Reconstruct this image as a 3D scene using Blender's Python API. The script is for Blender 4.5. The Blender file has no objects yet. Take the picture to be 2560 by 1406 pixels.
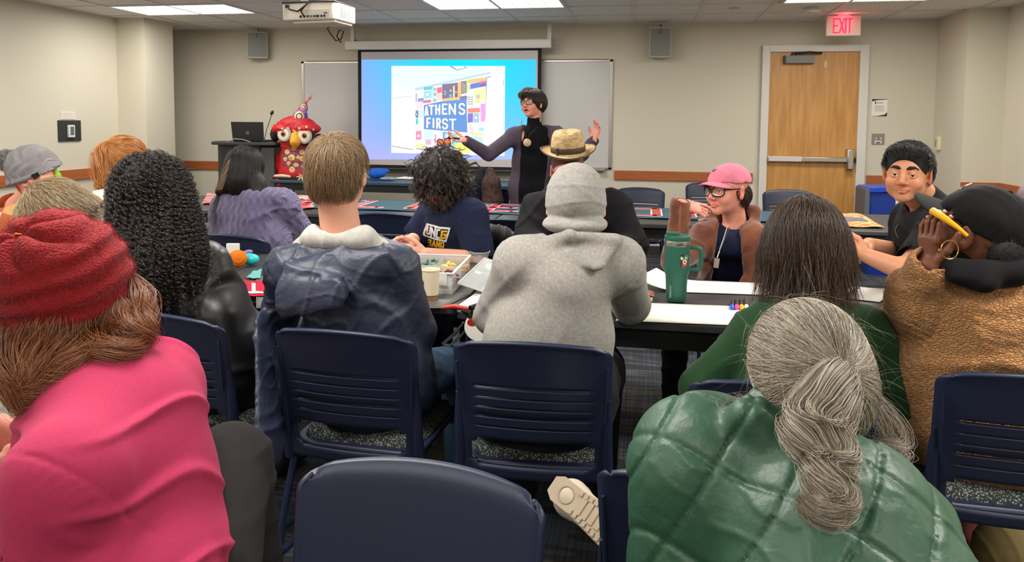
import bpy, math, random
import numpy as np
from mathutils import Vector, Matrix
from mathutils.bvhtree import BVHTree
random.seed(7); RNG = np.random.default_rng(7)
SC = bpy.context.scene; COL = SC.collection
PI = math.pi
# ------------------------------------------------------------ camera, world, lights, exposure
F, CX, CY, CAMH = 1860., 1280., 430., 1.42
YAW, PITCH, ROLL = math.atan(336 / F), math.atan(128 / F), 0.008
_f = np.array([-math.sin(YAW) * math.cos(PITCH), math.cos(YAW) * math.cos(PITCH), -math.sin(PITCH)])
_r = np.array([math.cos(YAW), math.sin(YAW), 0.]); _u = np.cross(_r, _f)
CR = _r * math.cos(ROLL) + _u * math.sin(ROLL); CU = -_r * math.sin(ROLL) + _u * math.cos(ROLL)
CC = np.array([0, 0, CAMH])
def ray(x, y): return _f + CR * (x - CX) / F - CU * (y - CY) / F
def A(x, y, Z): return CC + ray(x, y) * Z            # the point of the place seen at x, y of the photograph, Z metres deep
def on_y(x, y, Y): d = ray(x, y); return CC + d * (Y / d[1])
def on_x(x, y, X): d = ray(x, y); return CC + d * (X / d[0])
def on_z(x, y, z): d = ray(x, y); return CC + d * ((z - CAMH) / d[2])
cam = bpy.data.cameras.new('camera'); co = bpy.data.objects.new('camera', cam); COL.objects.link(co)
cam.sensor_width = 36; cam.lens = F / 2560 * 36; cam.shift_y = -(703 - CY) / 2560; cam.clip_start = 0.05
m = Matrix([[CR[i], CU[i], -_f[i]] for i in range(3)]).to_4x4(); m.translation = CC
co.matrix_world = m; SC.camera = co
w = bpy.data.worlds.new('world'); SC.world = w; w.use_nodes = True
w.node_tree.nodes['Background'].inputs[0].default_value = (.8, .85, 1, 1); w.node_tree.nodes['Background'].inputs[1].default_value = 0.05
SC.view_settings.view_transform = 'Standard'; SC.view_settings.look = 'None'; SC.view_settings.gamma = 1
SC.view_settings.use_curve_mapping = False; SC.view_settings.exposure = 0.27
CEIL = 2.45
LAMPX = (-4.33, -1.33, 1.70); LAMPY = (-0.8, 1.65, 4.05, 6.46)
def area_lamp(x, y, z, sx, sy, power, col=(1, .95, .88)):
    l = bpy.data.lights.new('troffer_lamp', 'AREA'); l.shape = 'RECTANGLE'; l.size = sx; l.size_y = sy; l.energy = power; l.color = col
    o = bpy.data.objects.new('troffer_lamp', l); o.location = (x, y, z); COL.objects.link(o); return o
for lx in LAMPX:
    for ly in LAMPY: area_lamp(lx, ly, CEIL - .03, 1.15, .55, {-.8: 30, 1.65: 46, 4.05: 42, 6.46: 23}[ly])

# ------------------------------------------------------------ materials
def lin(c):
    if isinstance(c, str): c = tuple(int(c[i:i + 2], 16) for i in (0, 2, 4))
    return tuple(((v / 255) / 12.92 if v / 255 <= .04045 else ((v / 255 + .055) / 1.055) ** 2.4) for v in c)
class N:
    def __init__(s, name):
        s.m = bpy.data.materials.new(name); s.m.use_nodes = True; s.t = s.m.node_tree; s.b = s.t.nodes['Principled BSDF']
    def add(s, ty, **kw):
        n = s.t.nodes.new(ty)
        for k, v in kw.items():
            if k.startswith('i_'): n.inputs[k[2:].replace('_', ' ')].default_value = v
            else: setattr(n, k, v)
        return n
    def link(s, a, b): s.t.links.new(a, b)
def mat(name, col, rough=.6, metal=0, noise=0, nscale=8, bump=0, bscale=60, bdist=.002, kind='noise', spec=.5, col2=None, alpha=1, trans=0, sss=0, sheen=0, attr=None, emit=0, coat=0, stretch=None, rnd=0):
    n = N(name); b = n.b; c = lin(col) + (1,)
    b.inputs['Base Color'].default_value = c; b.inputs['Roughness'].default_value = rough; b.inputs['Metallic'].default_value = metal
    b.inputs['Specular IOR Level'].default_value = spec; b.inputs['Alpha'].default_value = alpha; b.inputs['Transmission Weight'].default_value = trans
    if sss: b.inputs['Subsurface Weight'].default_value = sss; b.inputs['Subsurface Radius'].default_value = (.012, .005, .003); b.inputs['Subsurface Scale'].default_value = 1
    if sheen: b.inputs['Sheen Weight'].default_value = sheen; b.inputs['Sheen Roughness'].default_value = .4
    if coat: b.inputs['Coat Weight'].default_value = coat
    tc = n.add('ShaderNodeTexCoord'); vec = tc.outputs['Object']
    if stretch:
        mp = n.add('ShaderNodeMapping'); mp.inputs['Scale'].default_value = stretch; n.link(vec, mp.inputs[0]); vec = mp.outputs[0]
    src = None
    if attr:
        a = n.add('ShaderNodeAttribute', attribute_name=attr); src = a.outputs['Color']
    if noise or col2:
        t = n.add('ShaderNodeTexNoise'); t.inputs['Scale'].default_value = nscale; t.inputs['Detail'].default_value = 5; n.link(vec, t.inputs['Vector'])
        r = n.add('ShaderNodeValToRGB'); e = r.color_ramp.elements
        if col2: e[0].color = c; e[1].color = lin(col2) + (1,); e[0].position = .4; e[1].position = .6
        else:
            e[0].color = tuple(max(0, v * (1 - noise)) for v in c[:3]) + (1,); e[1].color = tuple(min(1, v * (1 + noise)) for v in c[:3]) + (1,); e[0].position = .3; e[1].position = .7
        n.link(t.outputs['Fac'], r.inputs[0]); o = r.outputs[0]
        if src:
            mx = n.add('ShaderNodeMix', data_type='RGBA', blend_type='MULTIPLY'); mx.inputs[0].default_value = 1; n.link(src, mx.inputs[6]); n.link(o, mx.inputs[7]); o = mx.outputs[2]
        src = o
    elif src and not attr == 'paint':
        mx = n.add('ShaderNodeMix', data_type='RGBA', blend_type='MULTIPLY'); mx.inputs[0].default_value = 1; mx.inputs[7].default_value = c; n.link(src, mx.inputs[6]); src = mx.outputs[2]
    if rnd:
        hi = n.add('ShaderNodeHairInfo'); r = n.add('ShaderNodeValToRGB'); e = r.color_ramp.elements
        cols = [lin(x) for x in rnd]
        e[0].color = cols[0] + (1,); e[1].color = cols[-1] + (1,)
        for k, cc in enumerate(cols[1:-1]): q = e.new((k + 1) / (len(cols) - 1)); q.color = cc + (1,)
        n.link(hi.outputs['Random'], r.inputs[0]); src = r.outputs[0]
    if src: n.link(src, b.inputs['Base Color'])
    if emit:
        b.inputs['Emission Strength'].default_value = emit
        if src: n.link(src, b.inputs['Emission Color'])
        else: b.inputs['Emission Color'].default_value = c
    if bump:
        if kind == 'noise': t = n.add('ShaderNodeTexNoise'); t.inputs['Detail'].default_value = 4; o = t.outputs['Fac']
        elif kind == 'voronoi': t = n.add('ShaderNodeTexVoronoi'); o = t.outputs['Distance']
        elif kind == 'crack': t = n.add('ShaderNodeTexVoronoi', feature='DISTANCE_TO_EDGE'); o = t.outputs['Distance']
        elif kind == 'wave': t = n.add('ShaderNodeTexWave'); o = t.outputs['Fac']; t.inputs['Distortion'].default_value = 2
        t.inputs['Scale'].default_value = bscale; n.link(vec, t.inputs['Vector'])
        if kind == 'crack':
            mr = n.add('ShaderNodeMapRange'); mr.inputs['From Max'].default_value = .25; n.link(o, mr.inputs[0]); o = mr.outputs[0]
        bn = n.add('ShaderNodeBump'); bn.inputs['Strength'].default_value = bump; bn.inputs['Distance'].default_value = bdist
        n.link(o, bn.inputs['Height']); n.link(bn.outputs[0], b.inputs['Normal'])
    return n.m
M = {}
# ------------------------------------------------------------ objects
def tag(o, label=None, cat=None, group=None, kind=None):
    if label: o['label'] = label
    if cat: o['category'] = cat
    if group: o['group'] = group
    if kind: o['kind'] = kind
    return o
def empty(name, loc=(0, 0, 0), rz=0, label=None, cat=None, group=None):
    o = bpy.data.objects.new(name, None); o.location = loc; o.rotation_euler = (0, 0, rz); COL.objects.link(o); o.empty_display_size = .1
    return tag(o, label, cat, group)
def copy_tree(o, parent=None):
    c = o.copy(); COL.objects.link(c)
    if parent: c.parent = parent
    for ch in list(o.children): copy_tree(ch, c)
    return c
def rot(ax, ang):
    return np.array(Matrix.Rotation(ang, 3, ax))
class MB:
    def __init__(s): s.v = []; s.f = []; s.mi = []; s.ms = []; s.col = []; s.usecol = False
    def m(s, mt):
        if mt not in s.ms: s.ms.append(mt)
        return s.ms.index(mt)
    def add(s, vs, fs, mt=None, col=None):
        b = len(s.v); s.v += [tuple(map(float, v)) for v in vs]; k = s.m(mt) if mt else 0
        for f in fs: s.f.append(tuple(b + i for i in f)); s.mi.append(k); s.col.append(col)
        if col: s.usecol = True
        return s
    def box(s, lo, hi, mt=None, R=None, c=None, col=None):
        vs = [(x, y, z) for z in (lo[2], hi[2]) for y in (lo[1], hi[1]) for x in (lo[0], hi[0])]
        if R is not None: vs = [tuple(np.array(c) + R @ np.array(v)) for v in vs]
        return s.add(vs, [(0, 2, 3, 1), (4, 5, 7, 6), (0, 1, 5, 4), (1, 3, 7, 5), (3, 2, 6, 7), (2, 0, 4, 6)], mt, col)
    def tube(s, pts, r, mt=None, n=10, closed=False, flat=1, up=None, col=None):
        P = [np.array(p, float) for p in pts]; L = len(P); rs = r if hasattr(r, '__len__') else [r] * L
        T = []
        for i in range(L):
            a = P[(i - 1) % L] if (closed or i) else P[0]; b = P[(i + 1) % L] if (closed or i < L - 1) else P[-1]
            t = b - a; T.append(t / (np.linalg.norm(t) + 1e-9))
        u = np.array(up if up is not None else ((0, 0, 1) if abs(T[0][2]) < .9 else (1, 0, 0)), float)
        vs = []
        for i in range(L):
            u = u - T[i] * (u @ T[i]); u /= np.linalg.norm(u) + 1e-9; w_ = np.cross(T[i], u)
            for k in range(n):
                a = 2 * PI * k / n; vs.append(P[i] + rs[i] * (math.cos(a) * u * flat + math.sin(a) * w_))
        fs = []
        for i in range(L if closed else L - 1):
            j = (i + 1) % L
            for k in range(n): fs.append((i * n + k, i * n + (k + 1) % n, j * n + (k + 1) % n, j * n + k))
        if not closed: fs += [tuple(range(n))[::-1], tuple((L - 1) * n + k for k in range(n))]
        return s.add(vs, fs, mt, col)
    def lathe(s, prof, c=(0, 0, 0), mt=None, n=28, R=None, sx=1, col=None):
        vs = []; L = len(prof)
        for r, z in prof:
            for k in range(n):
                a = 2 * PI * k / n; v = np.array((r * math.cos(a) * sx, r * math.sin(a), z))
                if R is not None: v = R @ v
                vs.append(v + np.array(c))
        fs = [(i * n + k, i * n + (k + 1) % n, (i + 1) * n + (k + 1) % n, (i + 1) * n + k) for i in range(L - 1) for k in range(n)]
        if prof[0][0] > 1e-6: fs.append(tuple(range(n))[::-1])
        if prof[-1][0] > 1e-6: fs.append(tuple((L - 1) * n + k for k in range(n)))
        return s.add(vs, fs, mt, col)
    def ball(s, c, r, mt=None, n=16, k=10, R=None, col=None):
        r = r if hasattr(r, '__len__') else (r, r, r); pr = [(max(math.sin(PI * i / k), 1e-4), -math.cos(PI * i / k)) for i in range(k + 1)]
        vs = []; 
        for rr, z in pr:
            for q in range(n):
                a = 2 * PI * q / n; v = np.array((rr * math.cos(a) * r[0], rr * math.sin(a) * r[1], z * r[2]))
                if R is not None: v = R @ v
                vs.append(v + np.array(c))
        return s.add(vs, [(i * n + q, i * n + (q + 1) % n, (i + 1) * n + (q + 1) % n, (i + 1) * n + q) for i in range(k) for q in range(n)], mt, col)
    def prism(s, poly, fn, t, mt=None, col=None):            # polygon in u,v with thickness t; fn(u, v, w) places it
        n = len(poly); vs = [fn(u, v, 0) for u, v in poly] + [fn(u, v, t) for u, v in poly]
        fs = [tuple(range(n))[::-1], tuple(range(n, 2 * n))] + [(i, (i + 1) % n, n + (i + 1) % n, n + i) for i in range(n)]
        return s.add(vs, fs, mt, col)
    def grid(s, nu, nv, fn, mt=None, skip=None, col=None):
        vs = [fn(i / nu, j / nv) for j in range(nv + 1) for i in range(nu + 1)]
        fs = [(j * (nu + 1) + i, j * (nu + 1) + i + 1, (j + 1) * (nu + 1) + i + 1, (j + 1) * (nu + 1) + i) for j in range(nv) for i in range(nu) if not (skip and skip(i, j))]
        return s.add(vs, fs, mt, col)
    def mesh(s, name, smooth=None):
        me = bpy.data.meshes.new(name); me.from_pydata(s.v, [], s.f)
        for k in s.ms: me.materials.append(k)
        me.polygons.foreach_set('material_index', s.mi)
        if s.usecol:
            ca = me.color_attributes.new('paint', 'FLOAT_COLOR', 'CORNER'); arr = []
            for f, c in zip(s.f, s.col):
                if c is None: c = (1, 1, 1)
                if isinstance(c, list): arr += [x for q in c for x in (*q, 1)]
                else: arr += [*c, 1] * len(f)
            ca.data.foreach_set('color', arr)
        me.validate(); me.update()
        if smooth is not None: me.shade_smooth() if smooth >= 180 else me.shade_smooth()
        if smooth is not None and smooth < 180:
            try: me.set_sharp_from_angle(angle=math.radians(smooth))
            except Exception: pass
        return me
    def build(s, name, parent=None, smooth=40, bevel=0, loc=None, rz=0, solid=0, subd=0):
        o = bpy.data.objects.new(name, s.mesh(name, smooth)); COL.objects.link(o)
        if parent: o.parent = parent
        if loc is not None: o.location = loc
        o.rotation_euler[2] = rz
        if solid: q = o.modifiers.new('thickness', 'SOLIDIFY'); q.thickness = solid; q.offset = 0
        if bevel: q = o.modifiers.new('bevel', 'BEVEL'); q.width = bevel; q.segments = 2; q.limit_method = 'ANGLE'
        if subd: q = o.modifiers.new('subd', 'SUBSURF'); q.levels = subd; q.render_levels = subd
        return o
def rrect(w, h, r, n=5, cx=0, cy=0):
    out = []
    for sx, sy, a0 in ((1, 1, 0), (-1, 1, 90), (-1, -1, 180), (1, -1, 270)):
        for k in range(n + 1):
            a = math.radians(a0 + 90 * k / n); out.append((cx + sx * (w / 2 - r) + r * math.cos(a), cy + sy * (h / 2 - r) + r * math.sin(a)))
    return out
# lettering from strokes on a 0..4 by 0..6 cell
GL = {'A': [[(0, 0), (2, 6), (4, 0)], [(.8, 2), (3.2, 2)]], 'T': [[(0, 6), (4, 6)], [(2, 6), (2, 0)]], 'H': [[(0, 0), (0, 6)], [(4, 0), (4, 6)], [(0, 3), (4, 3)]],
      'E': [[(4, 6), (0, 6), (0, 0), (4, 0)], [(0, 3), (3.2, 3)]], 'N': [[(0, 0), (0, 6), (4, 0), (4, 6)]], 'F': [[(4, 6), (0, 6), (0, 0)], [(0, 3), (3.2, 3)]],
      'S': [[(3.9, 5), (3, 6), (1, 6), (.1, 5), (.1, 4), (1, 3.2), (3, 2.8), (3.9, 2), (3.9, 1), (3, 0), (1, 0), (.1, 1)]], 'I': [[(2, 0), (2, 6)]], 'R': [[(0, 0), (0, 6), (3, 6), (4, 5.2), (4, 3.8), (3, 3), (0, 3)], [(2, 3), (4, 0)]],
      'U': [[(0, 6), (0, .5), (.5, 0), (3.5, 0), (4, .5), (4, 6)]], 'C': [[(4, 6), (0, 6), (0, 0), (4, 0)]], 'G': [[(4, 6), (0, 6), (0, 0), (4, 0), (4, 3), (2.2, 3)]],
      'B': [[(0, 0), (0, 6), (3.4, 6), (4, 5), (3.4, 3.2), (0, 3.2)], [(3.4, 3.2), (4, 2), (4, 0), (0, 0)]], 'D': [[(0, 0), (0, 6), (3, 6), (4, 5), (4, 0), (0, 0)]], 'X': [[(0, 0), (4, 6)], [(0, 6), (4, 0)]],
      'O': [[(0, 0), (0, 6), (4, 6), (4, 0), (0, 0)]], 'W': [[(0, 6), (1, 0), (2, 4), (3, 0), (4, 6)]], 'L': [[(0, 6), (0, 0), (4, 0)]], 'K': [[(0, 0), (0, 6)], [(4, 6), (0, 3), (4, 0)]], 'P': [[(0, 0), (0, 6), (4, 6), (4, 3), (0, 3)]]}
def stroke_polys(pts, wd, rnd=True):
    out = []
    for (x0, y0), (x1, y1) in zip(pts, pts[1:]):
        L = math.hypot(x1 - x0, y1 - y0); nx, ny = -(y1 - y0) / L * wd / 2, (x1 - x0) / L * wd / 2
        out.append([(x0 + nx, y0 + ny), (x0 - nx, y0 - ny), (x1 - nx, y1 - ny), (x1 + nx, y1 + ny)])
    for x, y in pts: out.append([(x + wd / 2 * math.cos(a * PI / 4), y + wd / 2 * math.sin(a * PI / 4)) for a in range(8)] if rnd else [(x - wd / 2, y - wd / 2), (x + wd / 2, y - wd / 2), (x + wd / 2, y + wd / 2), (x - wd / 2, y + wd / 2)])
    return out
def letters(mb, word, fn, x0, y0, w, h, gap, wd, mt, col=None, rnd=True, t=.0004, lift=0):
    x = x0; k = 0
    for ch in word:
        if ch != ' ':
            ww = w * (.25 if ch == 'I' else 1)
            for st in GL[ch]:
                pts = [(x + (px / 4 * w if ch != 'I' else 0), y0 + py / 6 * h) for px, py in st]
                for poly in stroke_polys(pts, wd, rnd):
                    k += 1; mb.prism(poly, lambda u, v, q, kk=k: fn(u, v, lift + (kk % 7) * t * .05 + q), t, mt, col)
            x += (w if ch != 'I' else 0) + gap
        else: x += w * .6 + gap
    return x
# ------------------------------------------------------------ room
WALL = mat('cream_wall_paint', (208, 202, 184), .75, bump=.15, bscale=250, bdist=.001)
PLAST = mat('white_plastic', (214, 211, 203), .45); GREYP = mat('grey_plastic', (150, 152, 150), .5); BLACK = mat('black_plastic', (18, 18, 20), .45)
METAL = mat('brushed_steel', (190, 186, 178), .32, 1); CREAMT = mat('painted_frame', (214, 211, 203), .5)
def wood(name, a, b, sc, rough=.45):
    n = N(name); tc = n.add('ShaderNodeTexCoord'); mp = n.add('ShaderNodeMapping'); mp.inputs['Scale'].default_value = sc
    t = n.add('ShaderNodeTexNoise'); t.inputs['Scale'].default_value = 3; t.inputs['Detail'].default_value = 6; r = n.add('ShaderNodeValToRGB')
    r.color_ramp.elements[0].color = lin(a) + (1,); r.color_ramp.elements[1].color = lin(b) + (1,); r.color_ramp.elements[0].position = .3; r.color_ramp.elements[1].position = .7
    n.link(tc.outputs['Object'], mp.inputs[0]); n.link(mp.outputs[0], t.inputs['Vector']); n.link(t.outputs['Fac'], r.inputs[0]); n.link(r.outputs[0], n.b.inputs['Base Color']); n.b.inputs['Roughness'].default_value = rough
    return n.m
OAK = wood('door_veneer', (178, 124, 62), (204, 152, 84), (8, 1, .8)); RAIL = wood('cherry_rail', (156, 84, 42), (178, 102, 54), (1, 1, 14))
def ceil_mat():
    n = N('ceiling_tile'); tc = n.add('ShaderNodeTexCoord'); t = n.add('ShaderNodeTexNoise'); t.inputs['Scale'].default_value = 90; t.inputs['Detail'].default_value = 3
    r = n.add('ShaderNodeValToRGB'); r.color_ramp.elements[0].color = lin((206, 204, 198)) + (1,); r.color_ramp.elements[1].color = lin((230, 228, 222)) + (1,); r.color_ramp.elements[0].position = .35; r.color_ramp.elements[1].position = .5
    n.link(tc.outputs['Object'], t.inputs['Vector']); n.link(t.outputs['Fac'], r.inputs[0]); n.link(r.outputs[0], n.b.inputs['Base Color']); n.b.inputs['Roughness'].default_value = .9
    return n.m
def carpet_mat():
    n = N('striped_carpet'); tc = n.add('ShaderNodeTexCoord'); out = []
    for sc in ((.9, 5.5, 1), (130, 1.2, 1), (3, 3, 1)):
        mp = n.add('ShaderNodeMapping'); mp.inputs['Scale'].default_value = sc; n.link(tc.outputs['Object'], mp.inputs[0])
        t = n.add('ShaderNodeTexNoise'); t.inputs['Scale'].default_value = 1 if sc[0] != 3 else 1; t.inputs['Detail'].default_value = 2; n.link(mp.outputs[0], t.inputs['Vector']); out.append(t.outputs['Fac'])
    r = n.add('ShaderNodeValToRGB'); e = r.color_ramp.elements; r.color_ramp.interpolation = 'CONSTANT'
    e[0].color = lin((44, 46, 50)) + (1,); e[0].position = 0
    for p, c in ((.42, (72, 82, 92)), (.5, (60, 58, 56)), (.56, (88, 86, 80)), (.62, (52, 62, 76))):
        q = e.new(p); q.color = lin(c) + (1,)
    e[-1].color = lin((70, 70, 68)) + (1,)
    n.link(out[0], r.inputs[0]); r2 = n.add('ShaderNodeValToRGB'); r2.color_ramp.elements[0].position = .42; r2.color_ramp.elements[1].position = .58
    r2.color_ramp.elements[0].color = (.45, .45, .5, 1); r2.color_ramp.elements[1].color = (1.1, 1.1, 1.1, 1); n.link(out[1], r2.inputs[0])
    mx = n.add('ShaderNodeMix', data_type='RGBA', blend_type='MULTIPLY'); mx.inputs[0].default_value = .8; n.link(r.outputs[0], mx.inputs[6]); n.link(r2.outputs[0], mx.inputs[7]); n.link(mx.outputs[2], n.b.inputs['Base Color'])
    n.b.inputs['Roughness'].default_value = .95; bn = n.add('ShaderNodeBump'); bn.inputs['Strength'].default_value = .5; bn.inputs['Distance'].default_value = .003; n.link(out[1], bn.inputs['Height']); n.link(bn.outputs[0], n.b.inputs['Normal'])
    return n.m
XL, XR, YF, YB = -5.45, 3.12, 8.0, -2.6
def slab(name, lo, hi, mt=WALL, smooth=None):
    o = MB().box(lo, hi, mt).build(name, smooth=None); return tag(o, kind='structure')
slab('floor', (XL - .8, YB - .1, -.1), (XR + .1, YF + .1, 0), carpet_mat())
slab('ceiling', (XL - .8, YB - .1, CEIL), (XR + .1, YF + .1, CEIL + .1), ceil_mat())
slab('wall_north', (XL - .8, YF, 0), (XR + .1, YF + .12, CEIL)); slab('wall_south', (XL - .8, YB - .12, 0), (XR + .1, YB, CEIL))
slab('wall_west', (XL - .12, YB, 0), (XL, 7.42, CEIL)); slab('wall_east', (XR, YB, 0), (XR + .12, YF, CEIL))
slab('wall_alcove', (XL - .8, 7.3, 0), (XL - .7, YF, CEIL)); slab('column_west', (XL, 6.95, 0), (-5.12, 7.42, CEIL)); slab('column_east', (2.79, 7.3, 0), (XR, YF, CEIL))
g = MB(); TB = mat('ceiling_bar', (208, 207, 202), .5)
for k in range(-9, 7):
    x = -.14 + .6 * k; g.box((x - .012, YB, CEIL - .007), (x + .012, YF, CEIL), TB)
for k in range(-2, 17):
    y = 7.37 - .605 * k; g.box((XL - .7, y - .012, CEIL - .006), (XR, y + .012, CEIL), TB)
g.box((XL - .7, YF - .02, CEIL - .012), (XR, YF, CEIL), TB)
tag(g.build('trim_1', smooth=None), kind='structure')
for k, (lo, hi) in enumerate([((XL - .7, YF - .022, .815), (-3.72, YF, .915)), ((-.335, YF - .022, .80), (1.085, YF, .90)), ((2.185, YF - .022, .80), (2.79, YF, .90)), ((XL, 1.2, .815), (XL + .022, 6.95, .915)), ((2.79, 7.278, .80), (XR, 7.3, .90)), ((XR - .022, 1, .80), (XR, 7.28, .90))]):
    o = MB().box(lo, hi, RAIL).build('trim_%d' % (k + 2), bevel=.003, smooth=None); tag(o, kind='structure')
BB = mat('rubber_baseboard', (52, 50, 48), .6)
slab('baseboard_west', (XL, YB, 0), (XL + .008, 6.95, .1), BB); slab('baseboard_north', (XL - .7, YF - .008, 0), (1.13, YF, .1), BB); slab('baseboard_east', (XR - .008, YB, 0), (XR, 7.3, .1), BB)
# ceiling lights
LENS = N('prismatic_lens'); LENS.b.inputs['Base Color'].default_value = (.9, .9, .9, 1); LENS.b.inputs['Emission Color'].default_value = (1, .97, .92, 1); LENS.b.inputs['Emission Strength'].default_value = 1.7
DARKG = mat('dark_gap', (70, 68, 66), .6)
for i, lx in enumerate(LAMPX):
    for j, ly in enumerate(LAMPY):
        fr = MB()
        for a in ((-.6, -.3, .6, -.275), (-.6, .275, .6, .3), (-.6, -.275, -.575, .275), (.575, -.275, .6, .275)): fr.box((a[0], a[1], -.012), (a[2], a[3], 0), TB)
        pos = ['beside the west column', 'beyond the projector over the screen', 'nearest the exit sign'][i]; far = ['behind the camera', 'over the front row of chairs', 'over the long working table', 'farthest down the room'][j]
        t = empty('ceiling_light', (lx, ly, CEIL), 0, 'recessed fluorescent ceiling light ' + far + ', ' + pos, 'ceiling light', 'recessed ceiling lights')
        fr.build('frame', t, smooth=None); d = MB().box((-.575, -.275, -.006), (.575, .275, -.001), LENS.m).build('diffuser', t, smooth=None)
        if j == 3:
            gr = MB()
            for q in range(1, 8): gr.box((-.575 + q * .144 - .002, -.275, -.008), (-.575 + q * .144 + .002, .275, -.006), PLAST)
            for q in (-.09, .09): gr.box((-.575, q - .002, -.008), (.575, q + .002, -.006), PLAST)
            gr.build('lens_grid', t, smooth=None)
# ------------------------------------------------------------ door
d = empty('door_1', (0, 0, 0)); tag(d, kind='structure')
DX0, DX1, DZ = 1.215, 2.07, 2.135
MB().box((DX0, YF - .035, .01), (DX1, YF - .005, DZ), OAK).build('door_leaf', d, smooth=None)
fr = MB(); fr.box((DX0 - .075, YF - .06, 0), (DX0, YF, DZ + .07), CREAMT); fr.box((DX1, YF - .06, 0), (DX1 + .085, YF, DZ + .07), CREAMT); fr.box((DX0, YF - .06, DZ), (DX1, YF, DZ + .07), CREAMT)
fr.build('door_frame', d, smooth=None, bevel=.004)
b = MB(); b.box((DX0 + .01, YF - .095, 1.028), (DX0 + .37, YF - .055, 1.082), mat('pale_bar', (205, 203, 196), .35)); b.box((DX0 + .33, YF - .1, 1.03), (DX1 - .09, YF - .055, 1.078), METAL); b.box((DX0 + .34, YF - .104, 1.024), (DX0 + .352, YF - .05, 1.086), METAL)
b.box((DX0, YF - .085, 1.02), (DX0 + .02, YF - .035, 1.09), METAL); b.build('push_bar', d, bevel=.006)
b = MB(); b.box((DX1 - .1, YF - .115, .955), (DX1 - .035, YF - .035, 1.165), METAL); b.box((DX1 - .035, YF - .08, 1.03), (DX1 - .005, YF - .035, 1.08), BLACK); b.build('latch_box', d, bevel=.012)
b = MB(); b.box((DX0 + .145, YF - .1, 2.02), (DX0 + .42, YF - .035, 2.095), mat('closer_grey', (120, 118, 112), .5)); b.box((DX0 + .13, YF - .095, 2.018), (DX0 + .145, YF - .035, 2.097), BLACK)
b.tube([(DX0 + .22, YF - .075, 2.12), (DX0 + .36, YF - .12, 2.125), (DX0 + .49, YF - .07, 2.12)], .011, BLACK); b.lathe([(.02, 0), (.02, .03)], (DX0 + .22, YF - .075, 2.095), BLACK); b.build('door_closer', d)
b = MB(); b.box((DX0 + .52, YF - .042, 1.975), (DX0 + .548, YF - .035, 2.045), mat('beige_plate', (205, 185, 140), .5)); b.build('strike_plate', d)
# ------------------------------------------------------------ exit sign
t = empty('exit_sign', (1.816, 7.6, 2.25), 0, 'lit EXIT sign with red letters hanging above the wooden door', 'exit sign')
b = MB(); b.box((-.155, -.02, 0), (.155, .02, .19), mat('sign_housing', (222, 214, 200), .5)); b.box((-.06, -.03, .19), (.06, .03, .2), PLAST); b.build('housing', t, bevel=.006)
RED = N('exit_red'); RED.b.inputs['Base Color'].default_value = (.6, 0, .02, 1); RED.b.inputs['Emission Color'].default_value = (1, .02, .07, 1); RED.b.inputs['Emission Strength'].default_value = 1.6
b = MB(); fn = lambda u, v, w_: (u, -.021 - w_, v)
letters(b, 'EXIT', fn, -.09, .03, .038, .13, .016, .014, RED.m, rnd=False, t=.001); b.build('letters', t, smooth=None)
l = bpy.data.lights.new('exit_glow', 'POINT'); l.energy = .5; l.color = (1, .1, .15); l.shadow_soft_size = .04; o = bpy.data.objects.new('exit_glow', l); o.location = (1.816, 7.5, 2.4); COL.objects.link(o)
# ------------------------------------------------------------ wall fittings
def plate(name, label, cat, lo, hi, mt=PLAST, bev=.003):
    o = MB().box(lo, hi, mt).build(name, bevel=bev, smooth=None); return tag(o, label, cat)
LW = XL
t = empty('thermostat', (LW, 6.27, 1.19), 0, 'white thermostat on a dark square plate on the cream side wall', 'thermostat')
MB().box((0, -.14, 0), (.012, .14, .2), mat('dark_plate', (42, 46, 44), .6)).build('back_plate', t, smooth=None)
MB().box((.012, -.04, .035), (.035, .04, .155), PLAST).build('casing', t, bevel=.006); MB().box((.035, -.022, .06), (.037, .022, .14), mat('lcd', (95, 105, 110), .3)).build('display', t, smooth=None)
t = empty('notice_card', (LW, 6.26, 1.4), 0, 'small translucent notice card above the thermostat on the side wall', 'notice')
MB().box((.0, -.09, 0), (.006, .09, .07), mat('card_acrylic', (225, 220, 206), .2)).build('card', t, smooth=None)
b = MB(); 
for q in range(4): b.box((.0061, -.07, .015 + q * .013), (.0064, .05 + .02 * (q % 2), .017 + q * .013), GREYP)
b.build('printed_lines', t, smooth=None)
t = empty('door_notice', (2.282, YF, 1.495), 0, 'white paper notice with dark corner sweeps pinned beside the wooden door', 'notice')
PAPER = mat('white_paper', (236, 233, 224), .8); INK = mat('dark_ink', (50, 42, 40), .7); FINE = mat('faint_print', (150, 145, 138), .8)
MB().box((-.072, -.004, 0), (.072, 0, .17), PAPER).build('sheet', t, smooth=None)
b = MB(); fy = lambda u, v, w_: (u, -.0042 - w_, v)
b.prism([(-.072, .17), (-.072, .145), (-.03, .158), (.072, .166), (.072, .17)], fy, .0004, INK); b.prism([(.072, 0), (.072, .04), (.05, .016), (-.02, .003), (-.072, 0)], fy, .0004, INK)
b.box((-.045, -.0052, .12), (-.035, -.0042, .145), INK); b.box((-.03, -.0052, .128), (.03, -.0042, .136), FINE)
for q in range(6): b.box((-.05 + .006 * (q % 2), -.0052, .05 + q * .01), (.05 - .008 * (q % 3), -.0042, .053 + q * .01), FINE)
b.build('print', t, smooth=None)
t = empty('wall_outlet', (2.281, YF, 1.265), 0, 'steel double switch plate with two cream toggles beside the door', 'switch plate')
MB().box((-.06, -.006, -.055), (.06, 0, .055), mat('dull_steel', (150, 146, 136), .45, .6)).build('plate', t, bevel=.002); b = MB()
for s in (-1, 1): b.box((s * .022 - .006, -.02, -.005), (s * .022 + .006, -.006, .014), PLAST)
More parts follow.
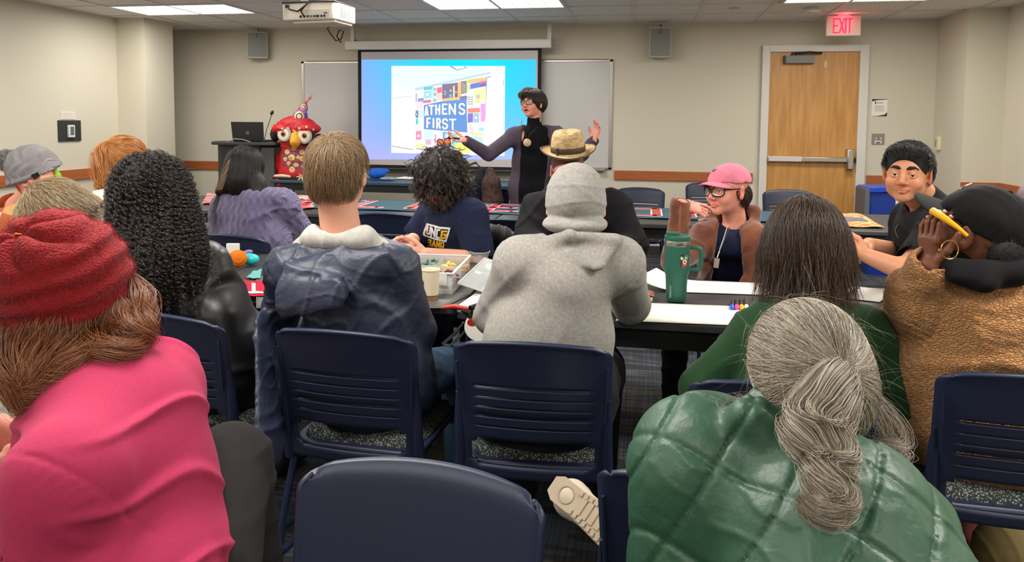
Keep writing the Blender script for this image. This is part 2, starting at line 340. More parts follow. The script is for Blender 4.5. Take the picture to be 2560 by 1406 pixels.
b.box((-.034, -.008, -.044), (.034, -.006, -.015), PLAST); b.box((-.02, -.009, -.04), (.02, -.008, -.03), BLACK); b.build('switches', t, smooth=None)
t = empty('wall_sensor', (2.79, 7.82, 1.17), 0, 'cream upright room sensor on the east column beside the door', 'sensor')
MB().box((-.03, -.035, 0), (0, .035, .13), mat('cream_plastic', (228, 214, 176), .5)).build('casing', t, bevel=.004); MB().box((-.031, .012, .03), (-.03, .026, .1), BLACK).build('slot', t, smooth=None)
# ------------------------------------------------------------ whiteboard
t = empty('whiteboard', (-2.13, YF, .92), 0, 'long whiteboard in an aluminium frame on the front wall behind the screen', 'whiteboard')
AL = mat('aluminium', (176, 174, 168), .35, .8); WB = mat('whiteboard_enamel', (196, 194, 192), .25)
MB().box((-1.74, -.015, 0), (1.74, -.004, 1.14), WB).build('board', t, smooth=None)
b = MB()
for lo, hi in (((-1.765, -.022, -.01), (-1.73, 0, 1.155)), ((1.73, -.022, -.01), (1.765, 0, 1.155)), ((-1.765, -.022, 1.13), (1.765, 0, 1.155)), ((-1.765, -.022, -.01), (1.765, 0, .012))): b.box(lo, hi, AL)
b.build('frame', t, bevel=.003, smooth=None); MB().box((-1.7, -.024, 1.15), (1.72, 0, 1.158), mat('cork_strip', (110, 88, 60), .8)).build('cork_strip', t, smooth=None)
MB().box((-1.6, -.075, -.03), (1.7, 0, -.008), AL).build('pen_tray', t, bevel=.004)
# ------------------------------------------------------------ projection screen
SY = 7.80
P0 = on_y(903, 130, SY); P1 = on_y(1342, 412, SY); sx0, sx1, sz1, sz0 = P0[0], P1[0], P0[2], on_y(1100, 415, SY)[2]
t = empty('projection_screen', ((sx0 + sx1) / 2, SY, sz0), 0, 'pull-down projection screen with white casing and a lit slide of a patchwork banner', 'projection screen')
W2 = (sx1 - sx0) / 2; HH = sz1 - sz0; cxs = (sx0 + sx1) / 2
MB().box((-W2, -.001, 0), (W2, .001, HH), mat('screen_fabric', (188, 184, 184), .8)).build('screen_fabric', t, smooth=None)
b = MB()
for lo, hi in (((-W2 - .038, -.002, -.01), (-W2, .002, HH + .02)), ((W2, -.002, -.01), (W2 + .038, .002, HH + .02)), ((-W2, -.002, HH), (W2, .002, HH + .02)), ((-W2, -.002, -.035), (W2, .002, 0))): b.box(lo, hi, mat('black_masking', (10, 10, 12), .8))
b.build('black_border', t, smooth=None)
b = MB(); b.tube([(-W2 - .04, 0, -.045), (W2 + .04, 0, -.045)], .016, mat('bar_dark', (40, 42, 44), .4)); b.build('weight_bar', t)
b = MB(); b.prism([(-.05, 0), (.06, 0), (.065, .03), (.065, .09), (-.05, .1), (-.055, .05)], lambda u, v, w_: (-W2 - .165 + w_, -u, HH + .02 + v), 2 * W2 + .31, PLAST); b.build('casing', t, bevel=.006, smooth=None)
for x in (-W2 - .1, W2 + .12): MB().box((x - .02, -.01, HH + .11), (x + .02, .05, HH + .27), PLAST).box((x - .02, .02, HH + .12), (x + .02, .2, HH + .14), PLAST).build('bracket', t, smooth=None)
# the slide
SL = N('slide_light'); at_ = SL.add('ShaderNodeAttribute', attribute_name='paint'); SL.link(at_.outputs['Color'], SL.b.inputs['Emission Color']); SL.b.inputs['Base Color'].default_value = (0.02, .02, .02, 1); SL.b.inputs['Emission Strength'].default_value = .92; SL.b.inputs['Specular IOR Level'].default_value = 0
s = MB(); lay = [0]
def sp(x, y): p = on_y(x, y, SY); return (p[0] - cxs, p[2] - sz0)
def spoly(px, c, crop=True, lift=None):
    lay[0] += 1; l_ = .002 + lay[0] * .00004 if lift is None else lift
    q = [sp(960 + x / 5.406, 140 + y / 5.406) if crop else sp(x, y) for x, y in px]
    if sum(q[i][0] * q[(i + 1) % len(q)][1] - q[(i + 1) % len(q)][0] * q[i][1] for i in range(len(q))) < 0: q = q[::-1]
    s.add([(x, -l_, z) for x, z in q], [tuple(range(len(q)))], SL.m, lin(c) if not isinstance(c, list) else c)
GRD = [[(126, 176, 255), (70, 205, 255), (0, 226, 255), (10, 226, 255), (60, 200, 255)], [(140, 178, 255), (90, 200, 255), (60, 215, 255), (60, 215, 255), (60, 205, 255)], [(158, 180, 255), (120, 185, 255), (120, 190, 255), (120, 200, 255), (90, 208, 255)], [(176, 180, 255), (180, 184, 255), (180, 186, 255), (176, 190, 255), (150, 200, 255)]]
for i in range(16):
    for j in range(12):
        def gc(u, v):
            a, b_ = min(3.999, u * 4), min(2.999, v * 3); iu, iv = int(a), int(b_); fu, fv = a - iu, b_ - iv
            return tuple(lin(tuple(GRD[iv][iu][k] * (1 - fu) * (1 - fv) + GRD[iv][iu + 1][k] * fu * (1 - fv) + GRD[iv + 1][iu][k] * (1 - fu) * fv + GRD[iv + 1][iu + 1][k] * fu * fv for k in range(3))))
        u0, u1, v0, v1 = i / 16, (i + 1) / 16, j / 12, (j + 1) / 12; X0, X1 = 904, 1340; Y0 = 149; Y1 = 399
        spoly([(X0 + (X1 - X0) * u0, Y0 + (Y1 - Y0) * v1), (X0 + (X1 - X0) * u1, Y0 + (Y1 - Y0) * v1), (X0 + (X1 - X0) * u1, Y0 + (Y1 - Y0) * v0), (X0 + (X1 - X0) * u0, Y0 + (Y1 - Y0) * v0)], [gc(u0, v1), gc(u1, v1), gc(u1, v0), gc(u0, v0)], False, .002)
def R4(x0, y0, x1, y1, c, dy=0): c = tuple(v * .74 + 255 * .26 for v in c); spoly([(x0, y0), (x1, y0 - dy), (x1, y1 - dy), (x0, y1)], c)
spoly([(105, 135), (1640, 137), (1630, 1350), (103, 1310)], (255, 255, 255))
spoly([(110, 137), (1300, 137), (1440, 220), (420, 460), (110, 350)], (232, 252, 255)); spoly([(420, 440), (1440, 215), (1440, 240), (430, 470)], (190, 222, 238))
spoly([(108, 578), (390, 535), (390, 540), (108, 584)], (170, 190, 215)); spoly([(108, 1215), (400, 1262), (400, 1272), (108, 1225)], (165, 160, 175))
spoly([(885, 138), (990, 198), (1130, 158), (1090, 138), (1075, 140), (1110, 158), (990, 188), (920, 138)], (130, 145, 170)); spoly([(1385, 285), (1440, 275), (1440, 300), (1400, 290), (1370, 900), (1360, 900)], (160, 190, 215)); R4(1615, 322, 1622, 400, (120, 140, 150))
spoly([(430, 470), (1385, 285), (1375, 640), (1350, 1300), (960, 1300), (430, 1240)], (250, 250, 255))
for a in [(430, 505, 450, 620, (240, 130, 190)), (540, 425, 665, 465, (60, 190, 205), 12), (450, 470, 535, 560, (225, 240, 235), 10), (540, 475, 660, 580, (140, 225, 235), 10), (460, 575, 540, 620, (100, 140, 205), 8), (530, 600, 640, 640, (225, 90, 150), 10), (440, 625, 530, 720, (250, 215, 240), 8),
          (650, 440, 710, 620, (190, 240, 240), 8), (720, 430, 785, 505, (235, 80, 120), 10), (715, 505, 780, 600, (250, 200, 200), 5), (785, 400, 1020, 620, (255, 190, 95), 12), (790, 385, 1000, 580, (95, 85, 125), 25), (1045, 345, 1115, 515, (125, 100, 110), 10), (1000, 355, 1045, 560, (255, 185, 90), 10), (1115, 330, 1130, 500, (120, 225, 120), 3),
          (1135, 320, 1385, 375, (255, 190, 105), 35), (1170, 380, 1295, 450, (70, 100, 215), 25), (1295, 345, 1385, 370, (240, 90, 140), 12), (1295, 372, 1385, 425, (90, 80, 180), 15), (1135, 395, 1170, 460, (255, 215, 90), 5), (1025, 550, 1125, 610, (95, 95, 165), 15), (1130, 490, 1210, 690, (235, 240, 240), 8), (1215, 450, 1380, 640, (255, 240, 165), 25), (1240, 600, 1300, 635, (255, 220, 130), 3),
          (1135, 710, 1300, 770, (245, 115, 100), 8), (1310, 650, 1370, 890, (235, 140, 230), 8), (1135, 780, 1205, 905, (100, 90, 200), 10), (1210, 775, 1290, 905, (150, 190, 225), 5), (1135, 915, 1285, 1060, (255, 248, 250), 5), (1285, 915, 1360, 960, (215, 250, 250), 0), (1285, 970, 1355, 1015, (150, 225, 230), 0), (1190, 1035, 1350, 1080, (255, 232, 150), 0), (1160, 1085, 1340, 1290, (185, 225, 245), -6),
          (432, 735, 470, 840, (90, 120, 165), 0), (480, 730, 540, 830, (190, 245, 245), 0), (435, 850, 465, 925, (25, 205, 205), 0), (470, 845, 540, 1000, (240, 252, 255), 0), (435, 1015, 510, 1135, (240, 120, 165), 4), (545, 1010, 670, 1180, (205, 240, 245), 0), (690, 1010, 790, 1190, (245, 250, 255), 0), (690, 1060, 705, 1190, (230, 90, 200), 0), (800, 1030, 920, 1130, (60, 130, 195), 0), (920, 1040, 1000, 1240, (100, 225, 215), 0), (1000, 1025, 1115, 1060, (250, 250, 240), 0), (430, 1180, 560, 1230, (255, 240, 140), -6), (960, 1180, 1150, 1300, (255, 240, 90), -15), (570, 1130, 640, 1200, (230, 160, 200), 0)]: R4(*a)
def ring(cx_, cy_, r, wd, c, n=16):
    spoly([(cx_ + r * math.cos(a * 2 * PI / n), cy_ + r * math.sin(a * 2 * PI / n)) for a in range(n)], c); spoly([(cx_ + (r - wd) * math.cos(a * 2 * PI / n), cy_ + (r - wd) * math.sin(a * 2 * PI / n)) for a in range(n)], (255, 253, 240))
for a in [(1273, 552, 27, 7, (150, 150, 160)), (1273, 552, 12, 5, (120, 120, 140)), (692, 450, 18, 7, (60, 80, 110)), (692, 520, 18, 7, (60, 80, 110)), (692, 600, 18, 7, (60, 80, 110)), (590, 520, 30, 6, (90, 190, 200)), (860, 1080, 45, 8, (150, 200, 240)), (860, 1080, 28, 8, (100, 160, 220)), (1245, 835, 30, 6, (110, 160, 210)), (470, 1080, 18, 5, (250, 250, 250)), (445, 790, 20, 8, (60, 70, 110))]: ring(*a)
for k in range(16): spoly([(1140 + (k % 4) * 20 + dx, 560 + (k // 4) * 30 + dy) for dx, dy in ((-7, 0), (0, -8), (7, 0), (0, 8))], (40, 40, 60))
for k in range(5): ring(830 + 12 * math.cos(k * 1.26), 500 + 25 * math.sin(k * 1.26), 8, 3, (120, 170, 230))
ring(905, 470, 16, 5, (230, 120, 150)); R4(885, 520, 920, 560, (60, 190, 215)); R4(938, 405, 960, 560, (255, 220, 160)); R4(965, 420, 992, 560, (80, 75, 85)); ring(978, 490, 12, 4, (200, 170, 180))
for k in range(8): ring(1080 + (k % 2) * 22 - 11, 380 + k * 16, 8, 3, (220, 190, 180))
for k in range(14): x_ = 1150 + (k * 37) % 50; y_ = 930 + (k * 53) % 130; R4(x_, y_, x_ + 10, y_ + 8, [(200, 60, 90), (90, 60, 140), (180, 120, 60)][k % 3])
spoly([(545, 665), (780, 615), (1120, 585), (1130, 1035), (545, 990)], (112, 158, 222))
for k, (cx_, cy_) in enumerate(((765, 1170), (860, 1160))):
    spoly([(cx_ - 50 + 5, cy_ - 30), (cx_ - 20, cy_ - 52), (cx_ + 30, cy_ - 48), (cx_ + 48, cy_ - 20), (cx_ + 55, cy_ + 60), (cx_ - 50, cy_ + 60)], (120, 50, 40)); spoly([(cx_ - 40, cy_ - 10), (cx_ - 10, cy_ - 38), (cx_ + 25, cy_ - 30), (cx_ + 40, cy_), (cx_ + 10, cy_ + 30), (cx_ - 30, cy_ + 25)], (245, 120, 60)); ring(cx_, cy_ - 3, 12, 5, (60, 20, 20))
def gl(ch, x0, y0, x1, y1, wd, c=(255, 255, 255)):
    for st in GL[ch]:
        pts = [(x0 + px / 4 * (x1 - x0), y1 + py / 6 * (y0 - y1)) for px, py in st]
        for poly in stroke_polys(pts, wd): spoly(poly, c)
for c_, dw in (((84, 128, 196), 34), ((255, 255, 255), 25)):
    for a in [('A', 566, 686, 598, 800), ('T', 618, 672, 680, 790), ('H', 712, 665, 757, 788), ('E', 802, 655, 855, 783), ('N', 893, 652, 968, 787), ('S', 1025, 650, 1095, 785), ('F', 592, 845, 632, 965), ('I', 677, 850, 677, 966), ('R', 725, 850, 765, 975), ('S', 802, 855, 865, 980), ('T', 898, 860, 975, 992)]: gl(*a, dw, c_)
s.build('projected_slide', t, smooth=None)
# ------------------------------------------------------------ wall speakers
def wspk(x0, x1, z0, z1, label, yaw):
    t = empty('wall_speaker', ((x0 + x1) / 2, YF - .11, z0), yaw, label, 'loudspeaker', 'wall loudspeakers'); w_ = (x1 - x0) / 2; h = z1 - z0
    b = MB(); b.prism(rrect(2 * w_, h, .02, 4, 0, h / 2), lambda u, v, q: (u, -q + .06, v), .11, mat('speaker_shell', (176, 176, 168), .5)); b.build('cabinet', t, smooth=30)
    b = MB(); b.prism(rrect(2 * w_ - .03, h - .035, .01, 3, 0, h / 2), lambda u, v, q: (u, -.05 - q, v), .006, mat('speaker_grille', (138, 140, 138), .6, bump=.6, bscale=400)); b.build('grille', t, smooth=None)
    b = MB(); b.prism(rrect(.016, .04, .007, 3, 0, h * .85), lambda u, v, q: (u, -.056 - q, v), .003, BLACK); b.prism(rrect(.006, .025, .003, 3, 0, h * .85), lambda u, v, q: (u, -.059 - q, v), .001, AL); b.build('badge', t, smooth=None)
    b = MB(); b.box((-.03, .06, h * .4), (.03, .11, h * .6), BLACK); b.tube([(.02, .07, h), (.01, .1, h + .04), (.0, .1, h + .1)], .004, BLACK); b.build('wall_bracket', t)
wspk(-4.50, -4.27, 2.105, 2.405, 'grey wall speaker above the lectern, beyond the hanging projector', .5)
wspk(.0, .225, 2.08, 2.39, 'grey wall speaker between the whiteboard and the exit door', .05)
b = MB(); b.lathe([(.06, 0), (.075, -.02), (.07, -.045), (.03, -.055), (.0, -.055)], (1.43, 7.1, CEIL), PLAST); tag(b.build('smoke_detector'), 'round white smoke detector on the ceiling before the exit sign', 'smoke detector')
b = MB(); b.lathe([(.045, 0), (.045, -.006), (.0, -.01)], (.75, 7.03, CEIL), mat('beige_cap', (180, 172, 160), .5)); tag(b.build('sprinkler_cap'), 'flat round sprinkler cover on the ceiling between speaker and exit sign', 'sprinkler cover')
# ------------------------------------------------------------ projector
pc = (A(660, 45, 4.0) + A(800, 45, 3.95)) / 2
t = empty('projector', (pc[0] + .02, pc[1] + .16, 1.955), math.atan2((A(805, 70, 3.9) - A(660, 66, 4.05))[1], (A(805, 70, 3.9) - A(660, 66, 4.05))[0]) * .4, 'white ceiling-mounted projector seen from its socket side with black leads', 'projector')
PW = mat('projector_white', (226, 220, 206), .45)
b = MB(); b.prism([(-.165, -.0), (.15, 0), (.165, .05), (.165, .235), (.13, .26), (-.13, .26), (-.165, .23)], lambda u, v, q: (u, v, .015 + q), .095, PW); b.prism([(-.12, .03), (.15, .02), (.155, .22), (-.12, .2)], lambda u, v, q: (u, v, q), .015, PW)
b.build('body', t, bevel=.012, smooth=30)
b = MB(); b.box((-.168, -.003, .108), (.16, .25, .118), mat('proj_lid', (40, 38, 38), .5)); b.build('dark_lid', t, bevel=.003)
b = MB(); b.box((-.05, -.0015, .02), (.13, 0, .07), mat('port_panel', (200, 196, 184), .5))
for x, w_ in ((-.068, .016), (-.045, .012), (-.025, .012), (-.01, .005), (0, .005), (.015, .01), (.035, .022), (.06, .012), (.078, .012)): b.box((x - w_ / 2 + .02, -.003, .028), (x + w_ / 2 + .02, -.001, .04), BLACK)
for x in (.1, .112): b.lathe([(.004, 0), (.004, .004)], (x, -.001, .05), BLACK, n=10, R=rot('X', PI / 2))
b.build('socket_panel', t, smooth=None)
b = MB()
for q in range(9): b.box((.1655, .06 + q * .014, .03), (.1675, .067 + q * .014, .095), GREYP)
b.build('side_vents', t, smooth=None)
b = MB(); b.tube([(-.13, -.004, .092), (-.1, -.03, .07), (-.05, -.03, .058), (-.01, -.02, .09), (.02, .02, .14), (.05, .05, .18)], .0045, BLACK); b.tube([(-.028, -.004, .036), (-.03, -.03, .06), (-.005, -.02, .095), (.03, .03, .15)], .0045, BLACK); b.box((-.14, -.012, .083), (-.12, .0, .1), BLACK); b.build('leads', t)
b = MB(); b.box((-.03, .05, .118), (.1, .17, .135), BLACK); b.tube([(.04, .1, .13), (.04, .1, .2)], .03, BLACK); b.tube([(.04, .1, .19), (.04, .1, CEIL - 1.955)], .02, PLAST); b.box((-.09, .07, .12), (-.02, .09, .14), GREYP); b.lathe([(.06, 0), (.06, .01)], (.04, .1, CEIL - 1.966), PLAST); b.build('ceiling_mount', t)
q = [A(838, 69, 4.2), A(842, 78, 4.5), A(856, 90, 5.2), A(872, 84, 6), A(880, 72, 7), A(866, 95, 7.5), A(862, 82, 7.6), A(874, 70, 7.6)]
# cable at the screen end
b = MB(); hx = -W2 - .12
b.tube([(cxs + hx - .22, SY - .04, sz1 + .2), (cxs + hx - .16, SY - .03, sz1 + .12), (cxs + hx - .1, SY - .03, sz1 + .14), (cxs + hx - .07, SY - .03, sz1 + .22), (cxs + hx - .12, SY - .03, sz1 + .24), (cxs + hx - .15, SY - .03, sz1 + .17), (cxs + hx - .1, SY - .03, sz1 + .1)], .007, BLACK); b.tube([(cxs + hx - .22, SY - .04, sz1 + .2), (cxs + hx - .26, SY - .03, sz1 + .26), (cxs + hx - .22, SY, CEIL)], .006, BLACK)
tag(b.build('screen_cable'), 'looped black cable hanging at the end of the screen casing', 'cable')
# ------------------------------------------------------------ chairs and tables
NAVY = mat('navy_shell', (29, 37, 64), .42, bump=.25, bscale=500, bdist=.0008, spec=.5); NAVYL = mat('navy_frame', (34, 46, 84), .4, .2)
def speckle():
    n = N('woven_seat_fabric'); tc = n.add('ShaderNodeTexCoord'); v = n.add('ShaderNodeTexVoronoi'); v.inputs['Scale'].default_value = 190; n.link(tc.outputs['Object'], v.inputs['Vector'])
    r = n.add('ShaderNodeValToRGB'); e = r.color_ramp.elements; r.color_ramp.interpolation = 'LINEAR'; e[0].color = lin((150, 156, 138)) + (1,); e[0].position = .15; e[1].color = lin((26, 32, 34)) + (1,); e[1].position = .45
    n.link(v.outputs['Distance'], r.inputs[0]); n.link(r.outputs[0], n.b.inputs['Base Color']); n.b.inputs['Roughness'].default_value = .9
    bn = n.add('ShaderNodeBump'); bn.inputs['Strength'].default_value = .8; bn.inputs['Distance'].default_value = .002; bn.invert = True; n.link(v.outputs['Distance'], bn.inputs['Height']); n.link(bn.outputs[0], n.b.inputs['Normal']); return n.m
SEATF = speckle()
def make_chair(slots=True):
    t = empty('stacking_chair', (0, 0, 0))
    zs = [.415, .425, .437, .45, .462, .475, .49, .505, .52, .533, .545]
    for k in range(5): zs += [.565 + k * .029, .568 + k * .029, .573 + k * .029, .576 + k * .029]
    zs += [.70, .715, .73, .75, .77, .785, .8, .81, .818, .825]; zs = sorted(zs); nz = len(zs) - 1
    us = [-1, -.985, -.95, -.9, -.84, -.76, -.7, -.66, -.6, -.5, -.4, -.3, -.2, -.1, 0]; us = us + [-u for u in us[-2::-1]]; nu = len(us) - 1
    def fn(i, j):
        z = zs[round(j * nz)]; u = us[round(i * nu)]; h = (z - .415) / .41; hw = .205 + .012 * h - .018 * max(0, (h - .9) / .1) ** 3 * min(1, abs(u) * 1.2)
        zz = z - .012 * max(0, h - .85) / .15 * u * u + (.006 * h * (1 - u * u))
        zz -= .010 * max(0, h - .9) / .1 * max(0, abs(u) - .85) / .15
        y = -.20 - .05 * h - .05 * h * h * .3 - .034 * (1 - u * u) * (.6 + .4 * h) - .012 * max(0, (h - .93) / .07) ** 2 + .012 * max(0, abs(u) - .94) / .06
        return (hw * u, y, zz)
    def skip(i, j):
        z = (zs[j] + zs[j + 1]) / 2; u = abs((us[i] + us[i + 1]) / 2)
        for k in range(5 if slots else 0):
            if .567 + k * .029 < z < .5745 + k * .029 and u < .74: return True
        if .452 < z < .53: return u < (.84 if .463 < z < .52 else .76)
        return False
    b = MB(); b.grid(nu, nz, fn, NAVY, skip); o = b.build('backrest', t, smooth=180, solid=.011, bevel=0)
    for s in (-1, 1):
        b = MB(); b.tube([(s * .21, -.19, .40), (s * .207, -.212, .5), (s * .208, -.222, .6), (s * .21, -.232, .66)], [.017, .016, .013, .006], NAVY, n=10, flat=1); b.tube([(s * .2, -.245, .60), (s * .204, -.26, .7), (s * .206, -.268, .76)], [.004, .005, .003], NAVY, n=6)
        b.build('backrest_post', t, smooth=60)
    b = MB(); b.prism(rrect(.42, .43, .07, 6, 0, .015), lambda u, v, q: (u, v, .425 + q + .012 * (abs(u) / .21) ** 2 - .02 * max(0, (v - .1) / .13) ** 2), .02, NAVY); b.build('seat_shell', t, bevel=.008, smooth=60)
    S = MB(); 
    def sf(i, j):
        u, v = i * 2 - 1, j * 2 - 1; e = max(abs(u), abs(v)); k = (1 - max(0, e - .78) / .22) if e > .78 else 1; r_ = math.sqrt(max(0, 1 - (1 - k) ** 2)) if k < 1 else 1
        rr = 1 - .12 * (abs(u * v)) ** 3; return (u * .198 * rr, .015 + v * .2 * rr, .447 + .03 * r_ + .01 * u * u - .015 * max(0, v) ** 2)
    S.grid(20, 20, sf, SEATF); S.build('seat_pad', t, smooth=180)
    for s in (-1, 1):
        MB().tube([(s * .19, .16, .43), (s * .2, .19, .41), (s * .225, .22, .2), (s * .235, .235, .012)], .011, NAVYL).lathe([(.014, 0), (.014, .018)], (s * .235, .235, 0), BLACK, n=12).build('leg', t)
        MB().tube([(s * .19, -.12, .43), (s * .205, -.17, .41), (s * .235, -.2, .2), (s * .245, -.225, .012)], .011, NAVYL).lathe([(.014, 0), (.014, .018)], (s * .245, -.225, 0), BLACK, n=12).build('leg', t)
        MB().tube([(s * .24, -.215, .09), (s * .235, .232, .06)], .008, NAVYL).build('stretcher', t)
    MB().tube([(-.2, .14, .415), (.2, .14, .415)], .01, NAVYL).tube([(-.2, -.14, .415), (.2, -.14, .415)], .01, NAVYL).build('seat_frame', t)
    return t
CH0 = make_chair(); CH1 = make_chair(False); used = [0, 0]
def chair(px, py, Z, face, label, zref=.82, off=.27, s=1, pos=None, kind=0):
    """a chair whose backrest top centre is seen at px, py; face = direction the sitter looks, degrees from +Y counterclockwise"""
    src = (CH0, CH1)[kind]; c = src if not used[kind] else copy_tree(src); used[kind] = 1
    a = math.radians(face)
    if pos is None:
        p = A(px, py, Z); pos = (p[0] - math.sin(a) * off, p[1] + math.cos(a) * off)
    c.location = (pos[0], pos[1], 0); c.rotation_euler = (0, 0, a)
    return tag(c, label, 'chair', 'navy stacking chairs')
TOPM = mat('dark_laminate', (58, 60, 62), .38, noise=.25, nscale=6); EDGE = mat('table_edge', (14, 14, 16), .5)
def table(name, label, x0, x1, y0, y1, h, rz=0, mt=TOPM, skirt=0):
    cx_, cy_ = (x0 + x1) / 2, (y0 + y1) / 2; hw, hd = (x1 - x0) / 2, (y1 - y0) / 2
    t = empty(name, (cx_, cy_, 0), rz, label, 'table')
    b = MB(); b.prism(rrect(2 * hw, 2 * hd, .03, 4), lambda u, v, q: (u, v, h - .028 + q), .028, mt); b.build('tabletop', t, bevel=.004, smooth=30)
    for lo, hi in (((-hw + .04, -hd + .03, h - .10), (hw - .04, -hd + .05, h - .028)), ((-hw + .04, hd - .05, h - .1), (hw - .04, hd - .03, h - .028))): MB().box(lo, hi, EDGE).build('apron', t, smooth=None)
    for sx in (-1, 1):
        for sy in (-1, 1):
            x = sx * (hw - .18); MB().tube([(x, sy * (hd - .08), h - .03), (x, sy * (hd - .08), .0)], .018, EDGE).build('leg', t)
        MB().tube([(sx * (hw - .18), -hd + .08, .1), (sx * (hw - .18), hd - .08, .1)], .012, EDGE).tube([(sx * (hw - .18), 0, .1), (sx * (hw - .6), 0, h - .05)], .01, EDGE).build('brace', t)
    return t
table('folding_table', 'dark folding table under the plastic bead box and paper cup', -2.5, -.67, 2.585, 3.5, .74)
table('folding_table', 'dark folding table under the white paper roll and green tumbler', -.66, 1.3, 2.53, 3.27, .74)
table('folding_table', 'black folding table before the lectern holding the bird puppet', -3.75, -1.25, 6.95, 7.55, .80, mt=mat('blue_top', (38, 66, 84), .35))
for k, (a, b_, l_) in enumerate(((-4.7, -2.87, 'dark folding table in the second row behind the lavender sweater'), (-2.86, -1.03, 'dark folding table in the second row in front of the speaking woman'), (-1.02, .8, 'dark folding table in the second row behind the straw hat man'), (.81, 2.05, 'dark folding table in the second row before the exit door'))):
    table('folding_table', l_, a, b_, 5.0, 5.95, .74)
# chairs in view
chair(1330, 846, 2.03, 2, 'navy plastic chair holding the person in the grey hoodie', off=.25)
chair(862, 832, 2.13, -3, 'navy plastic chair holding the man in the navy rain jacket', off=.25)
chair(430, 782, 2.3, -14, 'navy plastic chair under the long black curly hair, nearest the pink shirt', off=.25)
chair(1040, 1168, 1.23, 176, 'empty navy chair in the foreground with its smooth face towards the camera', off=.25, kind=1)
chair(1812, 1215, 1.27, -6, 'navy chair holding the woman in the green quilted vest', off=.25, kind=1)
chair(2588, 958, 1.80, -2, 'navy plastic chair holding the person in the tan fleece coat', off=.25)
chair(1962, 958, 1.74, 0, 'navy chair behind the green fleece, mostly hidden by grey hair', off=.25)
chair(965, 545, 4.75, 0, 'empty navy chair tucked at the second row beside the band shirt', off=.25)
chair(1268, 558, 4.5, 0, 'navy chair back between the band shirt and the black hoodie', off=.25)
chair(1600, 464, 6.6, 178, 'far navy chair under the wooden rail beside the black hoodie', off=.25)
chair(1772, 468, 7.2, 178, 'far navy chair mostly hidden by the pink cap woman hand', off=.25)
chair(1972, 476, 6.5, 178, 'far navy chair in front of the wooden exit door', off=.25)
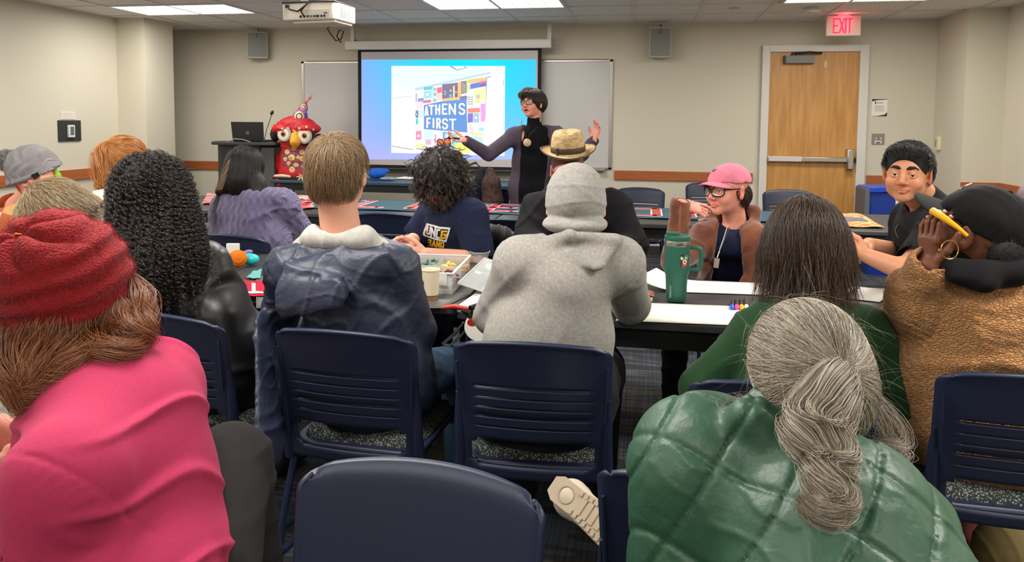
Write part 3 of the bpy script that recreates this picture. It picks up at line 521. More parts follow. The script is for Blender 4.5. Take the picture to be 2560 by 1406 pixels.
# ------------------------------------------------------------ soft bodies: distance fields turned into one mesh
V = lambda *a: np.array(a, float)
def unit(v): v = np.array(v, float); return v / (np.linalg.norm(v) + 1e-12)
def dirv(yaw, pitch=0): a, p = math.radians(yaw), math.radians(pitch); return V(-math.sin(a) * math.cos(p), math.cos(a) * math.cos(p), math.sin(p))
def frame(f, up=(0, 0, 1)):
    f = unit(f); r = unit(np.cross(f, up)); return np.stack([r, f, np.cross(r, f)], 1)   # columns right, forward, up
def smin(a, b, k):
    h = np.clip(.5 + .5 * (b - a) / k, 0, 1); return b + (a - b) * h - k * h * (1 - h)
class G:
    def __init__(s): s.ops = []; s.disp = []; s.fine = []; s.cuts = []
    def _add(s, fn, lo, hi, k, op): s.ops.append((fn, np.array(lo) - k - .015, np.array(hi) + k + .015, k, op)); return s
    def cap(s, a, b, ra, rb=None, k=.02, op='u'):
        a, b = np.array(a, float), np.array(b, float); rb = ra if rb is None else rb; ba = b - a; L = max(ba @ ba, 1e-9); m_ = max(ra, rb)
        def fn(x, y, z):
            px, py, pz = x - a[0], y - a[1], z - a[2]; q = px * ba[0] + py * ba[1] + pz * ba[2]; t = np.clip(q / L, 0, 1)
            return np.sqrt(np.maximum(px * px + py * py + pz * pz - 2 * t * q + t * t * L, 0)) - (ra + (rb - ra) * t)
        return s._add(fn, np.minimum(a, b) - m_, np.maximum(a, b) + m_, k, op)
    def chain(s, pts, rs, k=.015, op='u'):
        for i in range(len(pts) - 1): s.cap(pts[i], pts[i + 1], rs[i], rs[i + 1], k, op)
        return s
    def ell(s, c, r, R=None, k=.02, op='u'):
        c = np.array(c, float); r = np.array(r if hasattr(r, '__len__') else (r,) * 3, float); R = np.eye(3) if R is None else R; m_ = np.sqrt(((R * r) ** 2).sum(1))
        def fn(x, y, z):
            px, py, pz = x - c[0], y - c[1], z - c[2]; k0 = k1 = 0
            for i in range(3):
                q = (px * R[0, i] + py * R[1, i] + pz * R[2, i]) / r[i]; k0 = k0 + q * q; k1 = k1 + (q / r[i]) ** 2
            k0 = np.sqrt(k0); return k0 * (k0 - 1) / (np.sqrt(k1) + 1e-6)
        return s._add(fn, c - m_, c + m_, k, op)
    def ecap(s, a, b, A_, B_, side, k=.03, op='u'):
        a, b = np.array(a, float), np.array(b, float); ax = b - a; L = np.linalg.norm(ax); ax /= L; sd = unit(side - ax * (np.array(side) @ ax)); dp = np.cross(ax, sd); m_ = max(*A_, *B_)
        def fn(x, y, z):
            px, py, pz = x - a[0], y - a[1], z - a[2]; q = px * ax[0] + py * ax[1] + pz * ax[2]; t = np.clip(q / L, 0, 1); W = A_[0] + (B_[0] - A_[0]) * t; D = A_[1] + (B_[1] - A_[1]) * t
            u = px * sd[0] + py * sd[1] + pz * sd[2]; v = px * dp[0] + py * dp[1] + pz * dp[2]; w_ = q - t * L
            k0 = np.sqrt((u / W) ** 2 + (v / D) ** 2 + (w_ / D) ** 2); k1 = np.sqrt((u / W ** 2) ** 2 + (v / D ** 2) ** 2 + (w_ / D ** 2) ** 2); return k0 * (k0 - 1) / (k1 + 1e-6)
        return s._add(fn, np.minimum(a, b) - m_, np.maximum(a, b) + m_, k, op)
    def cut(s, p, n): s.cuts.append((np.array(p, float), unit(n))); return s         # drops what lies on the side n points to
    def raw(s, x, y, z):
        d = np.full(np.broadcast(x, y, z).shape, .4)
        for fn, lo, hi, k, op in s.ops:
            e = fn(x, y, z); d = smin(d, e, k) if op == 'u' else -smin(-d, e, k)
        return d
    def at(s, P):
        d = s.raw(P[:, 0], P[:, 1], P[:, 2]); 
        for fn in s.disp: d = d + fn(P[:, 0], P[:, 1], P[:, 2])
        return d
    def grad(s, P, e=.003):
        g = np.stack([s.raw(P[:, 0] + (e if i == 0 else 0), P[:, 1] + (e if i == 1 else 0), P[:, 2] + (e if i == 2 else 0)) - s.raw(P[:, 0] - (e if i == 0 else 0), P[:, 1] - (e if i == 1 else 0), P[:, 2] - (e if i == 2 else 0)) for i in range(3)], 1)
        return g / (np.linalg.norm(g, axis=1, keepdims=True) + 1e-9)
    def bounds(s):
        us = [(lo, hi) for fn, lo, hi, k, op in s.ops if op == 'u']; return np.min([u[0] for u in us], 0), np.max([u[1] for u in us], 0)
    def mesh(s, name, vox=.008, mt=None, paint=None, clip=None, matfn=None):
        lo, hi = s.bounds()
        if clip is not None: lo = np.maximum(lo, clip[0]); hi = np.minimum(hi, clip[1])
        axs = []
        for i in range(3):
            v = lo[i]; ax = []
            while v < hi[i] + vox:
                ax.append(v); h = vox
                for flo, fhi, fv in s.fine:
                    if flo[i] - h <= v <= fhi[i]: h = min(h, fv)
                v += h
            axs.append(np.array(ax))
        X, Y, Z = axs; f = np.full((len(X), len(Y), len(Z)), .4, np.float32)
        for fn, l_, h_, k, op in s.ops:
            I = [(max(0, np.searchsorted(ax, l_[i]) - 1), min(len(ax), np.searchsorted(ax, h_[i]) + 1)) for i, ax in enumerate(axs)]
            if any(a >= b for a, b in I): continue
            sl = tuple(slice(a, b) for a, b in I); e = fn(X[sl[0], None, None], Y[None, sl[1], None], Z[None, None, sl[2]])
            f[sl] = smin(f[sl], e, k) if op == 'u' else -smin(-f[sl], e, k)
        for p, n in s.cuts:
            e = (X[:, None, None] - p[0]) * n[0] + (Y[None, :, None] - p[1]) * n[1] + (Z[None, None, :] - p[2]) * n[2]; f = np.maximum(f, e).astype(np.float32)
        if s.disp:
            ix = np.nonzero(np.abs(f) < .03); x, y, z = X[ix[0]], Y[ix[1]], Z[ix[2]]; q = 0
            for fn in s.disp: q = q + fn(x, y, z)
            f[ix] += q
        f[0] = f[-1] = 1; f[:, 0] = f[:, -1] = 1; f[:, :, 0] = f[:, :, -1] = 1
        verts, faces = nets(f, X, Y, Z)
        me = bpy.data.meshes.new(name); me.vertices.add(len(verts)); me.vertices.foreach_set('co', verts.astype(np.float32).ravel())
        me.loops.add(len(faces) * 4); me.loops.foreach_set('vertex_index', faces.astype(np.int32).ravel()); me.polygons.add(len(faces)); me.polygons.foreach_set('loop_start', np.arange(0, len(faces) * 4, 4, dtype=np.int32))
        me.polygons.foreach_set('use_smooth', np.ones(len(faces), bool)); me.update(calc_edges=True)
        if paint is not None:
            c = paint(verts); ca = me.color_attributes.new('paint', 'FLOAT_COLOR', 'POINT'); ca.data.foreach_set('color', np.concatenate([c, np.ones((len(c), 1))], 1).astype(np.float32).ravel())
        for q in (mt if isinstance(mt, (list, tuple)) else [mt]):
            if q: me.materials.append(q)
        if matfn is not None:
            ctr = verts[faces].mean(1); me.polygons.foreach_set('material_index', matfn(ctr).astype(np.int32))
        return me
    def build(s, name, mt, parent=None, vox=.008, **kw):
        o = bpy.data.objects.new(name, s.mesh(name, vox, mt, **kw)); COL.objects.link(o)
        if parent: o.parent = parent
        return o
def nets(f, X, Y, Z):
    s = f < 0; c = np.zeros(tuple(n - 1 for n in f.shape), np.uint8); cor = [(i, j, k) for i in (0, 1) for j in (0, 1) for k in (0, 1)]
    for i, j, k in cor: c += s[i:f.shape[0] - 1 + i, j:f.shape[1] - 1 + j, k:f.shape[2] - 1 + k]
    I = np.argwhere((c > 0) & (c < 8)); ids = np.full(c.shape, -1, np.int32); ids[I[:, 0], I[:, 1], I[:, 2]] = np.arange(len(I))
    acc = np.zeros((len(I), 3)); cnt = np.zeros(len(I))
    for a in cor:
        for ax in range(3):
            if a[ax]: continue
            b = list(a); b[ax] = 1
            fa = f[I[:, 0] + a[0], I[:, 1] + a[1], I[:, 2] + a[2]]; fb = f[I[:, 0] + b[0], I[:, 1] + b[1], I[:, 2] + b[2]]; mk = (fa < 0) != (fb < 0)
            t = fa[mk] / (fa[mk] - fb[mk]); J = I[mk]
            for q, AX in enumerate((X, Y, Z)):
                pa = AX[J[:, q] + a[q]]; pb = AX[J[:, q] + b[q]]; acc[mk, q] += pa + (pb - pa) * t
            cnt[mk] += 1
    verts = acc / np.maximum(cnt, 1)[:, None]; faces = []
    for ax in range(3):
        sl0 = [slice(None)] * 3; sl1 = [slice(None)] * 3; sl0[ax] = slice(0, -1); sl1[ax] = slice(1, None); a, b = s[tuple(sl0)], s[tuple(sl1)]
        E = np.argwhere(a != b); o1, o2 = (ax + 1) % 3, (ax + 2) % 3; E = E[(E[:, o1] > 0) & (E[:, o2] > 0) & (E[:, o1] < ids.shape[o1]) & (E[:, o2] < ids.shape[o2])]
        ins = a[E[:, 0], E[:, 1], E[:, 2]]; q = []
        for d1, d2 in ((-1, -1), (0, -1), (0, 0), (-1, 0)):
            J = E.copy(); J[:, o1] += d1; J[:, o2] += d2; q.append(ids[J[:, 0], J[:, 1], J[:, 2]])
        q = np.stack(q, 1); q[~ins] = q[~ins][:, ::-1]; faces.append(q)
    faces = np.concatenate(faces); return verts, faces[(faces >= 0).all(1)]
def wob(x, y, z, sc, seed):
    return (np.sin(x * sc * 1.3 + y * sc * .7 + seed) + np.sin(y * sc * 1.6 - z * sc * .9 + seed * 2.1) + np.sin(z * sc * 1.4 + x * sc * .8 + seed * 3.7) + .5 * np.sin((x + y) * sc * 2.7 + seed * 1.3) + .5 * np.sin((z - x) * sc * 3.1 + seed * .7)) / 2.5
def folds(d, freq, amp, seed=1, warp=1.6, p=9, wsc=6, lim=None):
    d = unit(d)
    def fn(x, y, z):
        ph = freq * (x * d[0] + y * d[1] + z * d[2]) + warp * wob(x, y, z, wsc, seed); q = np.exp(-(np.sin(ph) / (.9 / p ** .5)) ** 2); mod = np.clip(.45 + .9 * wob(x, y, z, 5, seed + 5), 0, 1)
        r = -amp * q * mod + amp * .3
        return r if lim is None else r * lim(x, y, z)
    return fn
# ------------------------------------------------------------ skin, hair and cloth
def skin(name, c, c2=None): return mat(name, c, .5, attr='tint', sss=.12, bump=.12, bscale=350, bdist=.0008, spec=.4)
SK = skin('fair_skin', (226, 168, 142)); SKP = skin('rosy_skin', (228, 156, 134)); SKT = skin('warm_skin', (208, 146, 110)); SKD = skin('brown_skin', (112, 66, 46))
for q in (SK, SKP, SKT, SKD):
    for n_ in q.node_tree.nodes:
        if n_.type == 'ATTRIBUTE': n_.attribute_name = 'paint'
def cloth(name, c, rough=.85, bs=420, b=.35, bd=.0012, noise=.08, **kw): return mat(name, c, rough, spec=.18, noise=noise, nscale=kw.pop('nscale', 40), bump=b, bscale=bs, bdist=bd, sheen=kw.pop('sheen', .02), **kw)
def hairmat(name, cols, rough=.38): return mat(name, cols[0], rough, rnd=cols, spec=.6)
def arr(*p): return [np.array(q, float) for q in p]
def hand(g, wr, d, back, thumb, curl=.5, sc=1, curls=None, spread=.012, fine=.0035, thumbcurl=.4):
    """palm, four fingers and a thumb; d the way the hand points, back out of its back, thumb towards the thumb side"""
    d = unit(d); back = unit(back - d * (np.array(back) @ d)); th = unit(thumb - d * (np.array(thumb) @ d)); th = unit(th - back * (th @ back)); wr = np.array(wr, float)
    k0 = wr + d * .03 * sc; k1 = wr + d * .082 * sc; g.ecap(k0, k1, (.027 * sc, .015 * sc), (.036 * sc, .0125 * sc), th, k=.012)
    L = (.040, .044, .041, .033); tips = []
    for i in range(4):
        off = (.029 - i * .019) * sc; p = wr + d * (.088 - .004 * (i == 3) - .002 * (i == 0)) * sc + th * off; c = curls[i] if curls else curl + .08 * i; r = (.0088 - .0008 * (i == 3)) * sc; dd = unit(d + th * (1.5 - i) * spread * 5); pts = [p - dd * .012 * sc]; rs = [r]; ang = c * .45
        for j, f in enumerate((1, .62, .5)):
            q = dd * math.cos(ang) - back * math.sin(ang); p = p + q * L[i] * f * sc; pts.append(p); rs.append(r * (1 - .1 * (j + 1))); ang += c * (1.0 if j == 0 else .8)
        g.chain(pts, rs, k=.0035 if i else .004); tips.append(pts[-1])
    t0 = wr + d * .028 * sc + th * .024 * sc - back * .004; t1 = t0 + unit(th * .75 + d * .65 - back * .35) * .036 * sc; t2 = t1 + unit(th * (.6 - thumbcurl) + d * .8 - back * (.15 + thumbcurl)) * .032 * sc; t3 = t2 + unit(th * (.35 - thumbcurl) + d * .85 - back * (.2 + thumbcurl)) * .024 * sc
    g.chain([t0 - d * .01, t1, t2, t3], [.014 * sc, .011 * sc, .0098 * sc, .008 * sc], k=.006)
    a = np.array([wr, *tips, t3]); g.fine.append((a.min(0) - .012, a.max(0) + .012, fine)); return tips
def head(g, c, R, sc=1, face=True, mouth='closed', fine=None, jaw=1, nose=1, ears=True):
    T = lambda x, y, z: np.array(c) + R @ (np.array((x, y, z)) * sc); q = lambda *r: tuple(v * sc for v in r)
    g.ell(T(0, -.018, .032), q(.076, .094, .083), R, .02); g.ell(T(0, .022, .0), q(.066, .068, .088), R, .03); g.ell(T(0, .028, -.06), q(.05 * jaw, .052, .042), R, .035); g.ell(T(0, .068, -.09), q(.022 * jaw, .02, .02), R, .02); g.ell(T(0, -.04, -.03), q(.062, .055, .06), R, .03)
    if face:
        for s in (-1, 1): g.ell(T(s * .038, .062, -.03), q(.026, .024, .026), R, .02)
        g.cap(T(-.034, .08, .024), T(.034, .08, .024), .011 * sc, None, .012)
        g.chain([T(0, .084, .02), T(0, .094, 0), T(0, .106 + .004 * nose, -.024)], [.008 * sc, .0085 * sc, .0105 * sc * nose], .01); g.ell(T(0, .106, -.028), q(.011 * nose, .011, .009), R, .006)
        for s in (-1, 1): g.ell(T(s * .012 * nose, .098, -.031), q(.0075, .009, .007), R, .005); g.ell(T(s * .032, .094, .006), q(.017, .013, .011), R, .012, 's')
        for s in (-1, 1):   # lids around the ball of the eye
            e = [T(s * .032 + x, y, z) for x, y, z in ((-.015, .078, .004), (-.008, .0865, .0125), (0, .089, .0145), (.009, .086, .0125), (.016, .077, .003))]; g.chain(e, [.0035 * sc] * 5, .004); e = [T(s * .032 + x, y, z) for x, y, z in ((-.015, .078, .003), (-.007, .086, -.004), (.002, .0875, -.006), (.01, .084, -.003), (.016, .077, .003))]; g.chain(e, [.0032 * sc] * 5, .004)
        if mouth == 'open':
            g.ell(T(0, .092, -.062), q(.021, .016, .012), R, .006, 's'); g.chain([T(-.023, .083, -.06), T(-.01, .094, -.051), T(0, .0955, -.052), T(.01, .094, -.051), T(.023, .083, -.06)], [.0035, .005, .0045, .005, .0035], .004); g.chain([T(-.023, .083, -.06), T(-.01, .091, -.073), T(.01, .091, -.073), T(.023, .083, -.06)], [.0035, .0055, .0055, .0035], .004)
        else:
            up = .012 if mouth == 'smile' else 0; w_ = .033 if mouth == 'smile' else .023; lp = .72 if mouth == 'smile' else 1; g.chain([T(-w_, .078, -.06 + up), T(-.01, .0925, -.0555), T(0, .094, -.057), T(.01, .0925, -.0555), T(w_, .078, -.06 + up)], [.003, .0048 * lp, .0042 * lp, .0048 * lp, .003], .004); g.chain([T(-w_ + .004, .08, -.061 + up), T(-.009, .0925, -.0665), T(.009, .0925, -.0665), T(w_ - .004, .08, -.061 + up)], [.003, .0056 * lp, .0056 * lp, .003], .004)
            if mouth == 'smile':
                for s in (-1, 1): g.ell(T(s * .044, .066, -.03), q(.02, .017, .018), R, .012)
            g.cap(T(-w_ + .004, .0975, -.061 + up * .8), T(0, .101, -.0612), .002, None, .003, 's'); g.cap(T(w_ - .004, .0975, -.061 + up * .8), T(0, .101, -.0612), .002, None, .003, 's')
    if ears:
        for s in (-1, 1):
            E = R @ rot('Z', -s * .35); g.ell(T(s * .083, -.008, .0), q(.008, .018, .031), E, .006); g.ell(T(s * .081, -.004, -.025), q(.008, .01, .012), E, .006); g.ell(T(s * .0925, -.001, .002), q(.007, .009, .018), E, .004, 's')
    a = np.array([T(x, y, z) for x in (-.1, .1) for y in (-.12, .13) for z in (-.12, .13)])
    if fine: g.fine.append((a.min(0), a.max(0), fine))
    return T
def face_paint(T_inv, lips=(.80, .50, .50), cheek=(1.0, .86, .84), stub=None, sc=1, up=0):
    def fn(P):
        L = T_inv(P); c = np.ones((len(P), 3)); fr = L[:, 1] > .06
        for s in (-1, 1):
            w_ = np.exp(-(((L[:, 0] - s * .042) ** 2 + (L[:, 2] + .03) ** 2) / .018 ** 2)) * fr; c *= 1 - w_[:, None] * (1 - np.array(cheek))
            w_ = np.exp(-(((L[:, 0] - s * .08) ** 2) / .012 ** 2 + (L[:, 1] ** 2 + L[:, 2] ** 2) / .03 ** 2)); c *= 1 - w_[:, None] * (1 - np.array((1.0, .74, .7)))
        w_ = np.exp(-((L[:, 0] ** 2 + (L[:, 2] + .028) ** 2) / .014 ** 2)) * (L[:, 1] > .09); c *= 1 - w_[:, None] * (1 - np.array((1, .82, .8)))
        zz = L[:, 2] + .061 - up * (L[:, 0] / .03) ** 2; w_ = (np.abs(zz) < .0105 - .006 * (np.abs(L[:, 0]) / .026) ** 2) * (np.abs(L[:, 0]) < .026) * (L[:, 1] > .072); c *= 1 - w_[:, None] * (1 - np.array(lips))
        if stub is not None:
            w_ = (L[:, 1] > .0) * np.exp(-((L[:, 2] + .075) / .022) ** 2) * (np.abs(zz) > .009); c *= 1 - w_[:, None] * (1 - np.array(stub))
        return c
    return fn
def flat_paint(P): return np.ones((len(P), 3))
EYEW = mat('eye_white', (226, 218, 212), .15); LASH = mat('dark_brow', (30, 22, 18), .7); FRAMEB = mat('black_acetate', (14, 12, 16), .2)
def eyes(parent, T, R, sc=1, iris=(70, 46, 30), look=(0, 0), ey=.0755, squint=0, brow=(40, 28, 22), browr=.0035, bz=0, skinm=None):
    for s in (-1, 1):
        c = T(s * .032, ey, .0035); b = MB(); r = .0122 * sc; b.ball(c, r, EYEW, 16, 12); D = R @ unit((look[0], 1, look[1]))
        for rad, off, cc in ((.0058, .0112, iris), (.0028, .0120, (8, 6, 6))):
            fr = frame(D); pr = [c + fr[:, 0] * rad * sc * math.cos(a * PI / 8) + fr[:, 2] * rad * sc * math.sin(a * PI / 8) + D * off * sc for a in range(16)]; b.add(pr + [c + D * (off + .0012) * sc], [(a, (a + 1) % 16, 16) for a in range(16)], mat('iris', cc, .1))
        b.build('eye', parent, smooth=180)
        g = G(); g.chain([T(s * .014, .0915, .026 + bz), T(s * .024, .092, .0305 + bz), T(s * .036, .087, .031 + bz), T(s * .05, .072, .025 + bz)], [browr * sc, browr * 1.25 * sc, browr * 1.1 * sc, browr * .6 * sc], .004); g.build('eyebrow', mat('brow_hair', brow, .8, bump=.6, bscale=700), parent, .0022)
        if squint:
            g = G(); g.chain([T(s * .032 - .014, .083, .006), T(s * .032, .0895, .009), T(s * .032 + .014, .082, .006)], [.0035 * sc, .0045 * sc, .0035 * sc], .004); g.chain([T(s * .032 - .014, .082, -.001), T(s * .032, .087, -.0045), T(s * .032 + .014, .081, -.001)], [.003 * sc, .004 * sc, .003 * sc], .004); g.build('eyelid', skinm, parent, .0022, paint=flat_paint)
def glasses(parent, T, mt, w_=.026, h=.02, y=.108, z=.004, rim=.0022, lens=(210, 215, 220), alpha=.14, arms=True, cat=.3):
    b = MB(); ln = MB(); LM = mat('lens', lens, .05, alpha=alpha, spec=1)
    for s in (-1, 1):
        pts = []
        for k in range(24):
            a = 2 * PI * k / 24; ca, sa = math.cos(a), math.sin(a); x = abs(ca) ** .7 * (1 if ca > 0 else -1) * w_; zz = abs(sa) ** .75 * (1 if sa > 0 else -1) * h; zz += cat * .01 * (x * s / w_) * (sa > 0); pts.append(T(s * .033 + x, y - .012 * ((s * .033 + x) / .06) ** 2 * 2, z + zz))
        b.tube(pts, rim, mt, n=8, closed=True); ln.add(pts, [tuple(range(24))], LM)
    b.tube([T(-.008, y, z + .006), T(0, y + .001, z + .009), T(.008, y, z + .006)], rim, mt)
    if arms:
        for s in (-1, 1): b.tube([T(s * .06, y - .02, z + .01), T(s * .074, y - .06, z + .01), T(s * .081, .0, z + .012), T(s * .08, -.02, z - .004)], rim * .9, mt)
    b.build('glasses_frame', parent, smooth=60); ln.build('lens', parent, smooth=None)
# ------------------------------------------------------------ strands of hair
def strands(name, parent, mt, P, radius=.0005, tip=.25):
    """P: strands x points x 3"""
    n, L, _ = P.shape; hc = bpy.data.hair_curves.new(name); hc.add_curves([L] * n); hc.position_data.foreach_set('vector', P.astype(np.float32).ravel())
    a = hc.attributes.new('radius', 'FLOAT', 'POINT'); t = np.linspace(0, 1, L); a.data.foreach_set('value', np.tile(.72 * radius * (1 - (1 - tip) * t ** 3), n).astype(np.float32)); hc.materials.append(mt)
    o = bpy.data.objects.new(name, hc); COL.objects.link(o); o.parent = parent; return o
def surf_points(g, c, n, rmax=.5, ok=None, up=None):
    """points on the surface of g, shot outwards from c"""
    D = RNG.normal(size=(n * 3, 3)); D /= np.linalg.norm(D, axis=1, keepdims=True); t = np.full(len(D), rmax); 
    P = np.array(c) + D * rmax
    for _ in range(40): P = P - D * np.clip(g.raw(P[:, 0], P[:, 1], P[:, 2]), -.02, .05)[:, None] * .8
    m_ = np.abs(g.raw(P[:, 0], P[:, 1], P[:, 2])) < .01
    if ok is not None: m_ &= ok(P)
    return P[m_][:n]
def grow(g, P, dfn, n, step, off=.002, stiff=.5, cling=1, wave=0, wf=1, wild=.0, curl=0, cf=1, lift=None):
    D = None; out = [P]; N0 = len(P); ph = RNG.uniform(0, 6.28, N0); js = RNG.normal(size=(N0, 3)) * wild; st = step * RNG.uniform(.75, 1.15, N0)[:, None]; offs = off * RNG.uniform(.2, 1.8, N0); gs = []
    for i in range(n):
        gr = g.grad(P); d = g.raw(P[:, 0], P[:, 1], P[:, 2]); w_ = dfn(P, i / n) + js; w_ = w_ / (np.linalg.norm(w_, axis=1, keepdims=True) + 1e-9)
        near = (d < .012)[:, None] * cling; w_ = w_ - gr * (w_ * gr).sum(1, keepdims=True) * near; w_ = w_ / (np.linalg.norm(w_, axis=1, keepdims=True) + 1e-9)
        D = w_ if D is None else stiff * D + (1 - stiff) * w_; D = D / (np.linalg.norm(D, axis=1, keepdims=True) + 1e-9)
        P = P + D * st; d = g.raw(P[:, 0], P[:, 1], P[:, 2]); o_ = offs * (1 + (lift or 0) * i / n); push = np.where(d < o_, o_ - d, np.where(cling > 0, np.where(d < .02, (o_ - d) * .6 * cling, 0), 0)); P = P + gr * push[:, None]; out.append(P); gs.append((gr, D))
    Q = np.stack(out, 1)
    if wave or curl:
        gs = [gs[0]] + gs
        for i in range(n + 1):
            gr, D = gs[i]; s_ = np.cross(gr, D); a = ph + i * wf; amp = min(1, i / 4)
            if wave: Q[:, i] += s_ * (np.sin(a) * wave * amp)[:, None]
            if curl: a = ph + i * cf; Q[:, i] += (s_ * np.sin(a)[:, None] + gr * (np.cos(a) + .6)[:, None]) * curl * amp
    return Q
def refine(Q, m_):
    """catmull-rom through the points so that bends stay round"""
    t = np.linspace(0, Q.shape[1] - 1, m_); i = np.clip(t.astype(int), 0, Q.shape[1] - 2); f = (t - i)[None, :, None]; p1 = Q[:, i]; p2 = Q[:, i + 1]; p0 = Q[:, np.maximum(i - 1, 0)]; p3 = Q[:, np.minimum(i + 2, Q.shape[1] - 1)]
    return .5 * (2 * p1 + (p2 - p0) * f + (2 * p0 - 5 * p1 + 4 * p2 - p3) * f ** 2 + (3 * p1 - p0 - 3 * p2 + p3) * f ** 3)
# ------------------------------------------------------------ the person rig
class Person:
    """joints in world metres. L and R are the person's own sides."""
    def __init__(s, label, nk, shL, shR, elL, elR, wrL, wrR, hip, legs=None, br=1., sc=1., group=None, skinm=SK):
        s.label = label; s.nk, s.sh, s.el, s.wr, s.hip = np.array(nk, float), arr(shL, shR), arr(elL, elR), arr(wrL, wrR), np.array(hip, float); s.br, s.sc, s.skin = br, sc, skinm
        s.side = unit(s.sh[1] - s.sh[0]); s.up = unit(s.nk - s.hip); s.fw = unit(np.cross(s.up, s.side)); s.side = unit(np.cross(s.fw, s.up)); s.group = group; s.legs = legs
        s.g = G(); s.skip = ()
    def torso(s, g, e=0, low=0, k=.04, br=None):
        b = br or s.br; u, sd, fw = s.up, s.side, s.fw; L = np.linalg.norm(s.nk - s.hip); h = s.hip; w_ = np.linalg.norm(s.sh[1] - s.sh[0]) / 2
        g.ecap(h - sd * .05 * b, h + sd * .05 * b, (.115 + e, .115 * b + e), (.115 + e, .115 * b + e), u, k); g.ecap(h + u * L * .1, h + u * L * .45, (.15 * b + e, .11 * b + e), (.142 * b + e, .108 * b + e), sd, k)
        g.ecap(h + u * L * .45, h + u * L * .72, (.142 * b + e, .108 * b + e), ((w_ * .82) + e, .115 * b + e), sd, k); g.cap(s.sh[0] * .93 + s.sh[1] * .07 - u * .02, s.sh[1] * .93 + s.sh[0] * .07 - u * .02, .058 * b + e, None, k)
        for q in (0, 1): g.cap(s.nk - u * .02, s.sh[q], .048 + e, .048 * b + e, k)
        if low: g.ecap(h, h - u * low, (.15 * b + e, .12 * b + e), (.155 * b + e, .125 * b + e), sd, k)
        return s
    def arm(s, g, q, e=0, to=2., k=.03, b=None):
        """to: 1 = the elbow, 2 = the wrist"""
        b = b or s.br; a, el, w_ = s.sh[q], s.el[q], s.wr[q]
        if to <= 1: g.cap(a, a + (el - a) * to, .05 * b + e, .05 * b + (.04 - .05) * b * to + e, k)
        else: g.cap(a, el, .05 * b + e, .04 * b + e, k); g.cap(el, el + (w_ - el) * (to - 1), .039 * b + e, .039 * b + (.026 - .039) * b * (to - 1) + e, k * .7)
        return s
    def leg(s, g, e=0, k=.03, to=1., b=None):
        b = b or s.br
        for h, kn, an in s.legs: g.cap(h, kn, .082 * b + e, .058 * b + e, k); g.cap(kn, kn + (an - kn) * to, .058 * b + e, (.058 + (.037 - .058) * to) * b + e, k)
        return s
    def sit(s, face, kz=.53, knee=.43, spread=.1, feet=.02):
        f = dirv(face); sd = np.cross(f, (0, 0, 1)); s.legs = []
        for q in (-1, 1):
            h = s.hip + sd * q * .09; kn = s.hip * (1, 1, 0) + f * knee + sd * q * (.09 + spread * .5) + V(0, 0, kz); an = kn * (1, 1, 0) + f * feet + V(0, 0, .08); s.legs.append((h, kn, an))
        return s
    def feet(s, mt, face=None, name='shoe'):
        for h, kn, an in s.legs:
            f = dirv(face) if face is not None else s.fw * (1, 1, 0); f = unit(f); g = G(); a = an * (1, 1, 0) + V(0, 0, .045)
            g.ecap(a - f * .05, a + f * .12, (.037, .04), (.046, .03), np.cross(f, (0, 0, 1)), .02); g.cap(a - f * .04, a - f * .03 + V(0, 0, .05), .04, .04, .02); g.cut((0, 0, .004), (0, 0, -1)); g.build(name, mt, s.root, .008)
    def body(s, headc, R, hs=1., face=False, hands=(), vox=.009, neckr=.055, hfine=.0045, paintkw=None, mouth='closed', jaw=1, nose=1, ears=True, fine=True, hb=None, extra=None, elbows=True):
        g = s.g; s.R, s.hc, s.hs = R, np.array(headc, float), hs; s.torso(g, -.012); s.arm(g, 0, 0); s.arm(g, 1, 0)
        if s.legs: s.leg(g, -.01, k=.008); [g.ecap(an, an * (1, 1, 0) + unit(s.fw * (1, 1, 0)) * .08 + V(0, 0, .035), (.034, .034), (.036, .022), s.side, .02) for h, kn, an in s.legs]
        s.T = head(g, headc, R, hs, face, mouth, hfine if fine else None, jaw, nose, ears); g.cap(s.nk, s.T(0, -.028, -.04), neckr * 1.05, neckr * .93, .025)
        s.tips = [(hand(g, **h_), h_) for h_ in hands]
        if extra: extra(g)
        Ti = lambda P: ((P - s.hc) @ R) / hs
        o = g.build('person', s.skin, None, vox, paint=face_paint(Ti, **(paintkw or {})) if face else flat_paint); s.root = o; tag(o, s.label, 'person', s.group); return o
    def relaxed(s, q, back=(0, 0, 1), curl=.5, thumb=None, **kw):
        d = unit(s.wr[q] - s.el[q]); th = thumb if thumb is not None else s.side * (1 if q == 0 else -1); return dict(wr=s.wr[q], d=d, back=np.array(back, float), thumb=np.array(th, float), curl=curl, **kw)
    def top(s, name, mt, e=.016, sleeve=2., low=.02, vox=.009, se=None, neck=.064, ntilt=0, disp=(), extra=None, bb=None, paint=None, cuff=True, k=.035, ab=None, matfn=None, nk_up=.055):
        g = G(); s.torso(g, e, low, br=bb); se = e if se is None else se
        for q in (0, 1): s.arm(g, q, se, sleeve, b=ab)
        if extra: extra(g)
        n_ = s.T(0, -.02, -.06); ax = unit(n_ - s.nk); g.cap(s.nk + ax * .02 + s.fw * .012, s.nk + ax * .2 + s.fw * .02, neck, neck * 1.15, .008, 's')
        g.cap(s.nk + ax * nk_up, s.nk + ax * .3, .0, .25, .01, 's') if nk_up else None
        for q in (0, 1):
            a, el, w_ = s.sh[q], s.el[q], s.wr[q]
            if sleeve <= 1: p = a + (el - a) * sleeve; d = unit(el - a); r = .038 * (ab or s.br) + se - .010; g.cap(p - d * .03, p + d * .08, r, r + .01, .004, 's')
            elif sleeve > 1.5: p = el + (w_ - el) * (sleeve - 1); d = unit(w_ - el); g.cap(p - d * .012, p + d * .07, .027 * (ab or s.br) + .001, None, .004, 's')
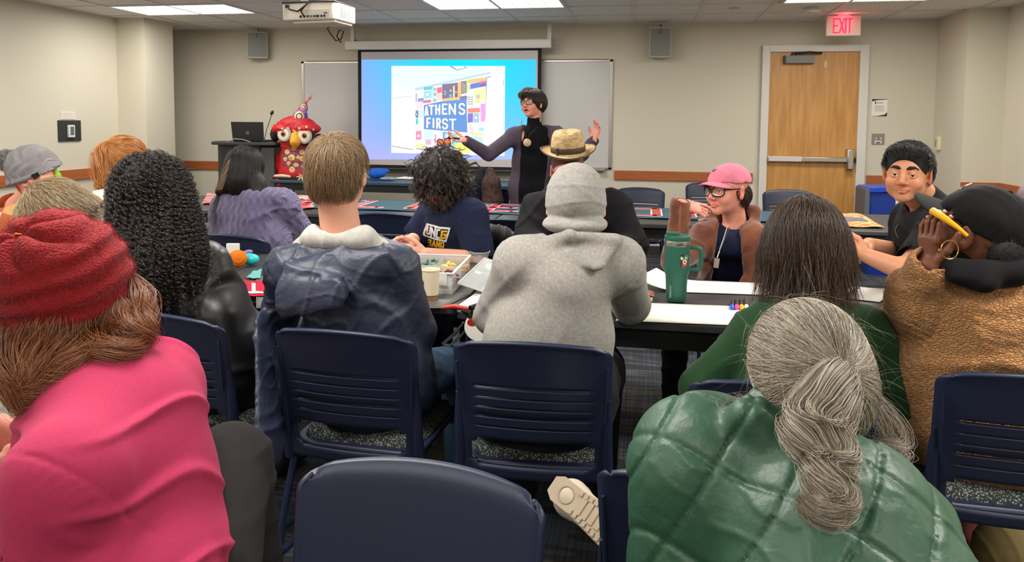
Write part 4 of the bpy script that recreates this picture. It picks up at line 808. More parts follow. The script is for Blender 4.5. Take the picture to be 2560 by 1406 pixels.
        for q in (0, 1):                                     # the seam that sets the sleeve in
            a, d = s.sh[q], unit(unit(s.el[q] - s.sh[q]) + s.side * (.8 if q else -.8)); r_ = .075 * s.br + se
            def seam(x, y, z, a=a, d=d, r_=r_):
                X_, Y_, Z_ = x - a[0], y - a[1], z - a[2]; h = X_ * d[0] + Y_ * d[1] + Z_ * d[2]; rr = np.sqrt(np.maximum(X_ * X_ + Y_ * Y_ + Z_ * Z_ - h * h, 0)); return .0028 * np.exp(-((h - .012) / .003) ** 2) * (rr < r_ * 1.5) - .0015 * np.clip(1 - np.abs(h - .03) / .03, 0, 1) * np.abs(np.sin(np.arctan2(Z_, X_) * 9 + 2 * wob(x, y, z, 14, 3))) * (rr < r_ * 1.5)
            if sleeve > .3: g.disp.append(seam)
        g.disp += list(disp); s.topg = g
        return g.build(name, mt, s.root, vox, paint=paint, matfn=matfn)
    def trousers(s, mt, e=.012, name='trousers', to=.97, vox=.01, waist=.06):
        g = G(); b = s.br; h = s.hip; sd = s.side; g.ecap(h - sd * .05 * b, h + sd * .05 * b, (.115 + e, .112 * b + e), (.115 + e, .112 * b + e), s.up, .04); g.ecap(h, h + s.up * waist, (.145 * b + e, .11 * b + e), (.14 * b + e, .105 * b + e), sd, .03); s.leg(g, e, to=to)
        g.disp.append(folds((0, .3, 1), 40, .006, 3, lim=None)); return g.build(name, mt, s.root, vox)
def sitter(label, ch, nk, shL, shR, elL, elR, wrL, wrR, face=0, hipoff=.0, lean=.0, **kw):
    f = dirv(face); p = np.array(ch.location) if ch is not None else None
    hip = kw.pop('hip', None)
    if hip is None: hip = V(p[0], p[1], 0) - f * (.045 - hipoff) + V(0, 0, .60)
    P = Person(label, nk, shL, shR, elL, elR, wrL, wrR, hip, **kw); return P.sit(face)
CHS = [o for o in bpy.data.objects if o.name.startswith('stacking_chair')]
def ch_of(word): return next(o for o in CHS if word in o['label'])
def img(a, b, c): return CR * a + CU * b + _f * c
DARKT = cloth('charcoal_trousers', (38, 38, 42)); JEAN = cloth('blue_denim', (70, 96, 124), noise=.2, nscale=25); SHOE = mat('dark_shoe', (40, 36, 34), .6); SHOEW = mat('canvas_shoe', (196, 184, 164), .7)
def scalp(T, R, sc=1, e=.006):
    g = G(); g.ell(T(0, -.018, .036), tuple(v * sc + e for v in (.077, .095, .084)), R, .02); return g
def hair(P, g, base, cols, n, dfn, seg, step, vox=.004, r=.00055, rough=.4, ok=None, m_=None, clip=None, sub=True, name='hair', src=None, **kw):
    hb = g.build(name, mat('hair_base', base, .75, bump=.4, bscale=300), P.root, vox, clip=clip); RR = surf_points(g, src if src is not None else P.T(0, -.02, .02), n, .35, ok=ok)
    Q = grow(g, RR, dfn, seg, step, **kw); strands('hair_strands', hb, hairmat('hair_strand', cols, rough), refine(Q, m_ or seg * 2), r); return hb
def toward(c, down=.75, k=.8): c = np.array(c); return lambda P_, t: (P_ - c) / np.linalg.norm(P_ - c, axis=1, keepdims=True) * k + np.array((0, 0, -down))
def inloc(P, lo=-9, fr=9, x=9): return lambda q: (((q - P.hc) @ P.R)[:, 2] > lo * P.hs) & (((q - P.hc) @ P.R)[:, 1] < fr * P.hs)
def tail(parent, g, pts, rad, n, mt, wave=.004, turns=2., r=.0005, npt=40, name='hair_strands', fly=.1):
    Q = refine(np.array([pts]), npt)[0]; rr = np.interp(np.linspace(0, 1, npt), np.linspace(0, 1, len(rad)), rad); T_ = np.gradient(Q, axis=0); T_ /= np.linalg.norm(T_, axis=1, keepdims=True); u = np.cross(T_, V(.31, .2, .93)); u /= np.linalg.norm(u, axis=1, keepdims=True); w_ = np.cross(T_, u)
    n = int(n * 1.5); a = RNG.uniform(0, 6.28, n)[:, None]; q = np.sqrt(RNG.uniform(.15, 1.05, n))[:, None] * (1 + (RNG.uniform(0, 1, (n, 1)) < fly) * RNG.uniform(0, .6, (n, 1))); t = np.linspace(0, 1, npt)[None]; ang = a + t * turns + np.sin(t * 9 + a * 3) * .25
    S = Q[None] + (np.cos(ang) * q * rr)[..., None] * u[None] + (np.sin(ang) * q * rr)[..., None] * w_[None] + (RNG.normal(size=(n, 1, 3)) * wave * t[..., None]); return strands(name, parent, mt, S, r)
def hidden_chair(P, face, label, off=.08):
    f = dirv(face); p = P.hip + f * off; c = copy_tree(CH0); c.location = (p[0], p[1], 0); c.rotation_euler = (0, 0, math.radians(face)); return tag(c, label, 'chair', 'navy stacking chairs')

# ---------------- navy rain jacket
c = ch_of('navy rain jacket'); hc = A(848, 437, 2.30); R = frame(dirv(-4, -2))
P = sitter('person with short fair hair in a navy rain jacket over grey hood, seen from behind', c, A(856, 600, 2.3), A(722, 675, 2.3), A(990, 668, 2.3), A(690, 850, 2.42), A(1046, 825, 2.36), V(-1.22, 2.70, .80), V(-.98, 2.66, .80), face=-3)
P.body(hc, R, 1.0, hands=[P.relaxed(0), P.relaxed(1)], neckr=.06); T = P.T
NJ = mat('navy_nylon', (36, 43, 64), .5, bump=.6, bscale=15, bdist=.011, noise=.06, nscale=60)
P.top('rain_jacket', NJ, e=.024, se=.02, low=.03, vox=.0055, neck=.09, nk_up=.05, disp=[folds((.6, .2, 1), 20, .007, 2, 2.0, p=14), folds((-.9, 0, .8), 26, .005, 8, 1.8, wsc=9, p=16), folds((1, 0, .2), 40, .003, 4, 2.4, wsc=14), folds((.1, 0, 1), 60, .003, 14, 2.6, wsc=16)],
      extra=lambda g: (g.ecap(A(735, 700, 2.2), A(965, 655, 2.22), (.06, .035), (.05, .035), (0, .2, 1), .03), g.ecap(A(705, 755, 2.17), A(850, 735, 2.13), (.055, .02), (.045, .015), (0, .2, 1), .05), g.ecap(A(664, 830, 2.27), A(676, 1090, 2.14), (.02, .07), (.022, .09), (1, 0, 0), .05), g.cap(A(1035, 850, 2.35), A(1066, 990, 2.32), .035, .03, .05)))
g = G(); nb = P.nk; g.ecap(nb + V(-.06, -.03, .01), nb + V(.07, -.03, .01), (.048, .055), (.048, .055), (0, 0, 1), .03); g.cap(nb + V(-.12, .0, -.04), nb + V(.12, 0, -.04), .05, None, .03); g.cap(nb + V(0, .02, 0), nb + V(0, .03, .2), .062, .07, .01, 's'); g.cap(nb + V(0, 0, .075), nb + V(0, 0, .4), .08, .3, .015, 's')
g.disp.append(folds((1, 0, .3), 30, .005, 5)); g.build('grey_hood', cloth('light_grey_fleece', (178, 176, 170), noise=.15), P.root, .005)
P.trousers(JEAN); P.feet(SHOE, -3)
hg = scalp(T, R); hg.ell(T(0, -.035, -.02), (.075, .07, .075), R, .03); hg.ell(T(0, .09, -.04), (.08, .07, .08), R, .02, 's')
for s_ in (-1, 1): hg.ell(T(s_ * .094, .008, -.012), (.028, .036, .05), R, .01, 's')
hair(P, hg, (98, 78, 56), [(104, 82, 58), (128, 102, 74), (152, 124, 92), (180, 152, 116)], 6500, toward(T(.01, -.075, .095)), 8, .0075, ok=lambda q: inloc(P, -.05)(q) & ~((np.abs(((q - P.hc) @ R)[:, 0]) > .05) & (((q - P.hc) @ R)[:, 2] < .05) & (((q - P.hc) @ R)[:, 1] > -.03)), clip=(T(0, 0, -.075) - V(.3, .3, 0), T(0, 0, .3) + 9), off=.0045, stiff=.5, cling=.8, wild=.28, lift=.8)

# ---------------- grey hoodie
c = ch_of('grey hoodie'); hc = A(1440, 516, 2.25); R = frame(dirv(2, -12))
P = sitter('person in a grey hoodie and tight grey head covering, seen from behind', c, A(1435, 610, 2.22), A(1300, 655, 2.22), A(1548, 655, 2.22), A(1235, 790, 2.36), A(1578, 760, 2.45), V(-.45, 2.62, .80), V(-.15, 2.75, .80), face=2, br=1.08)
P.body(hc, R, 1.0, hands=[P.relaxed(0), P.relaxed(1)], fine=False); T = P.T
GH = cloth('heather_grey', (158, 155, 149), noise=.16, nscale=130, bs=300)
P.top('hoodie', GH, e=.02, se=.02, low=.03, vox=.0055, neck=.085, ab=1.12, disp=[folds((.45, .1, 1), 14, .007, 12, 1.6), folds((-.9, 0, .7), 18, .006, 18, 1.8)],
      extra=lambda g: (g.ecap(P.hip + V(.015, .0, .03), P.hip + V(.015, .01, .16), (.205, .125), (.19, .12), P.side, .05), g.ecap(A(1400, 606, 2.17), A(1530, 612, 2.17), (.034, .03), (.036, .03), (0, .3, 1), .02), g.ecap(A(1478, 622, 2.145), A(1497, 668, 2.105), (.10, .026), (.026, .014), (1, 0, 0), .018), g.cap(A(1390, 602, 2.18), A(1425, 590, 2.14), .026, None, .015), g.cap(A(1455, 592, 2.14), A(1540, 602, 2.15), .022, None, .015)))
g = scalp(T, R, 1.0, .012); g.ell(T(0, -.02, -.0), (.086, .1, .07), R, .03); g.ecap(T(-.012, -.03, -.055), T(.012, -.03, -.055), (.034, .086), (.034, .086), (0, 0, 1), .010); g.ell(T(0, .1, -.05), (.06, .06, .085), R, .015, 's')
g.disp += [folds((1, 0, 1.5), 44, .0035, 3, 1.5), folds((0, .2, 1), 60, .0022, 9, 2)]; g.build('head_covering', cloth('heather_cap', (160, 158, 153), noise=.14, nscale=120), P.root, .004)
P.trousers(cloth('black_sweatpants', (32, 31, 34)), e=.055)
g = G(); h = P.hip; g.ecap(h + V(.17, .02, -.03), h + V(.19, .1, -.01), (.04, .055), (.035, .04), (0, 1, 0), .02); g.disp.append(folds((0, .2, 1), 90, .006, 4)); g.build('blue_hem', cloth('royal_blue', (36, 70, 190)), P.root, .006)
# the sneaker tucked back, its sole towards the camera
a = A(1400, 1225, 1.75); b_ = A(1525, 1325, 1.66); d = unit(b_ - a); nrm = unit(img(.15, .25, -1)); nrm = unit(nrm - d * (nrm @ d)); sd = np.cross(d, nrm)
t = P.root; L_ = .27; a = a - d * .02
def shp(u): return .031 + .012 * math.sin(min(1, max(0, (u - .3) / .5)) * PI / 2) - (.01 * max(0, (u - .85) / .15) ** 2)
poly = [(u * L_, shp(u) * (1 if 0 < u < 1 else .6)) for u in [i / 14 for i in range(15)]] + [(u * L_, -shp(u) * (1 if 0 < u < 1 else .6)) for u in [i / 14 for i in range(14, -1, -1)]]
sf = lambda u, v, q: a + d * u + sd * v + nrm * q
mb = MB(); mb.prism(poly, sf, .014, mat('gum_sole', (176, 160, 136), .7)); mb.lathe([(.021, .0), (.021, .0155), (.017, .0155), (.017, .0142), (.009, .0142), (.009, .0155), (0, .0155)], a + d * .045, mat('gum_sole_ring', (160, 146, 124), .7), R=np.stack([d, sd, nrm], 1), n=24)
for i in range(13):
    for s_ in (-1, 1): u = .07 + i * .014; w_ = shp(u / L_) - .008; mb.prism([(u, s_ * w_ - .006), (u + .009, s_ * w_ - .006), (u + .009, s_ * w_ + .006), (u, s_ * w_ + .006)], lambda p, q, r_: sf(p, q, .014 + r_), .003, mb.ms[0])
for i in range(8): u = .085 + i * .018; mb.prism([(u, -.02), (u + .012, -.02), (u + .012, .02), (u, .02)], lambda p, q, r_: sf(p, q, .014 + r_), .0025, mb.ms[0])
o = mb.build('shoe_sole', P.root, smooth=None, bevel=.002); g = G(); g.ecap(sf(.05, 0, -.02), sf(.21, 0, -.012), (.036, .03), (.04, .022), sd, .03); g.cap(sf(.04, 0, -.03), sf(.03, 0, -.1), .04, .045, .03); g.build('shoe', SHOEW, P.root, .006)

# ---------------- long black curls
c = ch_of('curly hair'); hc = A(388, 494, 2.42); R = frame(dirv(-12, -4))
P = sitter('person with very long black curly hair in a black leather jacket, seen from behind', c, A(395, 620, 2.40), A(275, 665, 2.36), A(515, 665, 2.44), A(250, 820, 2.45), A(585, 850, 2.52), V(-2.1, 2.75, .80), V(-1.75, 2.78, .80), face=-14)
P.body(hc, R, 1.0, hands=[P.relaxed(0), P.relaxed(1)], fine=False); T = P.T
LEA = mat('black_leather', (17, 17, 18), .42, bump=.3, bscale=60, bdist=.002, spec=.5)
P.top('leather_jacket', LEA, e=.026, se=.022, low=.10, vox=.006, neck=.075, disp=[folds((.5, 0, 1), 18, .008, 31, 1.8), folds((1, 0, .3), 22, .006, 37, 2.)], extra=lambda g: (g.cap(A(545, 800, 2.36), A(572, 965, 2.33), .055, .045, .09)))
P.trousers(cloth('black_jeans', (26, 26, 28))); P.feet(SHOE, -14)
hg = scalp(T, R, 1.0, .02); hg.ell(A(388, 565, 2.40), (.138, .11, .145), R, .06); hg.ell(A(392, 655, 2.37), (.165, .105, .13), R, .06); hg.ell(T(0, .13, -.05), (.07, .09, .12), R, .03, 's'); hg.disp.append(lambda x, y, z: -.006 * wob(x, y, z, 60, 2) - .004 * wob(x, y, z, 120, 5))
crown = T(.0, .02, .13)
hb = hg.build('hair', mat('hair_base', (20, 16, 15), .8), P.root, .006); RR = surf_points(hg, A(390, 560, 2.38), 2600, .35); hg.disp = []
n_ = 2000; RR = RR[:n_]; Q2 = refine(grow(hg, RR, toward(crown, .9, .35), 28, .0056, off=.008, stiff=.6, cling=.6, wild=.25), 90); L_ = 90; ph = RNG.uniform(0, 6.28, n_)[:, None]; fr_ = RNG.uniform(.3, .72, n_)[:, None]; am = RNG.uniform(.004, .010, n_)[:, None]; i_ = np.arange(L_)[None]; ang = ph + i_ * fr_; D_ = np.gradient(Q2, axis=1); D_ /= np.linalg.norm(D_, axis=2, keepdims=True) + 1e-9; s1 = np.cross(D_, V(.3, .9, .1)); s1 /= np.linalg.norm(s1, axis=2, keepdims=True) + 1e-9; s2 = np.cross(D_, s1); QS = []
for k in range(4):
    dp = RNG.normal(size=(n_, 1)) * .35; da = RNG.uniform(.75, 1.2, (n_, 1)); o3 = RNG.normal(size=(n_, 1, 3)) * .0012; QS.append(Q2 + o3 + s1 * (np.sin(ang + dp) * am * da)[..., None] + s2 * (np.cos(ang + dp) * am * da)[..., None])
strands('hair_strands', hb, hairmat('black_curls', [(14, 11, 11), (26, 20, 18), (44, 32, 26), (30, 24, 22)], .3), np.concatenate(QS), .0006, tip=.6)

# ---------------- lavender sweater
hc = A(614, 428, 4.0); R = frame(img(.25, -.25, .95))
P = sitter('person with long dark hair in a lavender cable-knit sweater, seen from behind', None, A(628, 492, 4.0), A(570, 522, 3.95), A(705, 512, 4.05), A(548, 610, 4.0), A(752, 585, 4.15), A(560, 600, 4.25), A(700, 580, 4.38), face=-8, hip=A(640, 700, 4.0) * (1, 1, 0) + V(0, 0, .57), br=1.15)
P.body(hc, R, .98, fine=False); T = P.T
LAV = mat('lavender_knit', (108, 100, 136), .95, noise=.12, nscale=10, bump=.7, bscale=55, bdist=.006, kind='wave', stretch=(1, 1, .35), sheen=.3)
P.top('knit_sweater', LAV, e=.03, se=.028, low=.06, vox=.006, neck=.07, disp=[lambda x, y, z: -.003 * np.sin(x * 190 + 1.2 * np.sin(z * 95)) , folds((.6, 0, 1), 16, .006, 41, 1.8)], extra=lambda g: (g.ecap(A(620, 495, 3.9), A(690, 490, 3.95), (.05, .035), (.045, .035), (0, .3, 1), .05), g.ecap(A(662, 500, 3.92), A(664, 530, 3.90), (.06, .02), (.02, .015), (1, 0, 0), .05)))
P.trousers(DARKT, e=.02); P.feet(SHOE, -8)
hg = scalp(T, R, .98, .012); hg.ell(T(0, -.04, -.05), (.088, .08, .1), R, .04); hg.ell(A(632, 478, 3.95), (.075, .05, .09), R, .03); hg.cap(A(566, 440, 3.93), A(548, 478, 3.88), .02, .012, .03); hg.ell(T(0, .1, -.05), (.07, .07, .1), R, .02, 's')
hb = hair(P, hg, (22, 18, 18), [(14, 11, 12), (24, 19, 19), (38, 29, 26), (16, 13, 13)], 3800, toward(T(0, .0, .12), .9, .5), 22, .011, r=.0008, off=.004, stiff=.6, cling=.8, wild=.12, wave=.003, wf=.4)
tail(hb, None, [A(578, 400, 3.9), A(564, 435, 3.88), A(550, 468, 3.86), A(541, 472, 3.85)], [.012, .014, .010, .004], 90, hairmat('highlight_lock', [(60, 42, 34), (168, 128, 100), (40, 30, 28)]), r=.0008)
hidden_chair(P, -8, 'navy chair under the lavender sweater, behind the near table')

# ---------------- brown bob, green fleece
c = None; hc = A(2012, 612, 2.15); R = frame(dirv(-3, -6))
P = sitter('person with a brown bob in a dark green fleece, seen from behind', c, A(2010, 765, 2.14), A(1888, 838, 2.13), A(2165, 828, 2.13), A(1748, 970, 2.16), A(2260, 1020, 2.1), V(.40, 2.56, .80), V(.60, 2.56, .80), face=0, br=1.08, hip=V(A(2010, 800, 2.03)[0], A(2010, 800, 2.03)[1], .60))
P.body(hc, R, 1.0, hands=[P.relaxed(0), P.relaxed(1)], fine=False); T = P.T
GF = cloth('green_fleece', (34, 66, 38), noise=.12, nscale=200, bs=250, b=.5, sheen=.15)
P.top('fleece_top', GF, e=.016, se=.016, low=.05, vox=.0055, neck=.066, nk_up=.075, disp=[folds((.7, 0, 1), 15, .006, 51, 1.6), folds((-.8, 0, 1), 20, .005, 57, 1.8)], extra=lambda g: g.cap(P.nk - V(0, 0, .02), P.nk + V(0, .005, .05), .075, .066, .02))
P.trousers(DARKT); P.feet(SHOE, 0)
hg = scalp(T, R, 1.03, .016); hg.ell(T(0, -.02, -.05), (.122, .1, .1), R, .06); hg.ell(T(0, .115, -.05), (.075, .06, .12), R, .02, 's'); hg.cut(T(0, 0, -.135), (0, 0, -1))
top_ = T(.0, .03, .12)
hb = hair(P, hg, (44, 32, 25), [(40, 28, 22), (62, 46, 35), (86, 66, 50), (52, 38, 30), (104, 80, 60)], 9000, toward(top_, .85, .55), 24, .0085, r=.0007, off=.004, stiff=.65, cling=.85, wild=.10, wave=.004, wf=.33, m_=40, lift=1.5, src=T(0, -.02, 0), ok=lambda q: (q - T(0, 0, -.06))[:, 2] > 0)

# ---------------- grey ponytail, green quilted vest
c = ch_of('quilted vest'); hc = A(2030, 965, 1.24); R = frame(img(.12, -.55, .85), img(-.12, .9, .3))
P = sitter('person with a long grey ponytail in a shiny green quilted vest, seen from behind', c, A(2010, 1150, 1.20), A(1745, 1130, 1.25), A(2235, 1330, 1.20), A(1670, 1400, 1.3), A(2290, 1560, 1.3), V(.30, 1.45, .60), V(.42, 1.42, .60), hip=V(.36, 1.0, .57), br=1.05, face=-12, skinm=SKP)
P.body(hc, R, 1.0, hands=[P.relaxed(0), P.relaxed(1)], neckr=.058); T = P.T
VEST = mat('green_nylon', (48, 88, 66), .46, bump=.6, bscale=24, bdist=.007, spec=.6, sheen=.0)
def quilt(x, y, z):
    X_, Y_, Z_ = x - P.nk[0], y - P.nk[1], z - P.nk[2]; u = X_ * P.side[0] + Y_ * P.side[1] + Z_ * P.side[2]; v = X_ * P.up[0] + Y_ * P.up[1] + Z_ * P.up[2]
    a_ = np.sin((u * 1.0 + v) * 21 + .4); b_ = np.sin((u * 1.2 - v * 1.1) * 21 + 1.0); w_ = 1 + .0 * u
    return (.005 * np.exp(-(a_ / .12) ** 2) + .005 * np.exp(-(b_ / .12) ** 2) - .003 * (np.abs(a_) * np.abs(b_)) + folds((.3, .2, 1), 40, .003, 9, 2.4, wsc=18)(x, y, z) - .001) * (np.abs(u) < .6)
def vx(g):
    p = P.nk; g.ecap(A(1775, 1180, 1.24), A(1800, 1650, 1.24), (.13, .10), (.16, .12), (1, 0, 0), .06); g.cap(P.sh[0], P.sh[0] + (P.el[0] - P.sh[0]) * .12, .06, .06, .04); g.cap(P.sh[1], P.sh[1] + (P.el[1] - P.sh[1]) * .12, .07, .07, .04)
    for a0, b0 in ((A(1880, 1045, 1.16), A(2060, 1180, 1.13)), (A(2060, 1180, 1.13), A(2210, 1230, 1.15))): g.cap(a0, b0, .035, .035, .03)
P.top('quilted_vest', VEST, e=.035, se=.03, sleeve=.1, low=.12, vox=.0048, neck=.07, nk_up=0, disp=[quilt], extra=vx)
g = G(); n_ = P.nk
for a0, b0 in ((A(1870, 1040, 1.22), A(1990, 1100, 1.15)), (A(1990, 1100, 1.15), A(2130, 1200, 1.15)), (A(2130, 1200, 1.15), A(2250, 1290, 1.24))): g.ecap(a0, b0, (.05, .018), (.05, .018), unit(T(0, 0, 0) - P.nk) + V(0, 0, .3), .025)
g.disp.append(folds((1, .3, .2), 30, .005, 63)); g.build('vest_collar', mat('green_collar', (36, 74, 54), .38, bump=.2, bscale=30, bdist=.003), P.root, .0045)
P.top('shirt', cloth('dark_shirt', (50, 58, 66)), e=.004, se=.01, low=.0, neck=.066)
P.trousers(DARKT); P.feet(SHOE, -12)
GY = hairmat('grey_hair', [(70, 58, 48), (118, 104, 88), (150, 138, 122), (190, 180, 162), (214, 206, 190), (132, 120, 104)], .33)
hg = scalp(T, R, 1.02, .012); hg.ell(T(0, -.03, -.02), (.082, .085, .08), R, .03); hg.ell(T(0, .11, -.05), (.08, .06, .09), R, .02, 's')
tie = A(2106, 925, 1.125)
def pull(P_, t): v = tie - P_; d_ = np.linalg.norm(v, axis=1, keepdims=True); return v / d_ + np.array((0, 0, -.05))
hb = hg.build('hair', mat('hair_base', (122, 112, 98), .75, bump=.4, bscale=300), P.root, .004, clip=None); RR = surf_points(hg, T(0, -.02, .02), 14000, .3)
RR = RR[np.linalg.norm(RR - tie, axis=1) > .02]; Q = grow(hg, RR, pull, 14, .0085, off=.0035, stiff=.55, cling=.9, wild=.09)
dd = np.linalg.norm(Q - tie, axis=2); k_ = np.maximum.accumulate(dd < .016, axis=1); first = np.argmax(k_, 1); 
for i in range(len(Q)):
    if k_[i].any(): Q[i, first[i]:] = Q[i, first[i]] + (tie - Q[i, first[i]]) * np.linspace(0, .9, Q.shape[1] - first[i])[:, None]
strands('hair_strands', hb, GY, refine(Q, 26), .0005)
pt = [tie, A(2088, 965, 1.09), A(2055, 1030, 1.06), A(2035, 1080, 1.045), A(2062, 1115, 1.03), A(2080, 1150, 1.02), A(2066, 1185, 1.01), A(2072, 1215, 1.0), A(2098, 1245, .99), A(2080, 1280, .985), A(2030, 1275, .98), A(2008, 1255, .98)]
pr = [.012, .028, .034, .033, .029, .026, .025, .023, .019, .014, .008, .003]
tg = G(); tg.chain(pt, [q * .8 for q in pr], .02); tb = tg.build('ponytail', mat('hair_base', (140, 128, 112), .75), P.root, .004)
tail(tb, None, pt, pr, 2600, GY, wave=.004, turns=.9, npt=60, fly=.2)
F0 = surf_points(hg, T(0, -.02, .02), 330, .3); Q = grow(hg, F0, lambda q, t: pull(q, t) * (.8 - t) + np.array((0, 0, -1.2 * t)) + (q - T(0, 0, 0)) * 3, 14, .0055, off=.010, stiff=.7, cling=.1, wild=.5); strands('flyaway_strands', hb, GY, refine(Q, 30), .0002)
for s_, e_ in ((-1, A(1845, 1040, 1.18)), (1, A(2200, 1180, 1.2))):
    base_ = T(s_ * .083, .01, -.02); tail(hb, None, [base_, (base_ + e_) / 2 + img(.03 * s_, .0, -.01), e_, e_ + V(0, 0, -.04)], [.016, .022, .022, .02], 90, GY, wave=.008, r=.00025, fly=.5)
# ---------------- red hat, pink shirt
hc = A(160, 742, 1.50); R = frame(img(-.5, -.45, .85), img(-.2, .9, .05))
P = sitter('person in a red knitted hat and pink t-shirt with long auburn hair, seen from behind', None, A(265, 950, 1.42), A(165, 1195, 1.17), A(392, 965, 1.50), A(95, 1480, 1.16), A(380, 1200, 1.8), A(-30, 1300, 1.42), A(-20, 1200, 1.62), hip=A(330, 1480, 1.30), br=1.22, skinm=SKP, face=0)
P.legs = [(P.hip + V(-.12, .05, 0), A(60, 1230, 1.7), A(100, 1900, 1.6) * (1, 1, 0) + V(0, 0, .08)), (P.hip + V(.08, .06, -.02), A(575, 1165, 1.62), A(690, 1560, 1.52) * (1, 1, 0) + V(0, 0, .08))]
hd = dict(wr=A(-15, 1120, 1.48), d=img(.35, -.75, -.1), back=img(.6, .2, -.8), thumb=img(.8, .3, .2), curl=.35, sc=.95)
P.wr[1] = A(-60, 1060, 1.5)
P.body(hc, R, 1.0, hands=[hd, P.relaxed(0)], neckr=.055, vox=.007); T = P.T
PINK = cloth('pink_jersey', (172, 50, 86), noise=.06, nscale=160, bs=350, b=.25, sheen=.05)
P.top('pink_shirt', PINK, e=.026, se=.022, sleeve=.7, low=.06, vox=.005, neck=.073, nk_up=0, disp=[folds((-.35, .2, 1), 26, .012, 71, 1.5, p=14, wsc=6), folds((.7, .3, .9), 20, .008, 77, 1.8, p=16)])
P.trousers(cloth('black_joggers', (36, 34, 35)), e=.016, waist=.03); P.feet(SHOE, 10)
# knitted hat
RK = mat('red_knit', (132, 12, 20), .95, noise=.12, nscale=70, bump=.9, bscale=210, bdist=.003, kind='voronoi', sheen=.1)
hcc = A(150, 700, 1.46); g = G(); g.ell(hcc, (.126, .13, .134), R, .02); ax = unit(img(-.25, .72, -.6)); rimn = -unit(img(-.18, .95, -.25)); g.cut(hcc + rimn * .124, rimn)
pole = hcc + unit(img(-.22, .78, -.6)) * .12; gx = unit(np.cross(ax, V(.1, .9, .2))); gy = np.cross(ax, gx)
def hatd(x, y, z):
    X_, Y_, Z_ = x - pole[0], y - pole[1], z - pole[2]; u = X_ * gx[0] + Y_ * gx[1] + Z_ * gx[2]; v = X_ * gy[0] + Y_ * gy[1] + Z_ * gy[2]; r = np.sqrt(u * u + v * v + (X_ * ax[0] + Y_ * ax[1] + Z_ * ax[2]) ** 2); th = np.arctan2(v, u)
    rad = -.022 * (np.abs(np.sin(th * 3 + .6 * np.sin(r * 40))) ** .6 - .55) * np.exp(-((r - .05) / .055) ** 2) + .02 * np.exp(-(r / .02) ** 2)
    h = (x - hcc[0]) * rimn[0] + (y - hcc[1]) * rimn[1] + (z - hcc[2]) * rimn[2]; return rad - .0045 * np.clip((r - .08) / .04, 0, 1) * np.sin(h * 150 + 1.2 * wob(x, y, z, 12, 4)) 
g.disp.append(hatd); kh = g.build('knitted_hat', RK, P.root, .003); NV = len(kh.data.vertices); vv = np.zeros(NV * 3); kh.data.vertices.foreach_get('co', vv); nn = np.zeros(NV * 3); kh.data.vertices.foreach_get('normal', nn); vv = vv.reshape(-1, 3); nn = nn.reshape(-1, 3); ix = RNG.integers(0, NV, 16000); f0 = vv[ix] + RNG.normal(size=(16000, 3)) * .001; f1 = f0 + nn[ix] * .003 + RNG.normal(size=(16000, 3)) * .002
strands('wool_fuzz', kh, hairmat('wool_fuzz', [(140, 16, 26), (176, 34, 44)], .9), np.stack([f0, f1, f1 + RNG.normal(size=(16000, 3)) * .0025], 1), .00022)
g = G(); g.chain([pole + ax * .004, pole + gx * .012 + ax * .006, pole + gx * .02 + gy * .006 + ax * .004], [.0018, .0018, .001], .002); g.build('yarn_end', cloth('orange_yarn', (214, 130, 40)), P.root, .0015)
AU = hairmat('auburn_hair', [(92, 48, 26), (128, 74, 42), (156, 98, 60), (108, 60, 34), (176, 120, 78)], .35)
hg = scalp(T, R, 1.0, -.004); hg.ell(T(0, -.02, -.06), (.085, .08, .08), R, .04); hg.cap(A(60, 820, 1.42), A(45, 930, 1.36), .045, .03, .03); hg.cap(A(140, 840, 1.40), A(150, 900, 1.38), .06, .045, .03); hg.cap(A(290, 800, 1.45), A(320, 850, 1.44), .045, .03, .03)
hb = hair(P, hg, (100, 58, 34), [(92, 48, 26), (128, 74, 42), (156, 98, 60), (108, 60, 34), (176, 120, 78)], 3500, lambda q, t: np.tile(img(-.1, -1, -.1), (len(q), 1)), 10, .008, off=.006, wild=.15, src=T(0, -.03, -.05)); lo = hcc + rimn * .07
for pts, rd, n_ in (([A(30, 810, 1.50), A(20, 870, 1.40), A(40, 930, 1.33), A(65, 1000, 1.31), A(80, 1030, 1.31)], [.04, .05, .04, .022, .008], 900), ([A(120, 835, 1.48), A(110, 890, 1.37), A(100, 950, 1.32), A(75, 1000, 1.31)], [.05, .05, .035, .012], 900), ([A(210, 835, 1.49), A(230, 880, 1.39), A(300, 885, 1.36), A(345, 870, 1.4)], [.045, .04, .025, .01], 700), ([A(285, 780, 1.52), A(322, 815, 1.44), A(345, 830, 1.42), A(352, 860, 1.43)], [.035, .035, .03, .015], 700), ([A(300, 700, 1.52), A(345, 760, 1.48), A(350, 820, 1.46)], [.02, .03, .02], 350), ([A(170, 840, 1.48), A(190, 890, 1.37), A(160, 930, 1.33), A(130, 960, 1.33)], [.045, .04, .025, .01], 600), ([A(-20, 760, 1.5), A(-30, 850, 1.45), A(0, 930, 1.4)], [.05, .06, .04], 600)): tail(hb, None, pts, rd, n_, AU, wave=.008, turns=.5, r=.0005, fly=.2)
# ---------------- pale coat on the far side of the pink shirt
g = G(); g.chain([A(25, 900, 2.0), A(30, 1000, 1.98), A(20, 1120, 1.96)], [.06, .075, .09], .04); g.disp += [folds((.6, 0, 1), 60, .006, 6), folds((-.6, 0, 1), 60, .006, 9)]
o = g.build('puffer_coat', mat('silver_nylon', (168, 168, 160), .4, bump=.3, bscale=30, bdist=.003), None, .006); tag(o, 'silvery quilted coat lying beside the pink shirt at the picture edge', 'coat')

